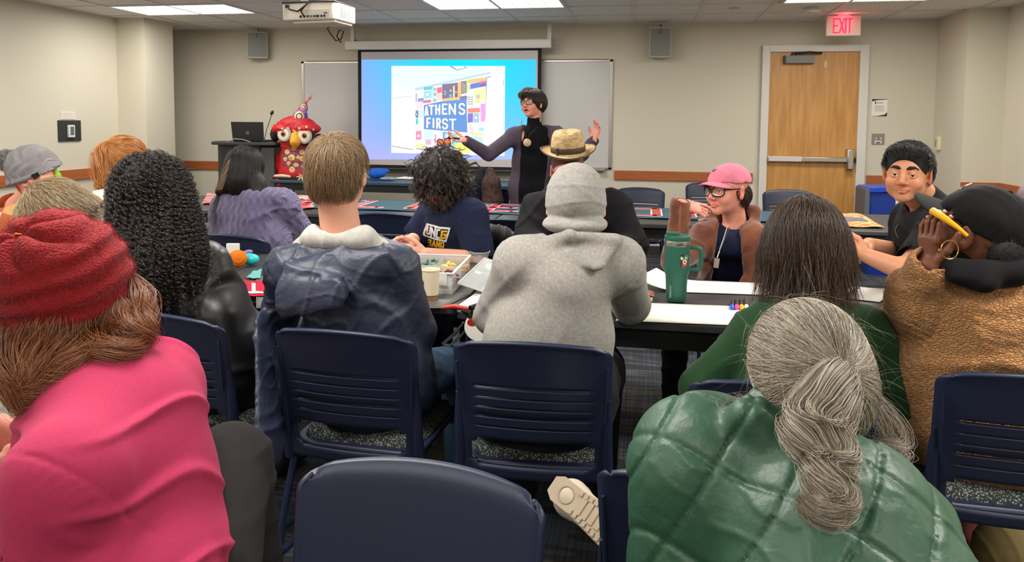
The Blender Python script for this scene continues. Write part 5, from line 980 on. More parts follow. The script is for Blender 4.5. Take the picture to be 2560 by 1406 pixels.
# ---------------- grey pom beanie, plaid shirt
hc = A(92, 448, 3.3); R = frame(img(.42, -.3, -.85), img(-.42, .9, 0))
P = sitter('person in a grey pom-pom knit beanie and orange plaid shirt looking down', None, A(48, 515, 3.38), A(75, 560, 3.25), A(-20, 560, 3.45), A(70, 680, 3.2), A(-40, 690, 3.3), A(160, 650, 3.1), A(60, 660, 3.1), hip=A(10, 790, 3.55) * (1, 1, 0) + V(0, 0, .57), face=200, skinm=SKP)
P.body(hc, R, .98, face=True, vox=.008, hfine=.0035, neckr=.05); T = P.T; eyes(P.root, T, R, .98, look=(0, -.2), brow=(90, 60, 40))
BK = mat('grey_cable_knit', (150, 146, 150), .95, bump=.9, bscale=60, bdist=.006, kind='wave', stretch=(1, 1, .4), sheen=.4)
g = G(); g.ell(T(0, -.03, .045), (.105, .118, .108), R, .03); g.ecap(T(-.01, -.012, .03), T(.01, -.012, .03), (.02, .105), (.02, .105), R[:, 2], .02); g.cut(T(0, 0, .02), -unit(R[:, 2] + R[:, 1] * -.25)); g.disp.append(lambda x, y, z: -.004 * np.sin(x * 130 + 2 * np.sin(z * 60)) * np.cos(z * 50)); g.build('knitted_beanie', BK, P.root, .004)
rim = [T(.104 * math.cos(a), -.03 + .118 * math.sin(a), .022 + .02 * math.sin(a)) for a in [k * PI / 14 for k in range(28)]]; mb = MB(); mb.tube(rim, .012, BK, n=10, closed=True); mb.build('beanie_rim', P.root, smooth=180)
mb = MB(); p_ = T(-.03, .108, .045); mb.box((-.014, -.003, -.008), (.014, .003, .008), mat('black_tag', (20, 20, 22), .6), R=R, c=p_); mb.build('beanie_tag', P.root, smooth=None)
g = G(); pm = A(17, 402, 3.42); g.ell(pm, .045); g.disp.append(lambda x, y, z: -.004 * wob(x, y, z, 220, 3)); pb = g.build('pom_pom', mat('pom_yarn', (118, 112, 114), .95, bump=1, bscale=200, bdist=.004), P.root, .004)
PB = surf_points(g, pm, 1500, .1); Q = np.stack([pm + (PB - pm) * k for k in (.7, 1.0, 1.2)], 1) + RNG.normal(size=(len(PB), 3, 3)) * .003; strands('pom_yarn_ends', pb, hairmat('pom_strand', [(96, 90, 92), (150, 144, 146)], .9), Q, .0009)
g = G(); g.chain([T(-.083, .0, .01), T(-.082, .004, -.02), T(-.08, .01, -.05)], [.011, .012, .009], .01); g.build('green_strap', mat('lime_green', (150, 210, 60), .5), P.root, .004)
def plaid(cs, sc=9):
    def fn(P_):
        u = (P_ @ CR) * sc; v = P_[:, 2] * sc; a = np.floor(u) % 3; b = np.floor(v) % 3; c = np.array([lin(q) for q in cs]); return c[(a + 2 * b).astype(int) % len(cs)]
    return fn
PL = mat('plaid_flannel', (255, 255, 255), .9, attr='paint', bump=.3, bscale=300); 
P.top('plaid_shirt', PL, e=.03, se=.03, low=.04, vox=.007, neck=.075, paint=plaid([(176, 84, 42), (206, 156, 96), (214, 160, 150), (150, 60, 40), (222, 196, 160)]), disp=[folds((.4, 0, 1), 20, .008, 81)])
P.trousers(DARKT); P.feet(SHOE)
# ---------------- short sandy hair, profile
hc = A(140, 545, 2.62); R = frame(img(.85, -.42, .22), img(.38, .9, .1))
P = sitter('person with short sandy hair bent over in profile behind the red hat', None, A(60, 640, 2.62), A(40, 700, 2.75), A(120, 710, 2.5), A(60, 800, 2.8), A(200, 830, 2.6), A(230, 790, 2.8), A(260, 800, 2.7), hip=A(0, 900, 2.6) * (1, 1, 0) + V(0, 0, .57), face=-60, skinm=SKP)
P.body(hc, R, 1.0, face=True, vox=.008, hfine=.0035); T = P.T; eyes(P.root, T, R, 1.0, look=(0, -.4), brow=(150, 120, 90))
P.top('pink_sweatshirt', cloth('rose_jersey', (206, 140, 140)), e=.02, low=.04, disp=[folds((.4, 0, 1), 20, .008, 91)]); P.trousers(DARKT); P.feet(SHOE)
hg = scalp(T, R, 1.0, .006); hg.ell(T(0, -.06, -.02), (.07, .05, .06), R, .03); hg.ell(T(0, .06, .08), (.06, .05, .028), R, .03); hg.ell(T(0, .10, -.05), (.09, .065, .1), R, .015, 's')
for s_ in (-1, 1): hg.ell(T(s_ * .094, .0, -.02), (.022, .026, .045), R, .01, 's')
cr_ = T(0, -.08, .07)
hair(P, hg, (116, 96, 70), [(92, 74, 50), (130, 108, 78), (170, 148, 112), (204, 184, 148), (76, 60, 42)], 5200, lambda q, t: (q - cr_) * 4 + R[:, 1] * .9 + np.array((0, 0, -.3)), 9, .0085, r=.0006, ok=lambda q: inloc(P, -.05)(q) & ~((np.abs(((q - P.hc) @ R)[:, 0]) > .05) & (((q - P.hc) @ R)[:, 2] < .03) & (((q - P.hc) @ R)[:, 1] > -.04)), off=.005, stiff=.6, cling=.7, wild=.3, lift=1.5)
# ---------------- copper ponytail
hc = A(318, 408, 3.45); R = frame(img(.6, .0, .8))
P = sitter('person with a copper ponytail in a cream top with a ring print', None, A(292, 488, 3.45), A(262, 520, 3.3), A(345, 515, 3.6), A(250, 640, 3.3), A(360, 640, 3.6), A(330, 650, 3.7), A(400, 640, 3.8), hip=A(290, 760, 3.45) * (1, 1, 0) + V(0, 0, .57), face=-30, skinm=SKP)
P.body(hc, R, .97, vox=.008, hfine=.005); T = P.T
CRM = cloth('cream_cotton', (236, 218, 200), noise=.03); P.top('cream_shirt', CRM, e=.022, se=.03, sleeve=.85, low=.04, disp=[folds((.4, 0, 1), 16, .006, 101)]); P.trousers(DARKT); P.feet(SHOE)
def on_garment(o, origin, dr):
    me = o.data; vs = [v.co for v in me.vertices]; t_ = BVHTree.FromPolygons(vs, [tuple(p.vertices) for p in me.polygons]); return lambda px, py: (lambda h: None if h[0] is None else (np.array(h[0]), np.array(h[1])))(t_.ray_cast(Vector(CC), Vector(ray(px, py))))
def decal(parent, name, garment, polys, mt, lift=.0025, fall=None):
    """print on cloth: polygons given where they are seen, laid on the garment's own surface"""
    hit = on_garment(garment, None, None); mb = MB()
    for poly in polys:
        vs = []; poly = dense(poly, 3) if len(poly) < 9 else poly; poly = poly + [(sum(q[0] for q in poly) / len(poly), sum(q[1] for q in poly) / len(poly))]
        for x, y in poly:
            h = hit(x, y)
            if h is None: break
            vs.append(h[0] + h[1] * lift)
        if len(vs) == len(poly): n_v = len(vs) - 1; mb.add(vs, [(k, (k + 1) % n_v, n_v) for k in range(n_v)], mt)
    return mb.build(name, parent, smooth=None)
def dense(poly, n=3):
    out = []
    for i in range(len(poly)):
        a_, b_ = poly[i], poly[(i + 1) % len(poly)]; out += [(a_[0] + (b_[0] - a_[0]) * k / n, a_[1] + (b_[1] - a_[1]) * k / n) for k in range(n)]
    return out
sh_ = [o for o in P.root.children if o.name.startswith('cream_shirt')][0]
decal(P.root, 'ring_print', sh_, [[(272 + r_[0] * math.cos(a), 497 + r_[0] * 1.1 * math.sin(a)) for a, r_ in ((k * PI / 10, (11,)), ((k + 1) * PI / 10, (11,)))] + [(272 + 7.5 * math.cos((k + 1) * PI / 10), 497 + 8 * math.sin((k + 1) * PI / 10)), (272 + 7.5 * math.cos(k * PI / 10), 497 + 8 * math.sin(k * PI / 10))] for k in range(3, 20)], mat('grey_print', (120, 120, 112), .8))
hg = scalp(T, R, .97, .01); hg.ell(T(0, .1, -.05), (.08, .06, .1), R, .02, 's'); tie = A(286, 376, 3.40)
CO = hairmat('copper_hair', [(118, 58, 22), (190, 116, 50), (232, 172, 100), (150, 84, 36)], .32)
hb = hg.build('hair', mat('hair_base', (166, 100, 48), .7), P.root, .005); RR = surf_points(hg, T(0, -.02, .02), 3800, .3, ok=inloc(P, -.06)); Q = grow(hg, RR, lambda q, t: (tie - q) / (np.linalg.norm(tie - q, axis=1, keepdims=True) + 1e-6), 12, .0095, off=.003, stiff=.5, cling=.9, wild=.05)
dd = np.linalg.norm(Q - tie, axis=2); k_ = np.maximum.accumulate(dd < .02, axis=1); first = np.argmax(k_, 1)
for i in range(len(Q)):
    if k_[i].any(): Q[i, first[i]:] = Q[i, first[i]]
strands('hair_strands', hb, CO, refine(Q, 22), .0008); pt = [tie, A(270, 368, 3.37), A(256, 388, 3.35), A(252, 420, 3.34), A(258, 450, 3.34), A(250, 470, 3.34)]; pr = [.010, .022, .027, .027, .022, .008]
tg = G(); tg.chain(pt, [q * .75 for q in pr], .02); tb = tg.build('ponytail', mat('hair_base', (176, 108, 50), .7), P.root, .004); tail(tb, None, pt, pr, 1300, CO, wave=.01, turns=.6, r=.0008, fly=.3)
# ---------------- the speaking woman
hc = A(1331, 262, 6.17); R = frame(img(-.58, .08, -.80), img(.02, 1, .1))
P = Person('woman with short dark hair and glasses speaking with open arms by the screen', A(1337, 322, 6.19), A(1392, 338, 6.17), A(1285, 340, 6.15), A(1452, 388, 5.99), A(1222, 386, 6.02), A(1485, 352, 5.87), A(1166, 352, 5.87), A(1325, 470, 6.27), skinm=SKP)
hz = P.hip; P.legs = [(hz + P.side * q * .09, hz * (1, 1, 0) + P.side * q * .1 + V(0, 0, .48), hz * (1, 1, 0) + P.side * q * .11 + V(0, 0, .09)) for q in (-1, 1)]
h1 = dict(wr=P.wr[1], d=img(-.95, .12, -.2), back=img(.05, -.75, .5), thumb=img(0, .8, .5), curl=.55, thumbcurl=.2, fine=.004); h2 = dict(wr=P.wr[0], d=img(.25, .9, -.2), back=img(.7, -.1, .6), thumb=img(-.6, .3, .3), curl=.45, fine=.004)
P.body(hc, R, 1.0, face=True, mouth='open', hands=[h1, h2], vox=.008, hfine=.003, paintkw=dict(lips=(.62, .30, .32))); T = P.T; eyes(P.root, T, R, look=(.1, 0)); glasses(P.root, T, FRAMEB, cat=.9)
mb = MB(); mb.ball(T(0, .076, -.062), (.016, .01, .008), mat('mouth_dark', (60, 16, 18), .6), 12, 8); mb.build('mouth_inside', P.root, smooth=180)
P.top('black_dress', cloth('black_jersey', (12, 12, 15), noise=.04), e=.006, se=-.03, sleeve=.02, low=.5, vox=.008, neck=.03, nk_up=0, extra=lambda g: (g.cap(P.nk - P.up * .01, P.nk + (T(0, -.02, -.06) - P.nk) * .52, .066, .058, .02), [g.ell(P.sh[q] - P.side * (1 if q else -1) * .02 + P.fw * .05 + V(0, 0, .03), (.06, .08, .09), None, .02, 's') for q in (0, 1)]), disp=[folds((1, 0, .1), 16, .005, 121)])
CARD = cloth('plum_grey_knit', (78, 68, 80), noise=.1); g_ = P.hip + P.fw * .16
def cx(g):
    g.ecap(P.hip - V(0, 0, .0), P.hip - V(0, 0, .55), (.16, .12), (.2, .14), P.side, .05)
    g.ecap(P.nk + P.fw * .13 + V(0, 0, .05), P.hip + P.fw * .16 - V(0, 0, .7), (.115, .15), (.135, .17), P.side, .02, 's')
P.top('cardigan', CARD, e=.022, se=.016, low=.0, vox=.008, neck=.075, nk_up=0, disp=[folds((.8, 0, .5), 22, .006, 131)], extra=cx)
P.feet(SHOE)
mb = MB(); mb.tube([A(1309, 320, 6.03), A(1313, 335, 6.01), A(1318, 349, 6.00), A(1326, 335, 6.01), A(1345, 318, 6.03)], .0025, BLACK); pc_ = A(1318, 357, 5.99); D3 = frame(img(0, 0, -1)); mb.lathe([(0, 0), (.031, 0), (.033, .004), (.031, .008), (.02, .009), (.018, .006), (0, .007)], pc_, mat('silver_pendant', (190, 170, 140), .35, .8), R=np.stack([D3[:, 0], D3[:, 2], D3[:, 1]], 1), n=24)
mb.build('necklace', P.root, smooth=40)
for x_, y_ in ((1304, 305), (1351, 298)): mb = MB(); mb.tube([A(x_, y_ - 6, 6.12), A(x_ - 1, y_, 6.11), A(x_, y_ + 8, 6.11)], [.002, .006, .002], METAL, n=8); mb.build('earring', P.root)
hg = scalp(T, R, 1.0, .016); hg.ell(T(0, -.06, .02), (.086, .075, .085), R, .03); hg.ell(T(.03, .06, .075), (.06, .045, .035), R, .02); hg.ell(T(0, .11, -.05), (.085, .07, .1), R, .012, 's')
for s_ in (-1, 1): hg.ell(T(s_ * .095, .0, -.025), (.025, .03, .04), R, .01, 's')
hg.cut(T(0, 0, -.06), -R[:, 2]); cr_ = T(-.02, -.04, .11)
hair(P, hg, (34, 22, 20), [(26, 16, 16), (48, 30, 26), (70, 46, 40), (30, 18, 18)], 3600, lambda q, t: (q - cr_) * 6 + R[:, 0] * -.2 + np.array((0, 0, -.5)), 8, .0085, r=.0009, ok=lambda q: inloc(P, -.04)(q) & ~((((q - P.hc) @ R)[:, 1] > .07) & (((q - P.hc) @ R)[:, 2] < .075)), off=.004, stiff=.55, cling=1, wild=.12)
tail(P.root, None, [T(-.01, .02, .125), T(.02, .07, .115), T(.045, .095, .08), T(.06, .095, .05)], [.014, .016, .014, .004], 160, hairmat('blond_streak', [(150, 112, 92), (96, 64, 52)]), r=.0009, name='hair_highlight')
mb = MB(); fr3 = frame(img(-.95, .1, -.2)); mb.box((-.014, -.05, -.009), (.014, .045, .009), BLACK, R=fr3, c=P.wr[1] + img(-.10, .018, -.03)); tag(mb.build('presentation_remote', bevel=.004), 'small black slide remote held in the speaking woman hand', 'remote')

# ---------------- band shirt
hc = A(1098, 448, 3.72); R = frame(img(-.42, -.62, -.62), img(-.1, .75, -.65))
P = sitter('person with a dark curly mop in a navy UNCG BAND t-shirt bent over handiwork', None, A(1132, 510, 3.78), A(1178, 540, 3.68), A(1078, 545, 3.95), A(1198, 648, 3.62), A(1034, 598, 3.95), A(1062, 634, 3.46), A(1028, 612, 3.62), face=160, hip=A(1165, 760, 3.95) * (1, 1, 0) + V(0, 0, .57), br=1.05)
h1 = dict(wr=P.wr[0], d=img(-.9, .12, -.3), back=img(0, -.2, -.95), thumb=img(0, .95, -.2), curl=.45, sc=.95, thumbcurl=.3); h2 = dict(wr=P.wr[1], d=img(-.9, -.05, -.3), back=img(0, .3, .9), thumb=img(.1, .9, -.2), curl=.5, sc=.95)
P.body(hc, R, 1.0, face=True, hands=[h1, h2], vox=.007, hfine=.0035); T = P.T; eyes(P.root, T, R, look=(0, -.5))
BT = cloth('navy_jersey', (30, 36, 62), noise=.06); P.top('band_t_shirt', BT, e=.022, se=.036, sleeve=.9, low=.05, vox=.006, neck=.07, disp=[folds((.9, 0, .3), 20, .006, 141), folds((.3, 0, 1), 26, .004, 147)])
P.trousers(DARKT); P.feet(SHOE)
sh_ = [o for o in P.root.children if o.name.startswith('band_t_shirt')][0]
def wp(x, y): return (860 + x / 5.818, 460 + y / 5.818)
YEL = mat('gold_print', (232, 178, 20), .6); WHT = mat('white_print', (232, 232, 232), .6); NVP = mat('dark_print', (26, 28, 44), .7)
decal(P.root, 'shirt_print_border', sh_, [dense([wp(*q) for q in p_], 2) for p_ in ([(1210, 570), (1320, 600), (1440, 635), (1430, 660), (1320, 625), (1235, 600)], [(1340, 618), (1555, 635), (1545, 665), (1340, 645)], [(1555, 635), (1495, 845), (1470, 830), (1525, 660)], [(1495, 845), (1320, 808), (1330, 785), (1480, 815)], [(1210, 570), (1240, 600), (1180, 740), (1150, 715)], [(1150, 715), (1180, 735), (1290, 770), (1285, 795), (1160, 750)], [(1280, 765), (1340, 790), (1320, 810), (1270, 785)])], WHT, .0035)
def cell(x0, y0, x1, y1, sk, strokes, wd):
    out = []
    for st in strokes:
        pts = [(x0 + px / 4 * (x1 - x0) + sk * py / 6, y1 + py / 6 * (y0 - y1)) for px, py in st]
        for poly in stroke_polys(pts, wd, False): out.append([wp(*q) for q in poly])
    return out
decal(P.root, 'shirt_print', sh_, cell(1212, 625, 1250, 725, 18, GL['U'], 22) + cell(1275, 640, 1325, 765, 10, GL['N'], 22) + cell(1352, 670, 1385, 780, 10, GL['C'], 24), WHT, .0035)
decal(P.root, 'shirt_print_gold', sh_, cell(1418, 690, 1480, 785, 14, GL['G'], 28) + cell(1222, 815, 1265, 890, 10, GL['B'], 20) + cell(1290, 825, 1330, 905, 8, GL['A'], 19) + cell(1352, 832, 1390, 915, 8, GL['N'], 19) + cell(1415, 850, 1450, 918, 6, GL['D'], 20), YEL, .0035)
hg = scalp(T, R, 1.0, .03); hg.ell(T(0, -.03, -.02), (.11, .11, .10), R, .04); hg.ell(T(0, .05, .09), (.09, .06, .05), R, .03); hg.ell(T(0, .12, -.07), (.06, .06, .07), R, .012, 's'); hg.cut(T(0, 0, -.12), -R[:, 2])
cr_ = T(0, -.03, .13); hb = hg.build('hair', mat('hair_base', (26, 20, 19), .8), P.root, .005); n_ = 620; RR = surf_points(hg, T(0, -.01, .02), n_, .35); n_ = len(RR)
Q2 = refine(grow(hg, RR, toward(cr_, .5, .6), 11, .0075, off=.009, stiff=.6, cling=.8, wild=.35, lift=1.2), 36); ph = RNG.uniform(0, 6.28, n_)[:, None]; am = RNG.uniform(.003, .012, n_)[:, None] * np.linspace(.3, 1.3, 36)[None]; ang = ph + np.arange(36)[None] * RNG.uniform(.14, .26, n_)[:, None]; D_ = np.gradient(Q2, axis=1); D_ /= np.linalg.norm(D_, axis=2, keepdims=True) + 1e-9; s1 = np.cross(D_, V(.3, .9, .1)); s1 /= np.linalg.norm(s1, axis=2, keepdims=True); s2 = np.cross(D_, s1)
strands('hair_strands', hb, hairmat('dark_mop', [(18, 14, 14), (40, 30, 27), (84, 66, 54), (30, 23, 22)], .35), np.concatenate([Q2 + RNG.normal(size=(n_, 1, 3)) * .0022 + s1 * (np.sin(ang + k * .06) * am)[..., None] + s2 * (np.cos(ang + k * .06) * am)[..., None] for k in range(11)]), .0006, tip=.4)
mb = MB(); mb.tube([A(998, 604, 3.42), A(1001, 597, 3.42), A(1006, 600, 3.42), A(1010, 606, 3.42)], .003, mat('red_thread', (190, 30, 50), .8)); tag(mb.build('red_thread'), 'short loop of red thread pinched in the fingers of the band shirt person', 'thread')
hidden_chair(P, 160, 'navy chair under the person in the band t-shirt')

# ---------------- straw hat, black hoodie
hc = A(1419, 428, 3.85); R = frame(img(.02, -.30, -.95), img(0, .95, -.3))
P = sitter('person in a straw fedora, purple glasses and black hoodie facing the camera', None, A(1438, 495, 3.95), A(1535, 522, 3.85), A(1348, 528, 3.85), A(1580, 615, 3.75), A(1318, 610, 3.72), A(1500, 640, 3.48), A(1400, 640, 3.48), face=178, hip=A(1450, 760, 4.0) * (1, 1, 0) + V(0, 0, .57), br=1.25, skinm=SKP)
P.body(hc, R, 1.0, face=True, hands=[P.relaxed(0), P.relaxed(1)], vox=.008, hfine=.0035); T = P.T; eyes(P.root, T, R, look=(0, -.3), brow=(96, 60, 44)); glasses(P.root, T, mat('purple_acetate', (132, 112, 176), .25), w_=.031, h=.026, rim=.0042, lens=(120, 100, 150), alpha=.45)
BH = cloth('black_fleece', (22, 22, 25), noise=.1); P.top('black_hoodie', BH, e=.035, se=.035, low=.06, vox=.007, neck=.085, disp=[folds((.6, 0, 1), 18, .009, 151), folds((-.7, 0, 1), 22, .007, 157)], extra=lambda g: (g.chain([A(1368, 492, 3.9), A(1380, 455, 3.95), A(1430, 440, 4.08), A(1480, 455, 3.95), A(1478, 492, 3.88)], [.035] * 5, .03)))
P.trousers(DARKT); P.feet(SHOE)
hg = scalp(T, R, 1.0, .006); hg.ell(T(0, .12, -.06), (.09, .07, .12), R, .012, 's'); hg.build('hair', mat('reddish_hair', (96, 54, 40), .7, bump=.5, bscale=300), P.root, .005)
STR = mat('woven_straw', (200, 174, 126), .8, col2=(174, 146, 102), nscale=30, bump=.6, bscale=90, bdist=.002, kind='wave', stretch=(1, 1, 3)); hu = unit(img(-.05, .96, -.22)); hf = unit(np.cross(hu, np.cross(img(0, 0, -1), hu))); hr = np.cross(hf, hu); h0 = A(1420, 379, 3.84)
PRF = [(.142, .006), (.138, -.001), (.115, -.006), (.096, -.004), (.087, .002), (.086, .03), (.083, .06), (.078, .085), (.068, .103), (.05, .108), (.025, .103), (.001, .098)]
def hatf(i, j):
    a = 2 * PI * i; k = j * (len(PRF) - 1); a0 = int(min(k, len(PRF) - 2)); t_ = k - a0; r = PRF[a0][0] * (1 - t_) + PRF[a0 + 1][0] * t_; h = PRF[a0][1] * (1 - t_) + PRF[a0 + 1][1] * t_; ca, sa = math.cos(a), math.sin(a)
    if h > .05 and r < .09: q = (h - .05) / .055; r *= 1 - .18 * q * max(0, sa) * abs(ca) * 1.5; h += -.014 * math.exp(-(r * ca / .018) ** 2) * q * (1 if r < .06 else .4) + .01 * q * max(0, -sa) * .3
    if r > .1: h += .016 * ca * ca * ((r - .1) / .04) - .012 * max(0, sa) * ((r - .1) / .04)
    return h0 + hr * (r * ca) + hf * (r * 1.12 * sa) + hu * h
mb = MB(); mb.grid(72, 44, hatf, STR); mb.build('straw_hat', P.root, smooth=180, solid=.003)
mb = MB(); mb.grid(72, 2, lambda i, j: h0 + hr * (.0895 * math.cos(2 * PI * i)) + hf * (.0895 * 1.12 * math.sin(2 * PI * i)) + hu * (.004 + .028 * j), mat('hat_band', (70, 54, 42), .8, noise=.3, nscale=50)); mb.build('hat_band', P.root, smooth=180, solid=.002)
rimp = [hatf(k / 60, 0) for k in range(60)]; mb = MB(); mb.tube(rimp, .0028, mat('hat_edge', (60, 44, 32), .7), n=6, closed=True); mb.box((-.006, -.004, -.018), (.006, .004, .016), mb.ms[0], R=np.stack([hr, hf, hu], 1), c=h0 + hr * .06 + hf * .08 + hu * .018); mb.build('hat_brim_binding', P.root)

# ---------------- pink cap, brown jacket
hc = A(1818, 478, 3.5); R = frame(img(-.86, -.03, -.52), img(.06, 1, 0))
P = sitter('person in a pink cap and fuzzy brown jacket with a hand at the mouth', None, A(1838, 560, 3.56), A(1888, 605, 3.46), A(1762, 600, 3.52), A(1896, 705, 3.42), A(1686, 655, 3.34), A(1810, 745, 3.4), A(1702, 512, 3.28), face=155, hip=A(1840, 800, 3.75) * (1, 1, 0) + V(0, 0, .57), skinm=SKP, br=1.02)
h1 = dict(wr=P.wr[1], d=img(.82, -.15, .1), back=img(.1, .75, -.6), thumb=img(.2, -.5, -.8), curls=[.55, .95, 1.15, 1.25], thumbcurl=.3, sc=.98, fine=.003)
h1 = dict(wr=P.wr[1], d=img(.82, -.15, .1), back=img(.1, .75, -.6), thumb=img(.1, .4, .9), curls=[.28, .8, 1.0, 1.1], thumbcurl=.2, sc=.98, fine=.003)
P.body(hc, R, 1.0, face=True, hands=[h1], vox=.007, hfine=.003, neckr=.053, paintkw=dict(lips=(.86, .52, .54))); T = P.T; eyes(P.root, T, R, iris=(96, 90, 70), look=(0, .05)); glasses(P.root, T, FRAMEB, w_=.028, h=.023, rim=.003, cat=1.0)
P.top('navy_t_shirt', BT, e=.006, se=.006, sleeve=.8, low=.03, vox=.007, neck=.062, nk_up=0, disp=[folds((.6, 0, 1), 24, .006, 161)])
FUZ = mat('brown_plush', (104, 56, 36), .9, col2=(128, 74, 48), nscale=14, bump=.5, bscale=160, bdist=.004, sheen=.6)
def jx(g):
    p = P.nk; g.chain([p + P.side * .10 + P.fw * .05 - V(0, 0, .03), p + P.side * .085 - P.fw * .02 + V(0, 0, .035), p - P.fw * .07 + V(0, 0, .04), p - P.side * .085 - P.fw * .02 + V(0, 0, .045), p - P.side * .075 + P.fw * .08 - V(0, 0, .05)], [.03, .032, .035, .032, .028], .03)
    g.ecap(p + P.fw * .15 + V(0, 0, .04) + P.side * .03, P.hip + P.fw * .19 + P.side * .06, (.045, .15), (.10, .15), P.side, .02, 's')
P.top('brown_jacket', FUZ, e=.034, se=.02, low=.05, vox=.006, neck=.068, nk_up=0, disp=[folds((.5, .2, 1), 22, .008, 171), folds((-.8, 0, .7), 26, .007, 177)], extra=jx)
P.trousers(DARKT); P.feet(SHOE)
def cap(P, c, fw_, up_, mt, rad=(.092, .108, .09), bill=.075, bw=.075, droop=.02, bmt=None, button=True, seams=True, name='cap'):
    Rc = frame(fw_, up_); Tc = lambda x, y, z: np.array(c) + Rc @ V(x, y, z); g = G(); g.ell(Tc(0, 0, 0), rad, Rc, .02); g.cut(Tc(0, 0, 0), -Rc[:, 2]); g.ell(Tc(0, 0, -.01), (rad[0] - .006, rad[1] - .006, rad[2] - .008), Rc, .004, 's')
    if seams:
        def sm(x, y, z):
            X_, Y_, Z_ = x - c[0], y - c[1], z - c[2]; u = X_ * Rc[0, 0] + Y_ * Rc[1, 0] + Z_ * Rc[2, 0]; v = X_ * Rc[0, 1] + Y_ * Rc[1, 1] + Z_ * Rc[2, 1]; return .0018 * np.exp(-(np.sin(np.arctan2(u, v) * 3 + PI / 2 * 0) / .05) ** 2) - .0018 * wob(x, y, z, 60, 3)
        g.disp.append(sm)
    o = g.build(name + '_crown', mt, P.root, .004)
    def bf(i, j): x = (i * 2 - 1); y0 = rad[1] * math.sqrt(max(0, 1 - (x * bw / rad[0]) ** 2)) - .006; yy = y0 + j * bill * math.sqrt(max(0, 1 - x ** 4)) ; return Tc(x * bw, yy, .004 - droop * x * x - droop * .6 * j * j * (bill / .07))
    mb = MB(); mb.grid(20, 8, bf, bmt or mt); mb.build(name + '_bill', P.root, smooth=180, solid=.004)
    if button: mb = MB(); mb.ball(Tc(0, 0, rad[2]), (.007, .007, .004), mt, 10, 6, R=Rc); mb.build(name + '_button', P.root, smooth=180)
    return Tc, Rc
PC = cloth('pink_twill', (222, 128, 150), noise=.05, nscale=20, sheen=.1)
Tc, Rc = cap(P, T(0, -.018, .042), R[:, 1] + R[:, 2] * .02, R[:, 2] + R[:, 1] * .0, PC, bill=.07)
mb = MB(); 
for k, (a_, b_) in enumerate(((-.5, .62), (-.28, .55), (-.05, .62), (.18, .55))):
    pts = [Tc(.094 * math.sin(.25 + a_ * .35 + q * .05) * math.cos(b_), .11 * math.cos(.25 + a_ * .35 + q * .05) * math.cos(b_ + .12 * (q % 2)), .094 * math.sin(b_ + .12 * (q % 2))) for q in range(3)]; mb.tube(pts, .0018, mat('mauve_stitch', (150, 110, 130), .8), n=6)
mb.build('cap_embroidery', P.root)
hg = G(); hg.ell(T(0, -.05, -.02), (.08, .07, .07), R, .03); hg.cap(T(0, -.1, -.05), T(0, -.12, -.1), .025, .02, .03); hg.cap(T(-.072, .01, .0), T(-.07, .0, -.03), .01, .006, .01); hg.cap(T(.072, .015, .0), T(.07, .0, -.03), .01, .006, .01)
for s_ in (-1, 1): hg.ell(T(s_ * .09, .0, -.015), (.02, .022, .035), R, .006, 's')
hair(P, hg, (34, 24, 20), [(30, 20, 18), (60, 42, 34), (110, 86, 66)], 1600, lambda q, t: np.tile(R[:, 1] * -.7 + V(0, 0, -.7), (len(q), 1)), 8, .008, r=.0008, off=.003)
mb = MB(); q_ = lambda x, y, z: A(x, y, z); mb.tube([A(1818, 568, 3.44), A(1808, 600, 3.37), A(1799, 625, 3.35)], .0022, mat('grey_cord', (170, 172, 180), .5)); mb.tube([A(1824, 568, 3.46), A(1806, 612, 3.37), A(1799, 628, 3.35)], .002, BLACK); Rt = frame(img(.1, 0, -1), img(.15, 1, 0)); mb.box((-.012, -.001, -.022), (.012, .002, .022), METAL, R=Rt, c=A(1791, 658, 3.34)); mb.tube([A(1799, 627, 3.35), A(1793, 645, 3.34)], .003, METAL)
mb.build('dog_tag_necklace', P.root)
hidden_chair(P, 155, 'navy chair under the person in the pink cap')

# ---------------- smiling man
hc = A(2268, 436, 2.95); R = frame(img(-.60, -.06, -.80), img(.10, 1, 0))
P = sitter('black-haired man in a black t-shirt smiling at the camera over folded arms', None, A(2318, 506, 3.05), A(2350, 572, 2.84), A(2276, 545, 3.2), A(2268, 680, 2.66), A(2252, 632, 3.2), A(2168, 640, 2.82), A(2172, 612, 2.98), face=75, hip=A(2350, 790, 3.05) * (1, 1, 0) + V(0, 0, .58), skinm=SKT, br=1.08)
h1 = dict(wr=P.wr[0], d=img(-.75, .35, .25), back=img(-.3, .2, -.9), thumb=img(.1, .9, .1), curl=.6); h2 = dict(wr=P.wr[1], d=img(-.8, .1, -.4), back=img(0, .9, -.2), thumb=img(-.2, .2, -.9), curl=.5)
P.body(hc, R, .97, face=True, mouth='smile', hands=[h1, h2], vox=.007, hfine=.003, jaw=1.32, nose=1.15, neckr=.062, paintkw=dict(lips=(.86, .66, .64), up=.008, stub=(.86, .86, .88))); T = P.T; eyes(P.root, T, R, 1.02, iris=(24, 14, 10), look=(-.12, .05), ey=.079, squint=1, brow=(22, 18, 18), browr=.0048, bz=.002, skinm=SKT)
P.top('black_t_shirt', cloth('black_cotton', (20, 20, 22), noise=.06), e=.016, se=.024, sleeve=.75, low=.05, vox=.006, neck=.06, nk_up=0, extra=lambda g: g.cap(P.nk - V(0, 0, .02), P.nk + unit(T(0, -.02, -.06) - P.nk) * .035, .088, .074, .03), disp=[folds((.4, .2, 1), 20, .007, 181), folds((-.9, 0, .6), 24, .005, 187)])
P.trousers(cloth('grey_wash_denim', (92, 90, 88), noise=.3, nscale=15)); P.feet(SHOE)
sh_ = [o for o in P.root.children if o.name.startswith('black_t_shirt')][0]
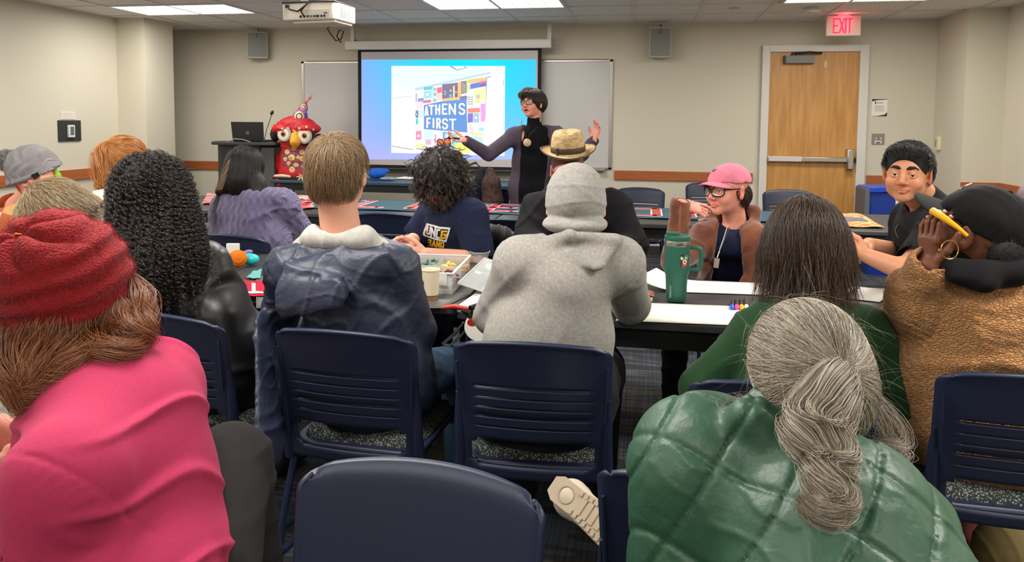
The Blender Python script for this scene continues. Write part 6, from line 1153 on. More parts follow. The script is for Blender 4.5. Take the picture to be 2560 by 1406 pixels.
decal(P.root, 'shirt_print', sh_, [[(x, y) for x, y in stroke_polys([(2243 + 4 * math.cos(k), 560 + k * 6), (2243 + 4 * math.cos(k + 1.5), 566 + k * 6)], 2)[0]] for k in range(6)], mat('dim_print', (86, 88, 84), .8))
hg = scalp(T, R, .99, .009); hg.ell(T(0, .05, .09), (.062, .04, .028), R, .03); hg.ell(T(0, -.06, .0), (.074, .06, .07), R, .03); hg.ell(T(0, .118, -.02), (.085, .075, .092), R, .012, 's')
for s_ in (-1, 1): hg.ell(T(s_ * .096, .005, -.03), (.03, .042, .062), R, .01, 's')
cr_ = T(.0, -.07, .09)
hair(P, hg, (16, 13, 13), [(6, 5, 5), (14, 11, 11), (24, 20, 20), (9, 7, 8)], 4200, lambda q, t: (q - cr_) * 6 + R[:, 1] * .3 + np.array((0, 0, -.2)), 5, .0062, r=.0008, ok=lambda q: inloc(P, -.045)(q) & ~((((q - P.hc) @ R)[:, 1] > .04) & (((q - P.hc) @ R)[:, 2] < .078)) & ~((np.abs(((q - P.hc) @ R)[:, 0]) > .055) & (((q - P.hc) @ R)[:, 2] < .035) & (((q - P.hc) @ R)[:, 1] > -.04)), off=.005, stiff=.5, cling=.9, wild=.35, lift=.8, rough=.55)
hidden_chair(P, 75, 'navy chair under the smiling man')

# ---------------- tan fleece coat, black cap
c = ch_of('tan fleece'); hc = A(2436, 590, 2.0); R = frame(img(-.62, .12, .74), img(.30, .9, -.3))
P = sitter('person in a tan fleece coat and black cap leaning a cheek on one hand', c, A(2455, 705, 2.02), A(2305, 745, 2.06), A(2620, 745, 1.96), A(2256, 835, 2.20), A(2680, 900, 2.1), A(2322, 668, 1.97), V(1.25, 2.6, .8), face=-2, skinm=SKD, br=1.22, hipoff=.06)
h1 = dict(wr=P.wr[0], d=img(-.02, .98, .0), back=img(-.93, .05, -.25), thumb=img(.25, .1, -.9), curls=[.62, .55, .5, .5], thumbcurl=.2, sc=.92, fine=.003)
P.body(hc, R, 1.0, face=True, hands=[h1, P.relaxed(1)], vox=.007, hfine=.004, paintkw=dict(cheek=(1, .95, .95))); T = P.T
mb = MB(); NA = mat('pink_nail', (214, 150, 160), .2)
tp_, hh = P.tips[0]
for q_ in tp_: MB().ball(q_ + hh['back'] * .0045, (.0048, .0048, .0075), NA, 10, 8).build('fingernail', P.root, smooth=180)
SH = mat('tan_sherpa', (186, 132, 80), .95, noise=.1, nscale=12, bump=.9, bscale=95, bdist=.005, kind='crack', stretch=(1, 1, 1.8), sheen=.15)
def sx_(g): g.cap(P.hip + V(-.2, .02, .12), P.hip + V(-.24, .08, -.06), .07, .06, .08); g.ecap(P.hip + V(-.08, .06, .06), P.hip + V(-.06, .06, -.03), (.24, .13), (.24, .12), (1, 0, 0), .05)
P.top('sherpa_coat', SH, e=.035, se=.035, low=.04, vox=.006, neck=.085, ab=1.05, nk_up=0, disp=[folds((.5, 0, 1), 13, .012, 191, 1.4), folds((-.2, 0, 1), 16, .010, 197, 1.6), lambda x, y, z: -.0022 * wob(x, y, z * 1.6, 150, 5)], extra=sx_)
P.trousers(DARKT); P.feet(mat('brown_pink_shoe', (150, 84, 80), .5))
HD = cloth('black_hood', (16, 16, 19), noise=.1); g = G(); g.chain([A(2345, 655, 2.0), A(2385, 675, 1.93), A(2455, 690, 1.9), A(2530, 680, 1.9), A(2600, 640, 1.94)], [.018, .026, .034, .032, .026], .04); g.ecap(A(2440, 690, 1.9), A(2462, 712, 1.87), (.07, .022), (.025, .02), (1, 0, 0), .03); g.chain([A(2410, 650, 2.0), A(2520, 645, 1.98), A(2580, 630, 1.98)], [.055, .06, .05], .03); g.disp += [folds((.3, 0, 1), 30, .007, 201), folds((-.4, 0, 1), 44, .004, 207)]; g.build('black_hood', HD, P.root, .005)
BC = cloth('black_twill', (12, 12, 14), noise=.1, sheen=.1); Tc, Rc = cap(P, A(2466, 568, 2.0), img(-.78, .45, .35), img(.46, .72, -.48), BC, rad=(.108, .122, .112), bill=.075, bw=.088, droop=.012, bmt=cloth('charcoal_twill', (34, 34, 34)))
mb = MB(); mb.tube([*[Tc(*(V(*q) * 1.10)) for q in ((.03, .088, .055), (.018, .09, .06), (.012, .086, .068), (.02, .078, .076))]], .002, mat('silver_stitch', (150, 150, 155), .4, .5), n=6); mb.tube([Tc(*(V(*q) * 1.10)) for q in ((.018, .09, .06), (.004, .094, .055))], .0018, mb.ms[0], n=6); mb.tube([Tc(*(V(*q) * 1.10)) for q in ((.02, .078, .076), (.032, .076, .076))], .0016, mb.ms[0], n=6); mb.build('cap_emblem', P.root)
YG = mat('yellow_acetate', (236, 170, 20), .3); mb = MB()
ya = [A(2332, 528, 1.99), A(2360, 545, 1.93), A(2395, 570, 1.905), A(2418, 590, 1.90)]; mb.tube(ya, [.010, .009, .006, .005], YG, n=8, flat=1, up=img(0, 0, 1)); mb.tube([A(2332, 524, 1.99), A(2328, 545, 2.0), A(2334, 562, 2.0), A(2348, 560, 1.99), A(2362, 548, 1.97), A(2350, 528, 1.98)], .004, YG, closed=True); mb.build('sunglasses_frame', P.root)
mb = MB(); mb.add([A(2332, 524, 1.992), A(2328, 545, 2.0), A(2334, 562, 2.0), A(2348, 560, 1.99), A(2362, 548, 1.97), A(2350, 528, 1.98)], [(0, 1, 2, 3, 4, 5)], mat('amber_lens', (70, 40, 20), .1, alpha=.85)); mb.build('lens', P.root)
mb = MB(); hp = A(2374, 625, 1.90); mb.tube([hp + img(math.cos(a) * .022, math.sin(a) * .024, 0) for a in [k * PI / 12 for k in range(24)]], .0016, mat('gold_hoop', (210, 170, 110), .25, 1), n=8, closed=True); mb.build('hoop_earring', P.root)
hg = G(); hg.ell(T(0, -.075, -.03), (.07, .05, .055), R, .02); hair(P, hg, (20, 15, 14), [(8, 6, 6), (20, 15, 13)], 1200, lambda q, t: np.tile(V(0, 0, -.5), (len(q), 1)) + (q - T(0, 0, 0)) * 4, 8, .006, r=.0005, off=.006, wild=.9, rough=.75)

# ---------------- mauve cap at the picture edge
hc = A(2612, 520, 2.9); R = frame(img(-.8, -.3, -.3), img(0, 1, 0))
P = sitter('person in a dusty mauve cap cut off by the frame beside the black cap', None, A(2660, 640, 2.95), A(2700, 660, 2.8), A(2620, 660, 3.1), A(2700, 800, 2.7), A(2600, 800, 3.1), A(2600, 780, 2.8), A(2560, 780, 3.0), face=60, hip=A(2690, 860, 3.0) * (1, 1, 0) + V(0, 0, .57))
P.body(hc, R, 1.0, face=True, vox=.01, hfine=.005); T = P.T; P.top('grey_sweater', cloth('grey_wool', (96, 94, 100)), e=.02, low=.04); P.trousers(DARKT); P.feet(SHOE); cap(P, T(0, -.02, .03), img(-.85, -.22, -.2), img(-.25, .9, -.2), cloth('mauve_twill', (140, 124, 134), noise=.05), bill=.07)
hidden_chair(P, 60, 'navy chair under the person in the mauve cap')
# ------------------------------------------------------------ bird puppet
PY = 7.2; pp = lambda x, y, d=0: on_y(x, y, PY - d)
def brd(P_):
    c = np.tile(np.array(lin((190, 24, 34))), (len(P_), 1)); v = P_ - CC; zz = v @ _f; px = CX + F * (v @ CR) / zz; py = CY - F * (v @ CU) / zz; n_ = wob(P_[:, 0], P_[:, 1], P_[:, 2], 70, 3)
    front = P_[:, 1] < PY + .02; belly = (((px - 742) / 38) ** 2 + ((py - 395) / 32) ** 2 < 1 + .15 * n_) & front; c[belly] = lin((132, 62, 92)); c[belly & (n_ > .45)] = lin((170, 40, 58))
    for x, y, r in ((718, 380, 6), (729, 394, 8), (755, 381, 6.5), (745, 393, 5), (756, 397, 7), (713, 398, 5), (722, 408, 5), (740, 412, 6), (758, 416, 5), (768, 405, 5), (730, 424, 7), (770, 375, 3.5)):
        q = ((px - x) ** 2 + ((py - y) * 1.05) ** 2) / r ** 2; c[(q < 1) & front] = lin((214, 196, 130)); c[(q < .3) & front] = lin((226, 168, 50))
    for x, y in ((706, 322), (720, 321), (733, 326), (694, 330), (748, 321), (766, 317), (784, 324), (738, 328)): c[((px - x) ** 2 + (py - y) ** 2 < 7) & front] = lin((235, 190, 180))
    c[(n_ < -.75) & (py > 305) & (py < 450) & front] *= .6; return c
t = empty('bird_puppet', (0, 0, 0), 0, 'red papier-mache bird puppet with big eyes, yellow beak and painted horn on the front table', 'puppet')
g = G(); c0 = pp(741, 425); SD = V(1, 0, 0)
g.ecap(pp(741, 432), pp(741, 395), (.20, .13), (.19, .12), SD, .04); g.ecap(pp(741, 395), pp(742, 352), (.165, .11), (.15, .11), SD, .04); g.ecap(pp(742, 350), pp(742, 318), (.19, .12), (.22, .12), SD, .05)
for x, y in ((712, 322), (770, 322)): g.ell(pp(x, y, .06), (.135, .11, .065), None, .03)
g.disp += [folds((.2, 0, 1), 40, .008, 211, 2.5, wsc=12)]; g.build('body', mat('painted_red', (255, 255, 255), .6, attr='paint', bump=.3, bscale=80), t, .005, paint=brd)
for (x, y, r, pr, ix) in ((714, 336, .078, .022, -1), (764, 340, .083, .018, 0)):
    c = pp(x, y, .115); mb = MB(); mb.ball(c + V(0, .02, 0), (r * 1.22, .045, r * 1.22), mat('eye_socket', (30, 16, 26), .7), 24, 12); mb.build('eye_socket', t, smooth=180); mb = MB(); Rr = rot('X', PI / 2)
    for rad, off, cc in ((r * 1.0, -.03, (206, 200, 196)), (r * .74, -.034, (232, 222, 204)), (r * .42, -.038, (206, 148, 100)), (r * .26, -.042, (26, 14, 12))): mb.lathe([(rad, 0), (rad * .9, .012), (0, .015)], c + V(.012 * ix * (rad < r * .5) + (.01 if rad < r * .5 else 0), off, .004 if rad < r * .5 else 0), mat('puppet_eye', cc, .25), n=28, R=Rr)
    for k in range(20): a = 2 * PI * k / 20; mb.ball(c + V(r * .87 * math.cos(a), -.04, r * .87 * math.sin(a)), .006, mat('eye_dots', (40, 40, 50), .5), 6, 4)
    mb.build('eye', t, smooth=40)
g = G(); g.chain([pp(740, 342, .12), pp(738, 355, .18), pp(735, 374, .17)], [.055, .05, .016], .02); g.disp.append(lambda x, y, z: .004 * np.exp(-((x - pp(742, 350)[0]) / .008) ** 2)); g.build('beak', mat('yellow_beak', (222, 160, 40), .5, bump=.2, bscale=60), t, .005)
def hornp(P_):
    v = P_ - CC; zz = v @ _f; px = CX + F * (v @ CR) / zz; py = CY - F * (v @ CU) / zz; c = np.tile(np.array(lin((120, 70, 140))), (len(P_), 1)); c[px > 756 + (300 - py) * .1] = lin((40, 80, 170)); c[py < 263] = lin((190, 50, 60)); c[(py > 276) & (py < 283)] = lin((190, 90, 150))
    for x, y, r in ((748, 291, 13), (759, 268, 8)):
        q = np.sqrt((px - x) ** 2 + (py - y) ** 2) / r
        for lim, cc in ((1, (216, 160, 130)), (.85, (226, 214, 150)), (.68, (70, 62, 60)), (.42, (205, 210, 214))): c[q < lim] = lin(cc)
    return c
g = G(); g.chain([pp(750, 306), pp(751, 292), pp(759, 270), pp(765, 256)], [.078, .07, .038, .012], .02); g.build('horn', mat('painted_horn', (255, 255, 255), .5, attr='paint'), t, .004, paint=hornp)
mb = MB()
for k in range(9): a = -.5 + k * .14; mb.tube([pp(764, 257), pp(768 + k * .8, 248), pp(772 + math.cos(a) * 10, 245 - math.sin(k) * 4 - k % 3 * 2)], [.004, .006, .001], mat('tuft', [(206, 60, 90), (232, 200, 204), (150, 40, 70)][k % 3], .7), n=6)
mb.build('tuft', t, smooth=60)
for x, y in ((688, 336), (797, 354)): g = G(); g.ell(pp(x, y, -.04), (.05, .06, .085)); g.disp.append(folds((1, 0, .5), 50, .01, 7)); g.build('ear_cloth', mat('black_cherry_cloth', (34, 12, 18), .8), t, .006)
g = G(); g.chain([pp(699, 392), pp(690, 415), pp(686, 440), pp(698, 460, .2)], [.03, .05, .045, .03], .03); g.disp.append(folds((1, 0, .1), 60, .01, 9)); g.build('red_cloth_arm', cloth('scarlet_cloth', (214, 38, 30)), t, .006)
t = empty('puppet_stand', (0, 0, 0), 0, 'low black platform with pale branch feet under the bird puppet', 'stand')
p0 = pp(700, 445); p1 = pp(795, 447); b = MB(); b.box((p0[0], PY - .16, .802), (p1[0], PY + .14, .822), EDGE); b.build('platform', t, smooth=None)
BR = mat('pale_branch', (206, 190, 160), .7, bump=.4, bscale=60); b = MB(); b.tube([(p0[0] + .02, PY - .15, .835), (p0[0] + .12, PY - .17, .84), (p0[0] + .2, PY - .16, .832)], [.014, .018, .012], BR)
for k in range(6): b.tube([(p0[0] + .33, PY - .16, .835), (p0[0] + .33 + .05 * math.cos(k), PY - .19, .83 + .035 * math.sin(k))], [.012, .006], BR, n=6)
b.build('branch_feet', t)
# ------------------------------------------------------------ lectern, laptop, microphone
LX = on_y(620, 400, 7.3)[0]; t = empty('lectern', (LX, 7.35, 0), 0, 'black lectern with overhanging curved top beside the bird puppet', 'lectern')
LM_ = mat('lectern_black', (40, 40, 43), .5); LT = 1.175
MB().box((-.22, -.26, .06), (.25, .22, LT - .03), LM_).build('body', t, bevel=.004, smooth=None); MB().box((-.17, -.275, .12), (.17, -.26, LT - .06), mat('lectern_panel', (28, 28, 31), .45)).build('front_panel', t, bevel=.002, smooth=None); MB().box((.25, -.24, .08), (.40, .2, LT - .05), mat('lectern_side', (74, 74, 76), .5)).build('side_bay', t, smooth=None)
b = MB(); b.prism([(-.42, -.02), (-.3, -.25), (-.1, -.33), (.2, -.34), (.45, -.3), (.47, .24), (-.3, .24), (-.42, .12)], lambda u, v, q: (u, v, LT - .03 + q), .03, LM_); b.build('top', t, bevel=.006, smooth=None); MB().box((-.2, -.24, 0), (.38, .2, .06), BLACK).build('plinth', t, smooth=None)
lx0, lx1 = on_y(584, 330, 7.3)[0], on_y(664, 330, 7.3)[0]; t = empty('laptop', ((lx0 + lx1) / 2, 7.3, LT), 0, 'open black laptop with a round logo standing on the lectern', 'laptop'); lw = (lx1 - lx0) / 2
MB().box((-lw, .0, .0), (lw, .24, .018), BLACK).build('base', t, bevel=.003, smooth=None); b = MB(); lh = on_y(620, 305, 7.3)[2] - LT; b.prism([(-lw * .97, .01), (lw * .97, .01), (lw, lh), (-lw, lh)], lambda u, v, q: (u, -.02 - q - v * .12, v), .008, mat('laptop_lid', (26, 26, 28), .4)); b.build('lid', t, bevel=.002, smooth=None)
b = MB(); fl_ = lambda u, v, q: (u, -.0285 - q - v * .12, v); rg = [(.017 * math.cos(k * PI / 12), lh * .45 + .017 * math.sin(k * PI / 12)) for k in range(24)]
for k in range(24): a_, c_ = rg[k], rg[(k + 1) % 24]; m_ = (0, lh * .45); b.prism([a_, c_, (c_[0] * .84, m_[1] + (c_[1] - m_[1]) * .84), (a_[0] * .84, m_[1] + (a_[1] - m_[1]) * .84)], fl_, .001, mat('logo_grey', (150, 150, 152), .4))
letters(b, 'DELL', fl_, -.0115, lh * .45 - .004, .004, .008, .0022, .0014, b.ms[0], t=.001); b.build('logo', t, smooth=None)
t = empty('gooseneck_microphone', (on_y(660, 345, 7.2)[0], 7.2, LT), 0, 'thin gooseneck microphone rising from the lectern beside the laptop', 'microphone'); mx = on_y(680, 282, 7.15)
q0 = V(0, 0, 0); q1 = mx - V(on_y(660, 345, 7.2)[0], 7.2, LT); MB().tube([q0, q1 * .4 + V(-.01, 0, 0), q1 * .8, q1], .004, mat('gooseneck', (90, 88, 84), .4, .5), n=8).lathe([(.03, 0), (.03, .012)], (0, 0, 0), BLACK).build('neck', t); b = MB(); b.ball(q1, (.017, .017, .026), BLACK, 12, 8, R=rot('Y', .5)); b.build('head', t, smooth=180)
b = MB(); b.tube([(LX - .1, 7.08, LT + .004), (LX - .02, 7.06, LT + .035), (LX + .08, 7.06, LT + .03), (LX + .16, 7.08, LT + .004)], .004, GREYP); tag(b.build('laptop_cable'), 'grey cable arching over the lectern edge before the laptop', 'cable')
# ------------------------------------------------------------ front table things
TZ = .802
p = on_z(942, 446, .81); b = G(); b.ell(p + V(0, 0, .05), (.1, .07, .055)); b.ell(p + V(.06, .03, .075), (.07, .03, .03), None, .02); b.disp.append(folds((1, 0, .6), 50, .008, 3)); b.cut((0, 0, TZ), (0, 0, -1)); o = b.build('blue_pouch', cloth('bright_blue', (34, 96, 196)), None, .005); tag(o, 'bright blue pouch on the front table below the screen corner', 'pouch')
p = on_z(965, 450, .81); b = G(); b.ell(p + V(.02, 0, .012), (.09, .035, .02)); b.disp.append(folds((1, .3, 0), 60, .006, 5)); b.cut((0, 0, TZ), (0, 0, -1)); o = b.build('crumpled_wrapper', mat('silver_wrapper', (140, 150, 170), .3, .3), None, .004); tag(o, 'crumpled silvery wrapper beside the blue pouch', 'wrapper')
p = on_z(1010, 446, .81); b = MB(); b.add([p + V(-.13, -.02, -.003), p + V(.12, -.05, -.003), p + V(.16, .09, -.003), p + V(-.02, .12, .01)], [(0, 1, 2, 3)], PAPER); tag(b.build('paper_sheet', smooth=None, solid=.002), 'loose white paper sheet on the front table under the screen', 'paper')
b = MB()
for k in range(3): b.tube([on_y(1165 - k * 3, 432, 6.9), on_y(1172 + k * 2, 412, 6.9), on_y(1190, 405 + k * 2, 6.9), on_y(1198 + k * 2, 418, 6.9), on_y(1190 + k, 445, 6.9), on_y(1180, 470, 6.9), (on_y(1180, 470, 6.9)[0], 6.92, .2)], .006, mat('grey_lead', (44, 44, 46), .5), n=8)
tag(b.build('cable_loop'), 'looping dark cables beside the curly mop, under the screen', 'cable')
# coat-draped chair near the speaker
c = chair(1215, 440, 6.55, 20, 'navy chair hung with a brown lace scarf behind the band shirt'); p = A(1222, 425, 6.3)
def drape(name, pts, rad, mt, label, cat_, seed, base=None, par=None):
    g = G(); g.chain(pts, rad, .05); g.disp += [folds((1, 0, .1), 42, .016, seed), folds((.9, .2, -.1), 70, .008, seed + 3)]; o = g.build(name, mt, par, .006)
    return tag(o, label, cat_) if label else o
drape('lace_scarf', [A(1226, 432, 6.35), A(1228, 465, 6.3), A(1232, 505, 6.28)], [.05, .08, .10], mat('rust_lace', (70, 34, 24), .8, col2=(24, 16, 16), nscale=45, bump=.6, bscale=100), 'rust and black lace scarf hanging over a chair beside the speaking woman', 'scarf', 3)
drape('black_coat', [A(1208, 432, 6.45), A(1200, 465, 6.42), A(1194, 500, 6.42)], [.05, .07, .08], cloth('ink_cloth', (22, 24, 34)), 'dark blue-black coat folded under the lace scarf', 'coat', 8)
# ------------------------------------------------------------ lettered banner on the second row
TEAL = cloth('slate_teal_cloth', (70, 98, 112), noise=.15); BZ = .7445
def zq(px, py, z=BZ): p_ = on_z(px, py, z); return (p_[0], p_[1])
t = empty('letter_banner', (0, 0, 0), 0, 'long slate blue cloth banner with colourful appliqued letters on the second table row', 'banner')
def bfn(i, j): x = -2.86 + i * 4.02; y = 5.26 + j * .66; return (x, y, BZ + .003 * math.sin(x * 9 + j * 3) + .003)
b = MB(); b.grid(90, 8, bfn, TEAL); b.build('cloth', t, smooth=180, solid=.002)
LC = [mat('applique', c, .8, noise=.35, nscale=25) for c in ((206, 66, 92), (70, 120, 180), (206, 110, 120), (96, 150, 160), (190, 80, 60), (120, 90, 160))]; WP = mat('white_piping', (226, 226, 226), .8)
b = MB(); b2 = MB(); x = -2.8
for k, ch in enumerate('AEL CREA TO R  IHC OSL'):
    if x > .92: break
    if ch == ' ': x += .14; continue
    for st in GL[ch]:
        pts = [(x + px_ / 4 * .2, 5.36 + py_ / 6 * .42) for px_, py_ in st]
        for poly in stroke_polys(pts, .085): b.prism(poly, lambda u, v, q: (u, v, BZ + .0085 + q), .0012, WP)
        for poly in stroke_polys(pts, .062): b2.prism(poly, lambda u, v, q: (u, v, BZ + .0101 + q), .0012, LC[k % 6])
    x += .30
b.build('letter_piping', t, smooth=None); b2.build('letters', t, smooth=None)
def patch(name, quad, mt, label, cat_='cloth', strips=(), z=BZ, amp=.006):
    q = [np.array((*zq(x_, y_, z), z)) for x_, y_ in quad]; t = empty(name, (0, 0, 0), 0, label, cat_)
    fn = lambda i, j: (q[0] * (1 - i) + q[1] * i) * (1 - j) + (q[3] * (1 - i) + q[2] * i) * j + V(0, 0, .004 + amp * (.5 + .5 * math.sin(i * 9 + j * 7)))
    b = MB(); b.grid(24, 24, fn, mt); b.build('cloth', t, smooth=180, solid=.002)
    for nm, (i0, i1, j0, j1), m_ in strips: b = MB(); b.grid(8, 8, lambda i, j: fn(i0 + (i1 - i0) * i, j0 + (j1 - j0) * j) + V(0, 0, .004), m_); b.build(nm, t, smooth=180)
    return t
FLW = mat('floral_yellow', (226, 204, 124), .8, col2=(206, 120, 80), nscale=22); BLU = mat('blue_patch', (84, 120, 150), .8, col2=(150, 110, 130), nscale=14)
patch('floral_cloth', [(2080, 568), (2212, 571), (2150, 537), (2075, 534)], FLW, 'yellow floral cloth with a blue band hanging over the table end before the door', 'cloth', [('blue_band', (0, .85, .35, .65), BLU)])
patch('cream_cloth', [(700, 528), (785, 522), (772, 491), (700, 490)], mat('cream_print', (226, 212, 190), .8, col2=(196, 90, 80), nscale=10), 'cream cloth with pink scrolls on the second row beside the lavender sleeve')
patch('striped_cloth', [(505, 512), (560, 508), (560, 486), (518, 485)], mat('grey_red_stripe', (176, 172, 168), .8, col2=(190, 60, 60), nscale=12, stretch=(.3, 3, 1)), 'folded grey cloth with red stripes beyond the lavender sleeve')
# ------------------------------------------------------------ near tables
def sheet(name, quad, label, lift=.0, curl=0, mt=PAPER):
    q = [on_z(x_, y_, .742) for x_, y_ in quad]; b = MB(); b.grid(20, 6, lambda i, j: (q[0] * (1 - i) + q[1] * i) * (1 - j) + (q[3] * (1 - i) + q[2] * i) * j + V(0, 0, .001 + lift + curl * max(0, 1 - i * 3.2) ** 2), mt); return tag(b.build(name, smooth=180, solid=.0012), label, 'paper')
MAT_ = mat('charcoal_runner', (52, 52, 54), .6, noise=.3, nscale=9)
sheet('paper_strip', [(1588, 728), (2010, 742), (1990, 712), (1640, 700)], 'white paper strip along the far side of the near table behind the green tumbler', .001, .05)
sheet('paper_strip', [(1540, 803), (1990, 822), (1960, 772), (1560, 757)], 'white paper strip along the near edge below the green tumbler', .001)
sheet('paper_strip', [(2120, 748), (2200, 757), (2235, 728), (2105, 714)], 'white paper piece between the green fleece and the sherpa coat', .001)
sheet('dark_mat', [(640, 772), (1105, 772), (1180, 735), (640, 690)], 'grey matte table mat under the bead box and paper cup', .0005, mt=mat('grey_mat', (96, 94, 90), .55, noise=.25, nscale=7))
sheet('paper_strip', [(1135, 772), (1230, 775), (1235, 745), (1188, 735)], 'white paper corner beside the red clamp', .001)
# tumbler
tp = on_z(1690, 752, .743); t = empty('tumbler', (tp[0], tp[1], .744), 0, 'tall green steel tumbler with handle, straw and flower sticker on the white paper table', 'tumbler'); GRN = mat('tumbler_green', (30, 92, 74), .5, bump=.15, bscale=400)
b = MB(); b.lathe([(0, 0), (.035, 0), (.038, .004), (.0395, .06), (.0415, .098), (.046, .108), (.0475, .118), (.0475, .205), (.047, .212)], (0, 0, 0), GRN, n=40); b.build('body', t, smooth=40)
b = MB(); b.lathe([(.0472, .212), (.0478, .214), (.0478, .229), (.0472, .231)], (0, 0, 0), METAL, n=40); b.build('steel_band', t, smooth=40)
b = MB(); b.lathe([(.0465, .231), (.048, .233), (.048, .247), (.045, .251), (0, .251)], (0, 0, 0), GRN, n=40); b.box((-.042, -.03, .249), (.0, .014, .262), GRN); b.build('tumbler_lid', t, bevel=.004, smooth=40)
b = MB(); hx_ = unit(img(1, 0, -.15) * (1, 1, 0)); hp_ = [hx_ * .044 + V(0, 0, .205), hx_ * .075 + V(0, 0, .203), hx_ * .088 + V(0, 0, .190), hx_ * .088 + V(0, 0, .14), hx_ * .078 + V(0, 0, .122), hx_ * .044 + V(0, 0, .12)]; b.tube(refine(np.array([hp_]), 24)[0], .0085, GRN, n=12, flat=1); b.build('handle', t)
b = MB(); b.tube([(.006, 0, .245), (.008, .0, .36)], .0035, mat('clear_straw', (150, 110, 90), .2, alpha=.6), n=10); b.build('straw', t)
b = MB(); fc = lambda u, v, q: (lambda a: (math.sin(a) * (.0478 + q), -math.cos(a) * (.0478 + q), v))(u / .0478 + .12)
cs = [(206, 60, 90), (226, 120, 50), (110, 176, 60), (34, 60, 70), (214, 210, 206), (120, 70, 50), (30, 50, 60), (230, 226, 220), (200, 50, 60), (70, 140, 80)]
b.prism([(.006, .135), (.034, .137), (.034, .185), (.006, .183)], fc, .0006, mat('sticker', cs[3], .4)); rr_ = random.Random(3)
for k in range(20):
    u, v, r = rr_.uniform(.01, .031), rr_.uniform(.14, .18), rr_.uniform(.004, .008); ci = k % 10; b.prism([(u + r * math.cos(a * PI / 4), v + r * math.sin(a * PI / 4)) for a in range(8)], lambda x_, y_, q, kk=k: fc(x_, y_, .0007 + kk * .00005 + q), .0002, mat('sticker_colour', cs[ci], .4))
b.prism([(.021 + .008 * math.cos(a * PI / 6), .156 + .01 * math.sin(a * PI / 6)) for a in range(12)], lambda x_, y_, q: fc(x_, y_, .002 + q), .0003, mat('sticker_white', (216, 212, 208), .4)); b.prism([(.021 + .003 * math.cos(a * PI / 4), .156 + .004 * math.sin(a * PI / 4)) for a in range(8)], lambda x_, y_, q: fc(x_, y_, .0024 + q), .0003, mat('sticker_dot', (60, 50, 60), .4))
b.build('flower_sticker', t, smooth=None)
b = MB(); fb = lambda u, v, q: (lambda a: (math.sin(a) * (.0392 + q), -math.cos(a) * (.0392 + q), v))(-v_ / .04 - .3) if 0 else None
def fside(u, v, q): a = -.50 - v / .040; r = .0405 + q + .0012; return (math.sin(a) * r, -math.cos(a) * r, .018 + u)
letters(b, 'OWOOXOWO'[:7], fside, 0, 0, .0045, .006, .0022, .0011, mat('silver_lettering', (196, 200, 190), .3, .5), t=.0005); b.build('brand_lettering', t, smooth=None)
# markers
for k, (c_, nm) in enumerate((((30, 96, 214), 'blue'), ((236, 74, 160), 'pink'), ((240, 190, 30), 'yellow'), ((232, 232, 232), 'white'))):
    p = on_z(1830 + k * 12.5, 771, .752); t = empty('marker', (p[0], p[1], .7515), -.12 + k * .02, 'black marker pen with a %s cap end lying by the green fleece elbow' % nm, 'marker', 'marker pens'); CM = mat('marker_cap', c_, .35)
    b = MB(); b.tube([(0, .028, 0), (0, .12, 0)], .0075, BLACK, n=12); b.build('barrel', t); b = MB(); b.tube([(0, 0, 0), (0, .003, 0), (0, .03, 0)], [.005, .0082, .0085], CM, n=12); b.build('marker_cap', t)
# book and pouch beside the hoodie
p = on_z(1602, 748, .742); t = empty('sketch_book', (p[0], p[1], .744), .1, 'small cream sketch book under a red patterned pouch at the grey hoodie sleeve', 'book'); MB().box((-.09, -.04, 0), (.04, .05, .012), mat('cream_pages', (222, 204, 176), .7)).build('pages', t, smooth=None)
b = MB(); b.grid(10, 6, lambda i, j: (-.08 + .13 * i, -.03 + .07 * j, .016 + .012 * math.sin(i * 3)), mat('red_pattern', (150, 62, 42), .4, col2=(190, 140, 120), nscale=60)); tag(b.build('patterned_pouch', loc=(p[0], p[1], .744), smooth=180, solid=.004), 'red-brown patterned pouch lying on the small cream sketch book', 'pouch')
# paper cup
cp = on_z(1076, 750, .743); t = empty('paper_cup', (cp[0], cp[1], .7445), 0, 'cream paper coffee cup with a brown printed lower half beside the bead box', 'cup'); CUP = mat('cup_cream', (224, 212, 184), .6)
b = MB(); b.lathe([(.026, .0), (.031, .052)], (0, 0, 0), mat('cup_brown', (146, 104, 66), .7, noise=.35, nscale=60), n=32); b.lathe([(0, .001), (.026, .001)], (0, 0, 0), b.ms[0]); b.build('cup_sleeve', t); b = MB(); b.lathe([(.031, .052), (.036, .112), (.0378, .113), (.0378, .1165), (.0355, .117), (.0335, .11), (.030, .02), (0, .02)], (0, 0, 0), CUP, n=32); b.build('cup_wall', t)
# bead box
BXm = mat('frosted_plastic', (214, 220, 220), .25, alpha=.42, spec=.6); t = empty('bead_box', (-1.19, 2.735, .7435), .06, 'translucent divided plastic box full of coloured floss beside the paper cup', 'storage box')
bw_, bd_, bh_ = .46, .385, .082; b = MB()
for lo, hi in (((0, 0, 0), (bw_, bd_, .003)), ((0, 0, 0), (bw_, .003, bh_)), ((0, bd_ - .003, 0), (bw_, bd_, bh_)), ((0, 0, 0), (.003, bd_, bh_)), ((bw_ - .003, 0, 0), (bw_, bd_, bh_))): b.box(lo, hi, BXm)
b.build('box_walls', t, bevel=.001, smooth=None); b = MB()
for lo, hi in (((-.006, -.008, bh_), (bw_ + .006, .004, bh_ + .004)), ((-.006, bd_ - .004, bh_), (bw_ + .006, bd_ + .008, bh_ + .004)), ((-.006, 0, bh_), (.004, bd_, bh_ + .004)), ((bw_ - .004, 0, bh_), (bw_ + .008, bd_, bh_ + .004))): b.box(lo, hi, mat('rim_plastic', (220, 222, 222), .3, alpha=.75))
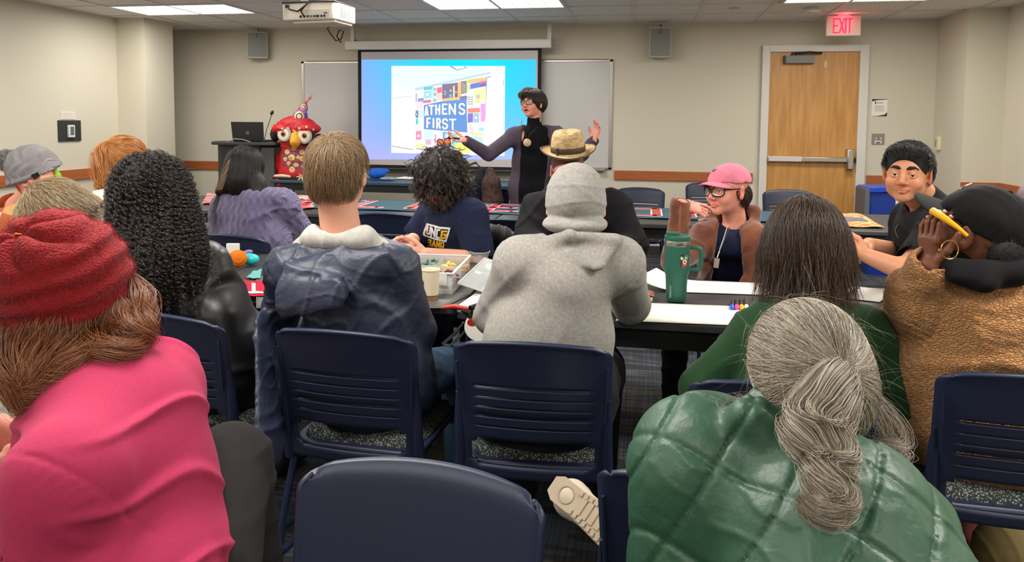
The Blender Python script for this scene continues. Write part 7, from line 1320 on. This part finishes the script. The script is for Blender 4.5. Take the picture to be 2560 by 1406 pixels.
b.box((bw_ - .09, -.008, bh_ - .045), (bw_ - .02, -.002, bh_), b.ms[0]); b.build('rim', t, bevel=.001, smooth=None); b = MB()
for k in (1, 2, 3): b.box((bw_ * k / 4, 0, 0), (bw_ * k / 4 + .002, bd_, bh_ - .008), BXm)
b.box((0, bd_ * .5, 0), (bw_, bd_ * .5 + .002, bh_ - .008), BXm); b.build('divider', t, smooth=None)
BO = V(-1.19, 2.735, .7465); c6, s6 = math.cos(.06), math.sin(.06)
def floss(cx_, cy_, cols, lab, n=26, seed=1, w_=.045, name='floss_bundle'):
    r_ = random.Random(seed); b = MB()
    for k in range(n):
        x_, y_, z_ = cx_ + r_.uniform(-w_, w_), cy_ + r_.uniform(-.07, .07), r_.uniform(.012, .062); a = r_.uniform(0, 6.28); d_ = V(math.cos(a), math.sin(a), r_.uniform(-.3, .3)) * .022; p_ = V(x_ * c6 - y_ * s6, x_ * s6 + y_ * c6, z_) + BO
        b.tube([p_ - d_, p_ - d_ * .4 + V(0, 0, .006), p_ + d_ * .4, p_ + d_], [.003, .0062, .006, .003], mat('floss', cols[k % len(cols)], .6), n=7)
    tag(b.build(name, smooth=60), lab, 'thread', kind='stuff')
floss(bw_ * .875, bd_ * .75, [(226, 140, 30), (240, 190, 60), (220, 110, 40), (236, 200, 90)], 'orange and yellow floss skeins in the far compartment of the bead box', seed=2)
floss(bw_ * .875, bd_ * .25, [(110, 56, 34), (200, 160, 40), (150, 50, 40), (140, 90, 50), (160, 200, 230)], 'brown and red floss skeins in the near compartment of the bead box', seed=3)
floss(bw_ * .625, bd_ * .75, [(24, 96, 64), (20, 80, 60), (110, 120, 70)], 'dark green floss skeins in the bead box', seed=4, n=16); floss(bw_ * .375, bd_ * .7, [(150, 170, 170), (60, 110, 110), (190, 210, 210)], 'pale grey-green floss skeins in the bead box', seed=5, n=12)
floss(bw_ * .62, bd_ * .2, [(40, 46, 56), (90, 100, 112), (30, 34, 40)], 'slate grey floss packets behind the paper cup in the bead box', seed=6, n=18)
t = empty('box_lid', (0, 0, 0), 0, 'clear plastic lid leaning off the bead box with white stickers', 'lid'); q = [A(1146, 708, 2.82), A(1205, 728, 2.86), A(1262, 662, 3.25), A(1212, 646, 3.27)]
b = MB(); b.grid(6, 6, lambda i, j: (q[0] * (1 - i) + q[1] * i) * (1 - j) + (q[3] * (1 - i) + q[2] * i) * j, BXm); b.build('sheet', t, smooth=None, solid=.002); b = MB(); b.tube(q, .004, mat('rim_plastic', (220, 222, 222), .3, alpha=.75), closed=True, n=8); b.tube([(q[0] + q[3]) / 2, (q[1] + q[2]) / 2], .003, b.ms[0], n=8); b.build('lid_rim', t)
b = MB(); n_ = unit(np.cross(q[1] - q[0], q[3] - q[0])) * -.003
for (u, v, r) in ((.55, .72, .022), (.45, .8, .018), (.3, .45, .014)): c_ = q[0] + (q[1] - q[0]) * u + (q[3] - q[0]) * v - n_; e1, e2 = unit(q[1] - q[0]), unit(q[3] - q[0]); b.add([c_ + e1 * r * math.cos(a * PI / 5) * (1 + .2 * (a % 2)) + e2 * r * 1.4 * math.sin(a * PI / 5) for a in range(10)], [tuple(range(10))], PAPER)
b.build('sticker', t, smooth=None)
p = on_z(1200, 655, .745); t = empty('clear_bowl', (p[0], p[1], .745), 0, 'clear plastic bowl behind the bead box near the grey hoodie', 'bowl'); b = MB(); b.lathe([(.03, 0), (.045, .05), (.047, .05), (.032, -.001)], (0, 0, 0), mat('clear_plastic', (220, 226, 226), .1, alpha=.25, spec=1), n=28); b.build('bowl_wall', t); b = MB(); b.tube([(.047 * math.cos(k * PI / 14), .047 * math.sin(k * PI / 14), .05) for k in range(28)], .0016, PLAST, n=6, closed=True); b.build('bowl_rim', t)
# clamp on the table edge
p = on_z(1165, 773, .745); t = empty('spring_clamp', (p[0], p[1], .745), 0, 'red and black bar clamp gripping the table edge beside the grey hoodie', 'clamp'); RC = mat('clamp_red', (196, 50, 30), .4)
b = MB(); b.tube([(-.085, -.02, .004), (-.04, -.022, .012), (.015, -.02, .006)], [.006, .010, .008], RC, n=10, up=(0, 1, 0)); b.build('handle', t); b = MB(); b.tube([(-.01, -.02, .002), (.02, -.025, -.005), (.028, -.025, -.04), (.015, -.03, -.06)], [.008, .014, .014, .008], BLACK, n=8); b.tube([(.02, -.02, .01), (.045, .01, .014), (.07, .03, .002)], [.01, .01, .006], BLACK, n=8); b.build('jaw', t)
b = MB(); b.lathe([(.0, -.006), (.013, -.006), (.013, .006), (0, .006)], (.03, -.045, -.035), RC, n=16, R=rot('X', PI / 2)); b.build('knob', t)
b = MB(); b.tube([(-.0, -.03, -.04), (-.03, -.035, -.08), (-.075, -.04, -.12)], [.004, .006, .006], METAL, n=8); b.tube([(.02, -.03, -.05), (-.01, -.035, -.09), (-.05, -.04, -.125)], [.004, .005, .005], METAL, n=8); b.tube([(-.075, -.04, -.12), (-.05, -.04, -.125)], .005, METAL, n=8); b.build('lower_arm', t)
p = A(1200, 818, 2.62); b = MB(); b.lathe([(0, 0), (.055, 0), (.055, .004), (0, .005)], p, PLAST, n=32, R=rot('X', .9) @ rot('Y', .2)); b.tube([p + V(0, .005, 0), p + V(0, .05, .1)], .006, BLACK, n=8); tag(b.build('white_disc'), 'white round disc hanging under the table edge beneath the clamp', 'disc')
# small things on the left table
p = on_z(622, 664, .745); g = G(); g.ell(p + V(0, .015, .026), (.042, .03, .027)); g.cut((0, 0, .743), (0, 0, -1)); o = g.build('tape_measure', mat('turquoise_plastic', (34, 186, 190), .3), None, .002); tag(o, 'turquoise rounded tape case on the near table behind the leather sleeve', 'tape case')
p = on_z(588, 672, .745); g = G(); g.ell(p + V(0, .02, .04), (.04, .045, .04)); g.disp.append(lambda x, y, z: -.0018 * np.sin((x - y) * 520 + z * 200)); g.cut((0, 0, .743), (0, 0, -1)); o = g.build('yarn_ball', cloth('orange_yarn', (206, 108, 24)), None, .0025); tag(o, 'orange ball of yarn between the leather jacket and turquoise case', 'yarn')
p = on_z(583, 645, .745); b = MB(); b.box((-.03, -.01, 0), (.03, .01, .07), PAPER, R=rot('Z', .2), c=p); tag(b.build('white_card', bevel=.002, smooth=None), 'white card packet standing behind the orange yarn', 'packet')
p = on_z(606, 650, .745); g = G(); g.ell(p + V(0, .03, .02), (.03, .02, .02)); g.ell(p + V(.02, .03, .035), (.02, .012, .012), None, .01); g.disp.append(folds((1, 0, .4), 90, .006, 4)); g.cut((0, 0, .743), (0, 0, -1)); o = g.build('lilac_ribbon', cloth('lilac_tulle', (140, 124, 170)), None, .003); tag(o, 'crumpled lilac ribbon beside the white card packet', 'ribbon')
patch('felt_piece', [(616, 698), (650, 700), (655, 676), (632, 682)], cloth('mint_felt', (96, 160, 156)), 'mint felt piece beside the navy rain jacket', z=.742, amp=.003); patch('letter_patch', [(600, 742), (665, 745), (665, 708), (600, 704)], cloth('crimson_felt', (176, 26, 52)), 'crimson fabric letter with white cord beside the navy rain jacket', 'fabric patch', [('cord', (.1, .9, .1, .22), WP), ('cord', (.45, .6, .2, .8), WP)], z=.742, amp=.003)
# jacket over the chair behind the band shirt
drape('grey_jacket', [A(1228, 580, 4.0), A(1255, 600, 4.05), A(1265, 650, 4.05)], [.05, .07, .08], mat('charcoal_crinkle', (56, 56, 56), .7, bump=.6, bscale=80, bdist=.003), 'crinkled charcoal jacket over a chair between band shirt and black hoodie', 'jacket', 21)
# recycling bin
bx0, bx1 = 2.06, 2.36; t = empty('recycling_bin', ((bx0 + bx1) / 2, 7.5, 0), 0, 'blue recycling bin with a white label beside the exit door', 'bin'); BLB = mat('bin_blue', (24, 56, 150), .4); w_ = (bx1 - bx0) / 2 + .03
b = MB(); b.prism(rrect(2 * w_, .3, .03, 4), lambda u, v, q: (u * (.8 + .2 * q / .78), v * (.8 + .2 * q / .78), .0 + q), .78, BLB); b.build('bin_body', t, smooth=30); b = MB(); b.prism(rrect(2 * w_ + .04, .34, .03, 4), lambda u, v, q: (u, v, .78 + q + .05 * (u + w_)), .05, mat('bin_lid_blue', (30, 70, 190), .35)); b.build('bin_lid', t, bevel=.006, smooth=30)
b = MB(); b.box((-w_ - .03, -.17, .25), (-w_ + .015, .17, .82), mat('bin_grey', (96, 100, 108), .5)); b.build('side_frame', t, bevel=.01, smooth=None); b = MB(); b.box((.06, -.153, .5), (.145, -.149, .73), PAPER); b.box((.08, -.155, .6), (.12, -.153, .61), FINE); b.box((.085, -.155, .66), (.115, -.153, .69), FINE); b.build('label', t, smooth=None)
# floor things at the lower corner
p = on_z(2535, 1370, .12); g = G(); g.ell(V(p[0], p[1], .11), (.12, .09, .11)); g.disp.append(folds((1, 0, .3), 40, .01, 5)); g.cut((0, 0, .003), (0, 0, -1)); o = g.build('tan_tote', cloth('tan_canvas', (132, 116, 76)), None, .006); tag(o, 'tan canvas bag on the carpet under the sherpa coat chair', 'bag')
p = on_z(2500, 1345, .12); t = empty('plastic_bottle', (p[0], p[1], .004), 0, 'small pale plastic bottle standing on the carpet beside the tan canvas bag', 'bottle'); b = MB(); b.lathe([(0, 0), (.025, 0), (.026, .1), (.012, .12)], (0, 0, 0), mat('milky_plastic', (190, 176, 176), .25, alpha=.8), n=20); b.build('bottle_body', t); b = MB(); b.lathe([(.013, .12), (.013, .14), (0, .14)], (0, 0, 0), PLAST, n=16); b.build('bottle_cap', t)
p = on_z(2385, 1290, .05); g = G(); g.ecap(V(p[0] - .05, p[1], .05), V(p[0] + .05, p[1] + .02, .05), (.05, .04), (.045, .04), (0, 0, 1)); g.disp.append(folds((1, 0, .3), 60, .008, 7)); g.cut((0, 0, .003), (0, 0, -1)); o = g.build('clear_bag', mat('pale_film', (150, 150, 132), .3, alpha=.85), None, .005); tag(o, 'crumpled pale plastic bag on the carpet behind the black table leg', 'plastic bag')
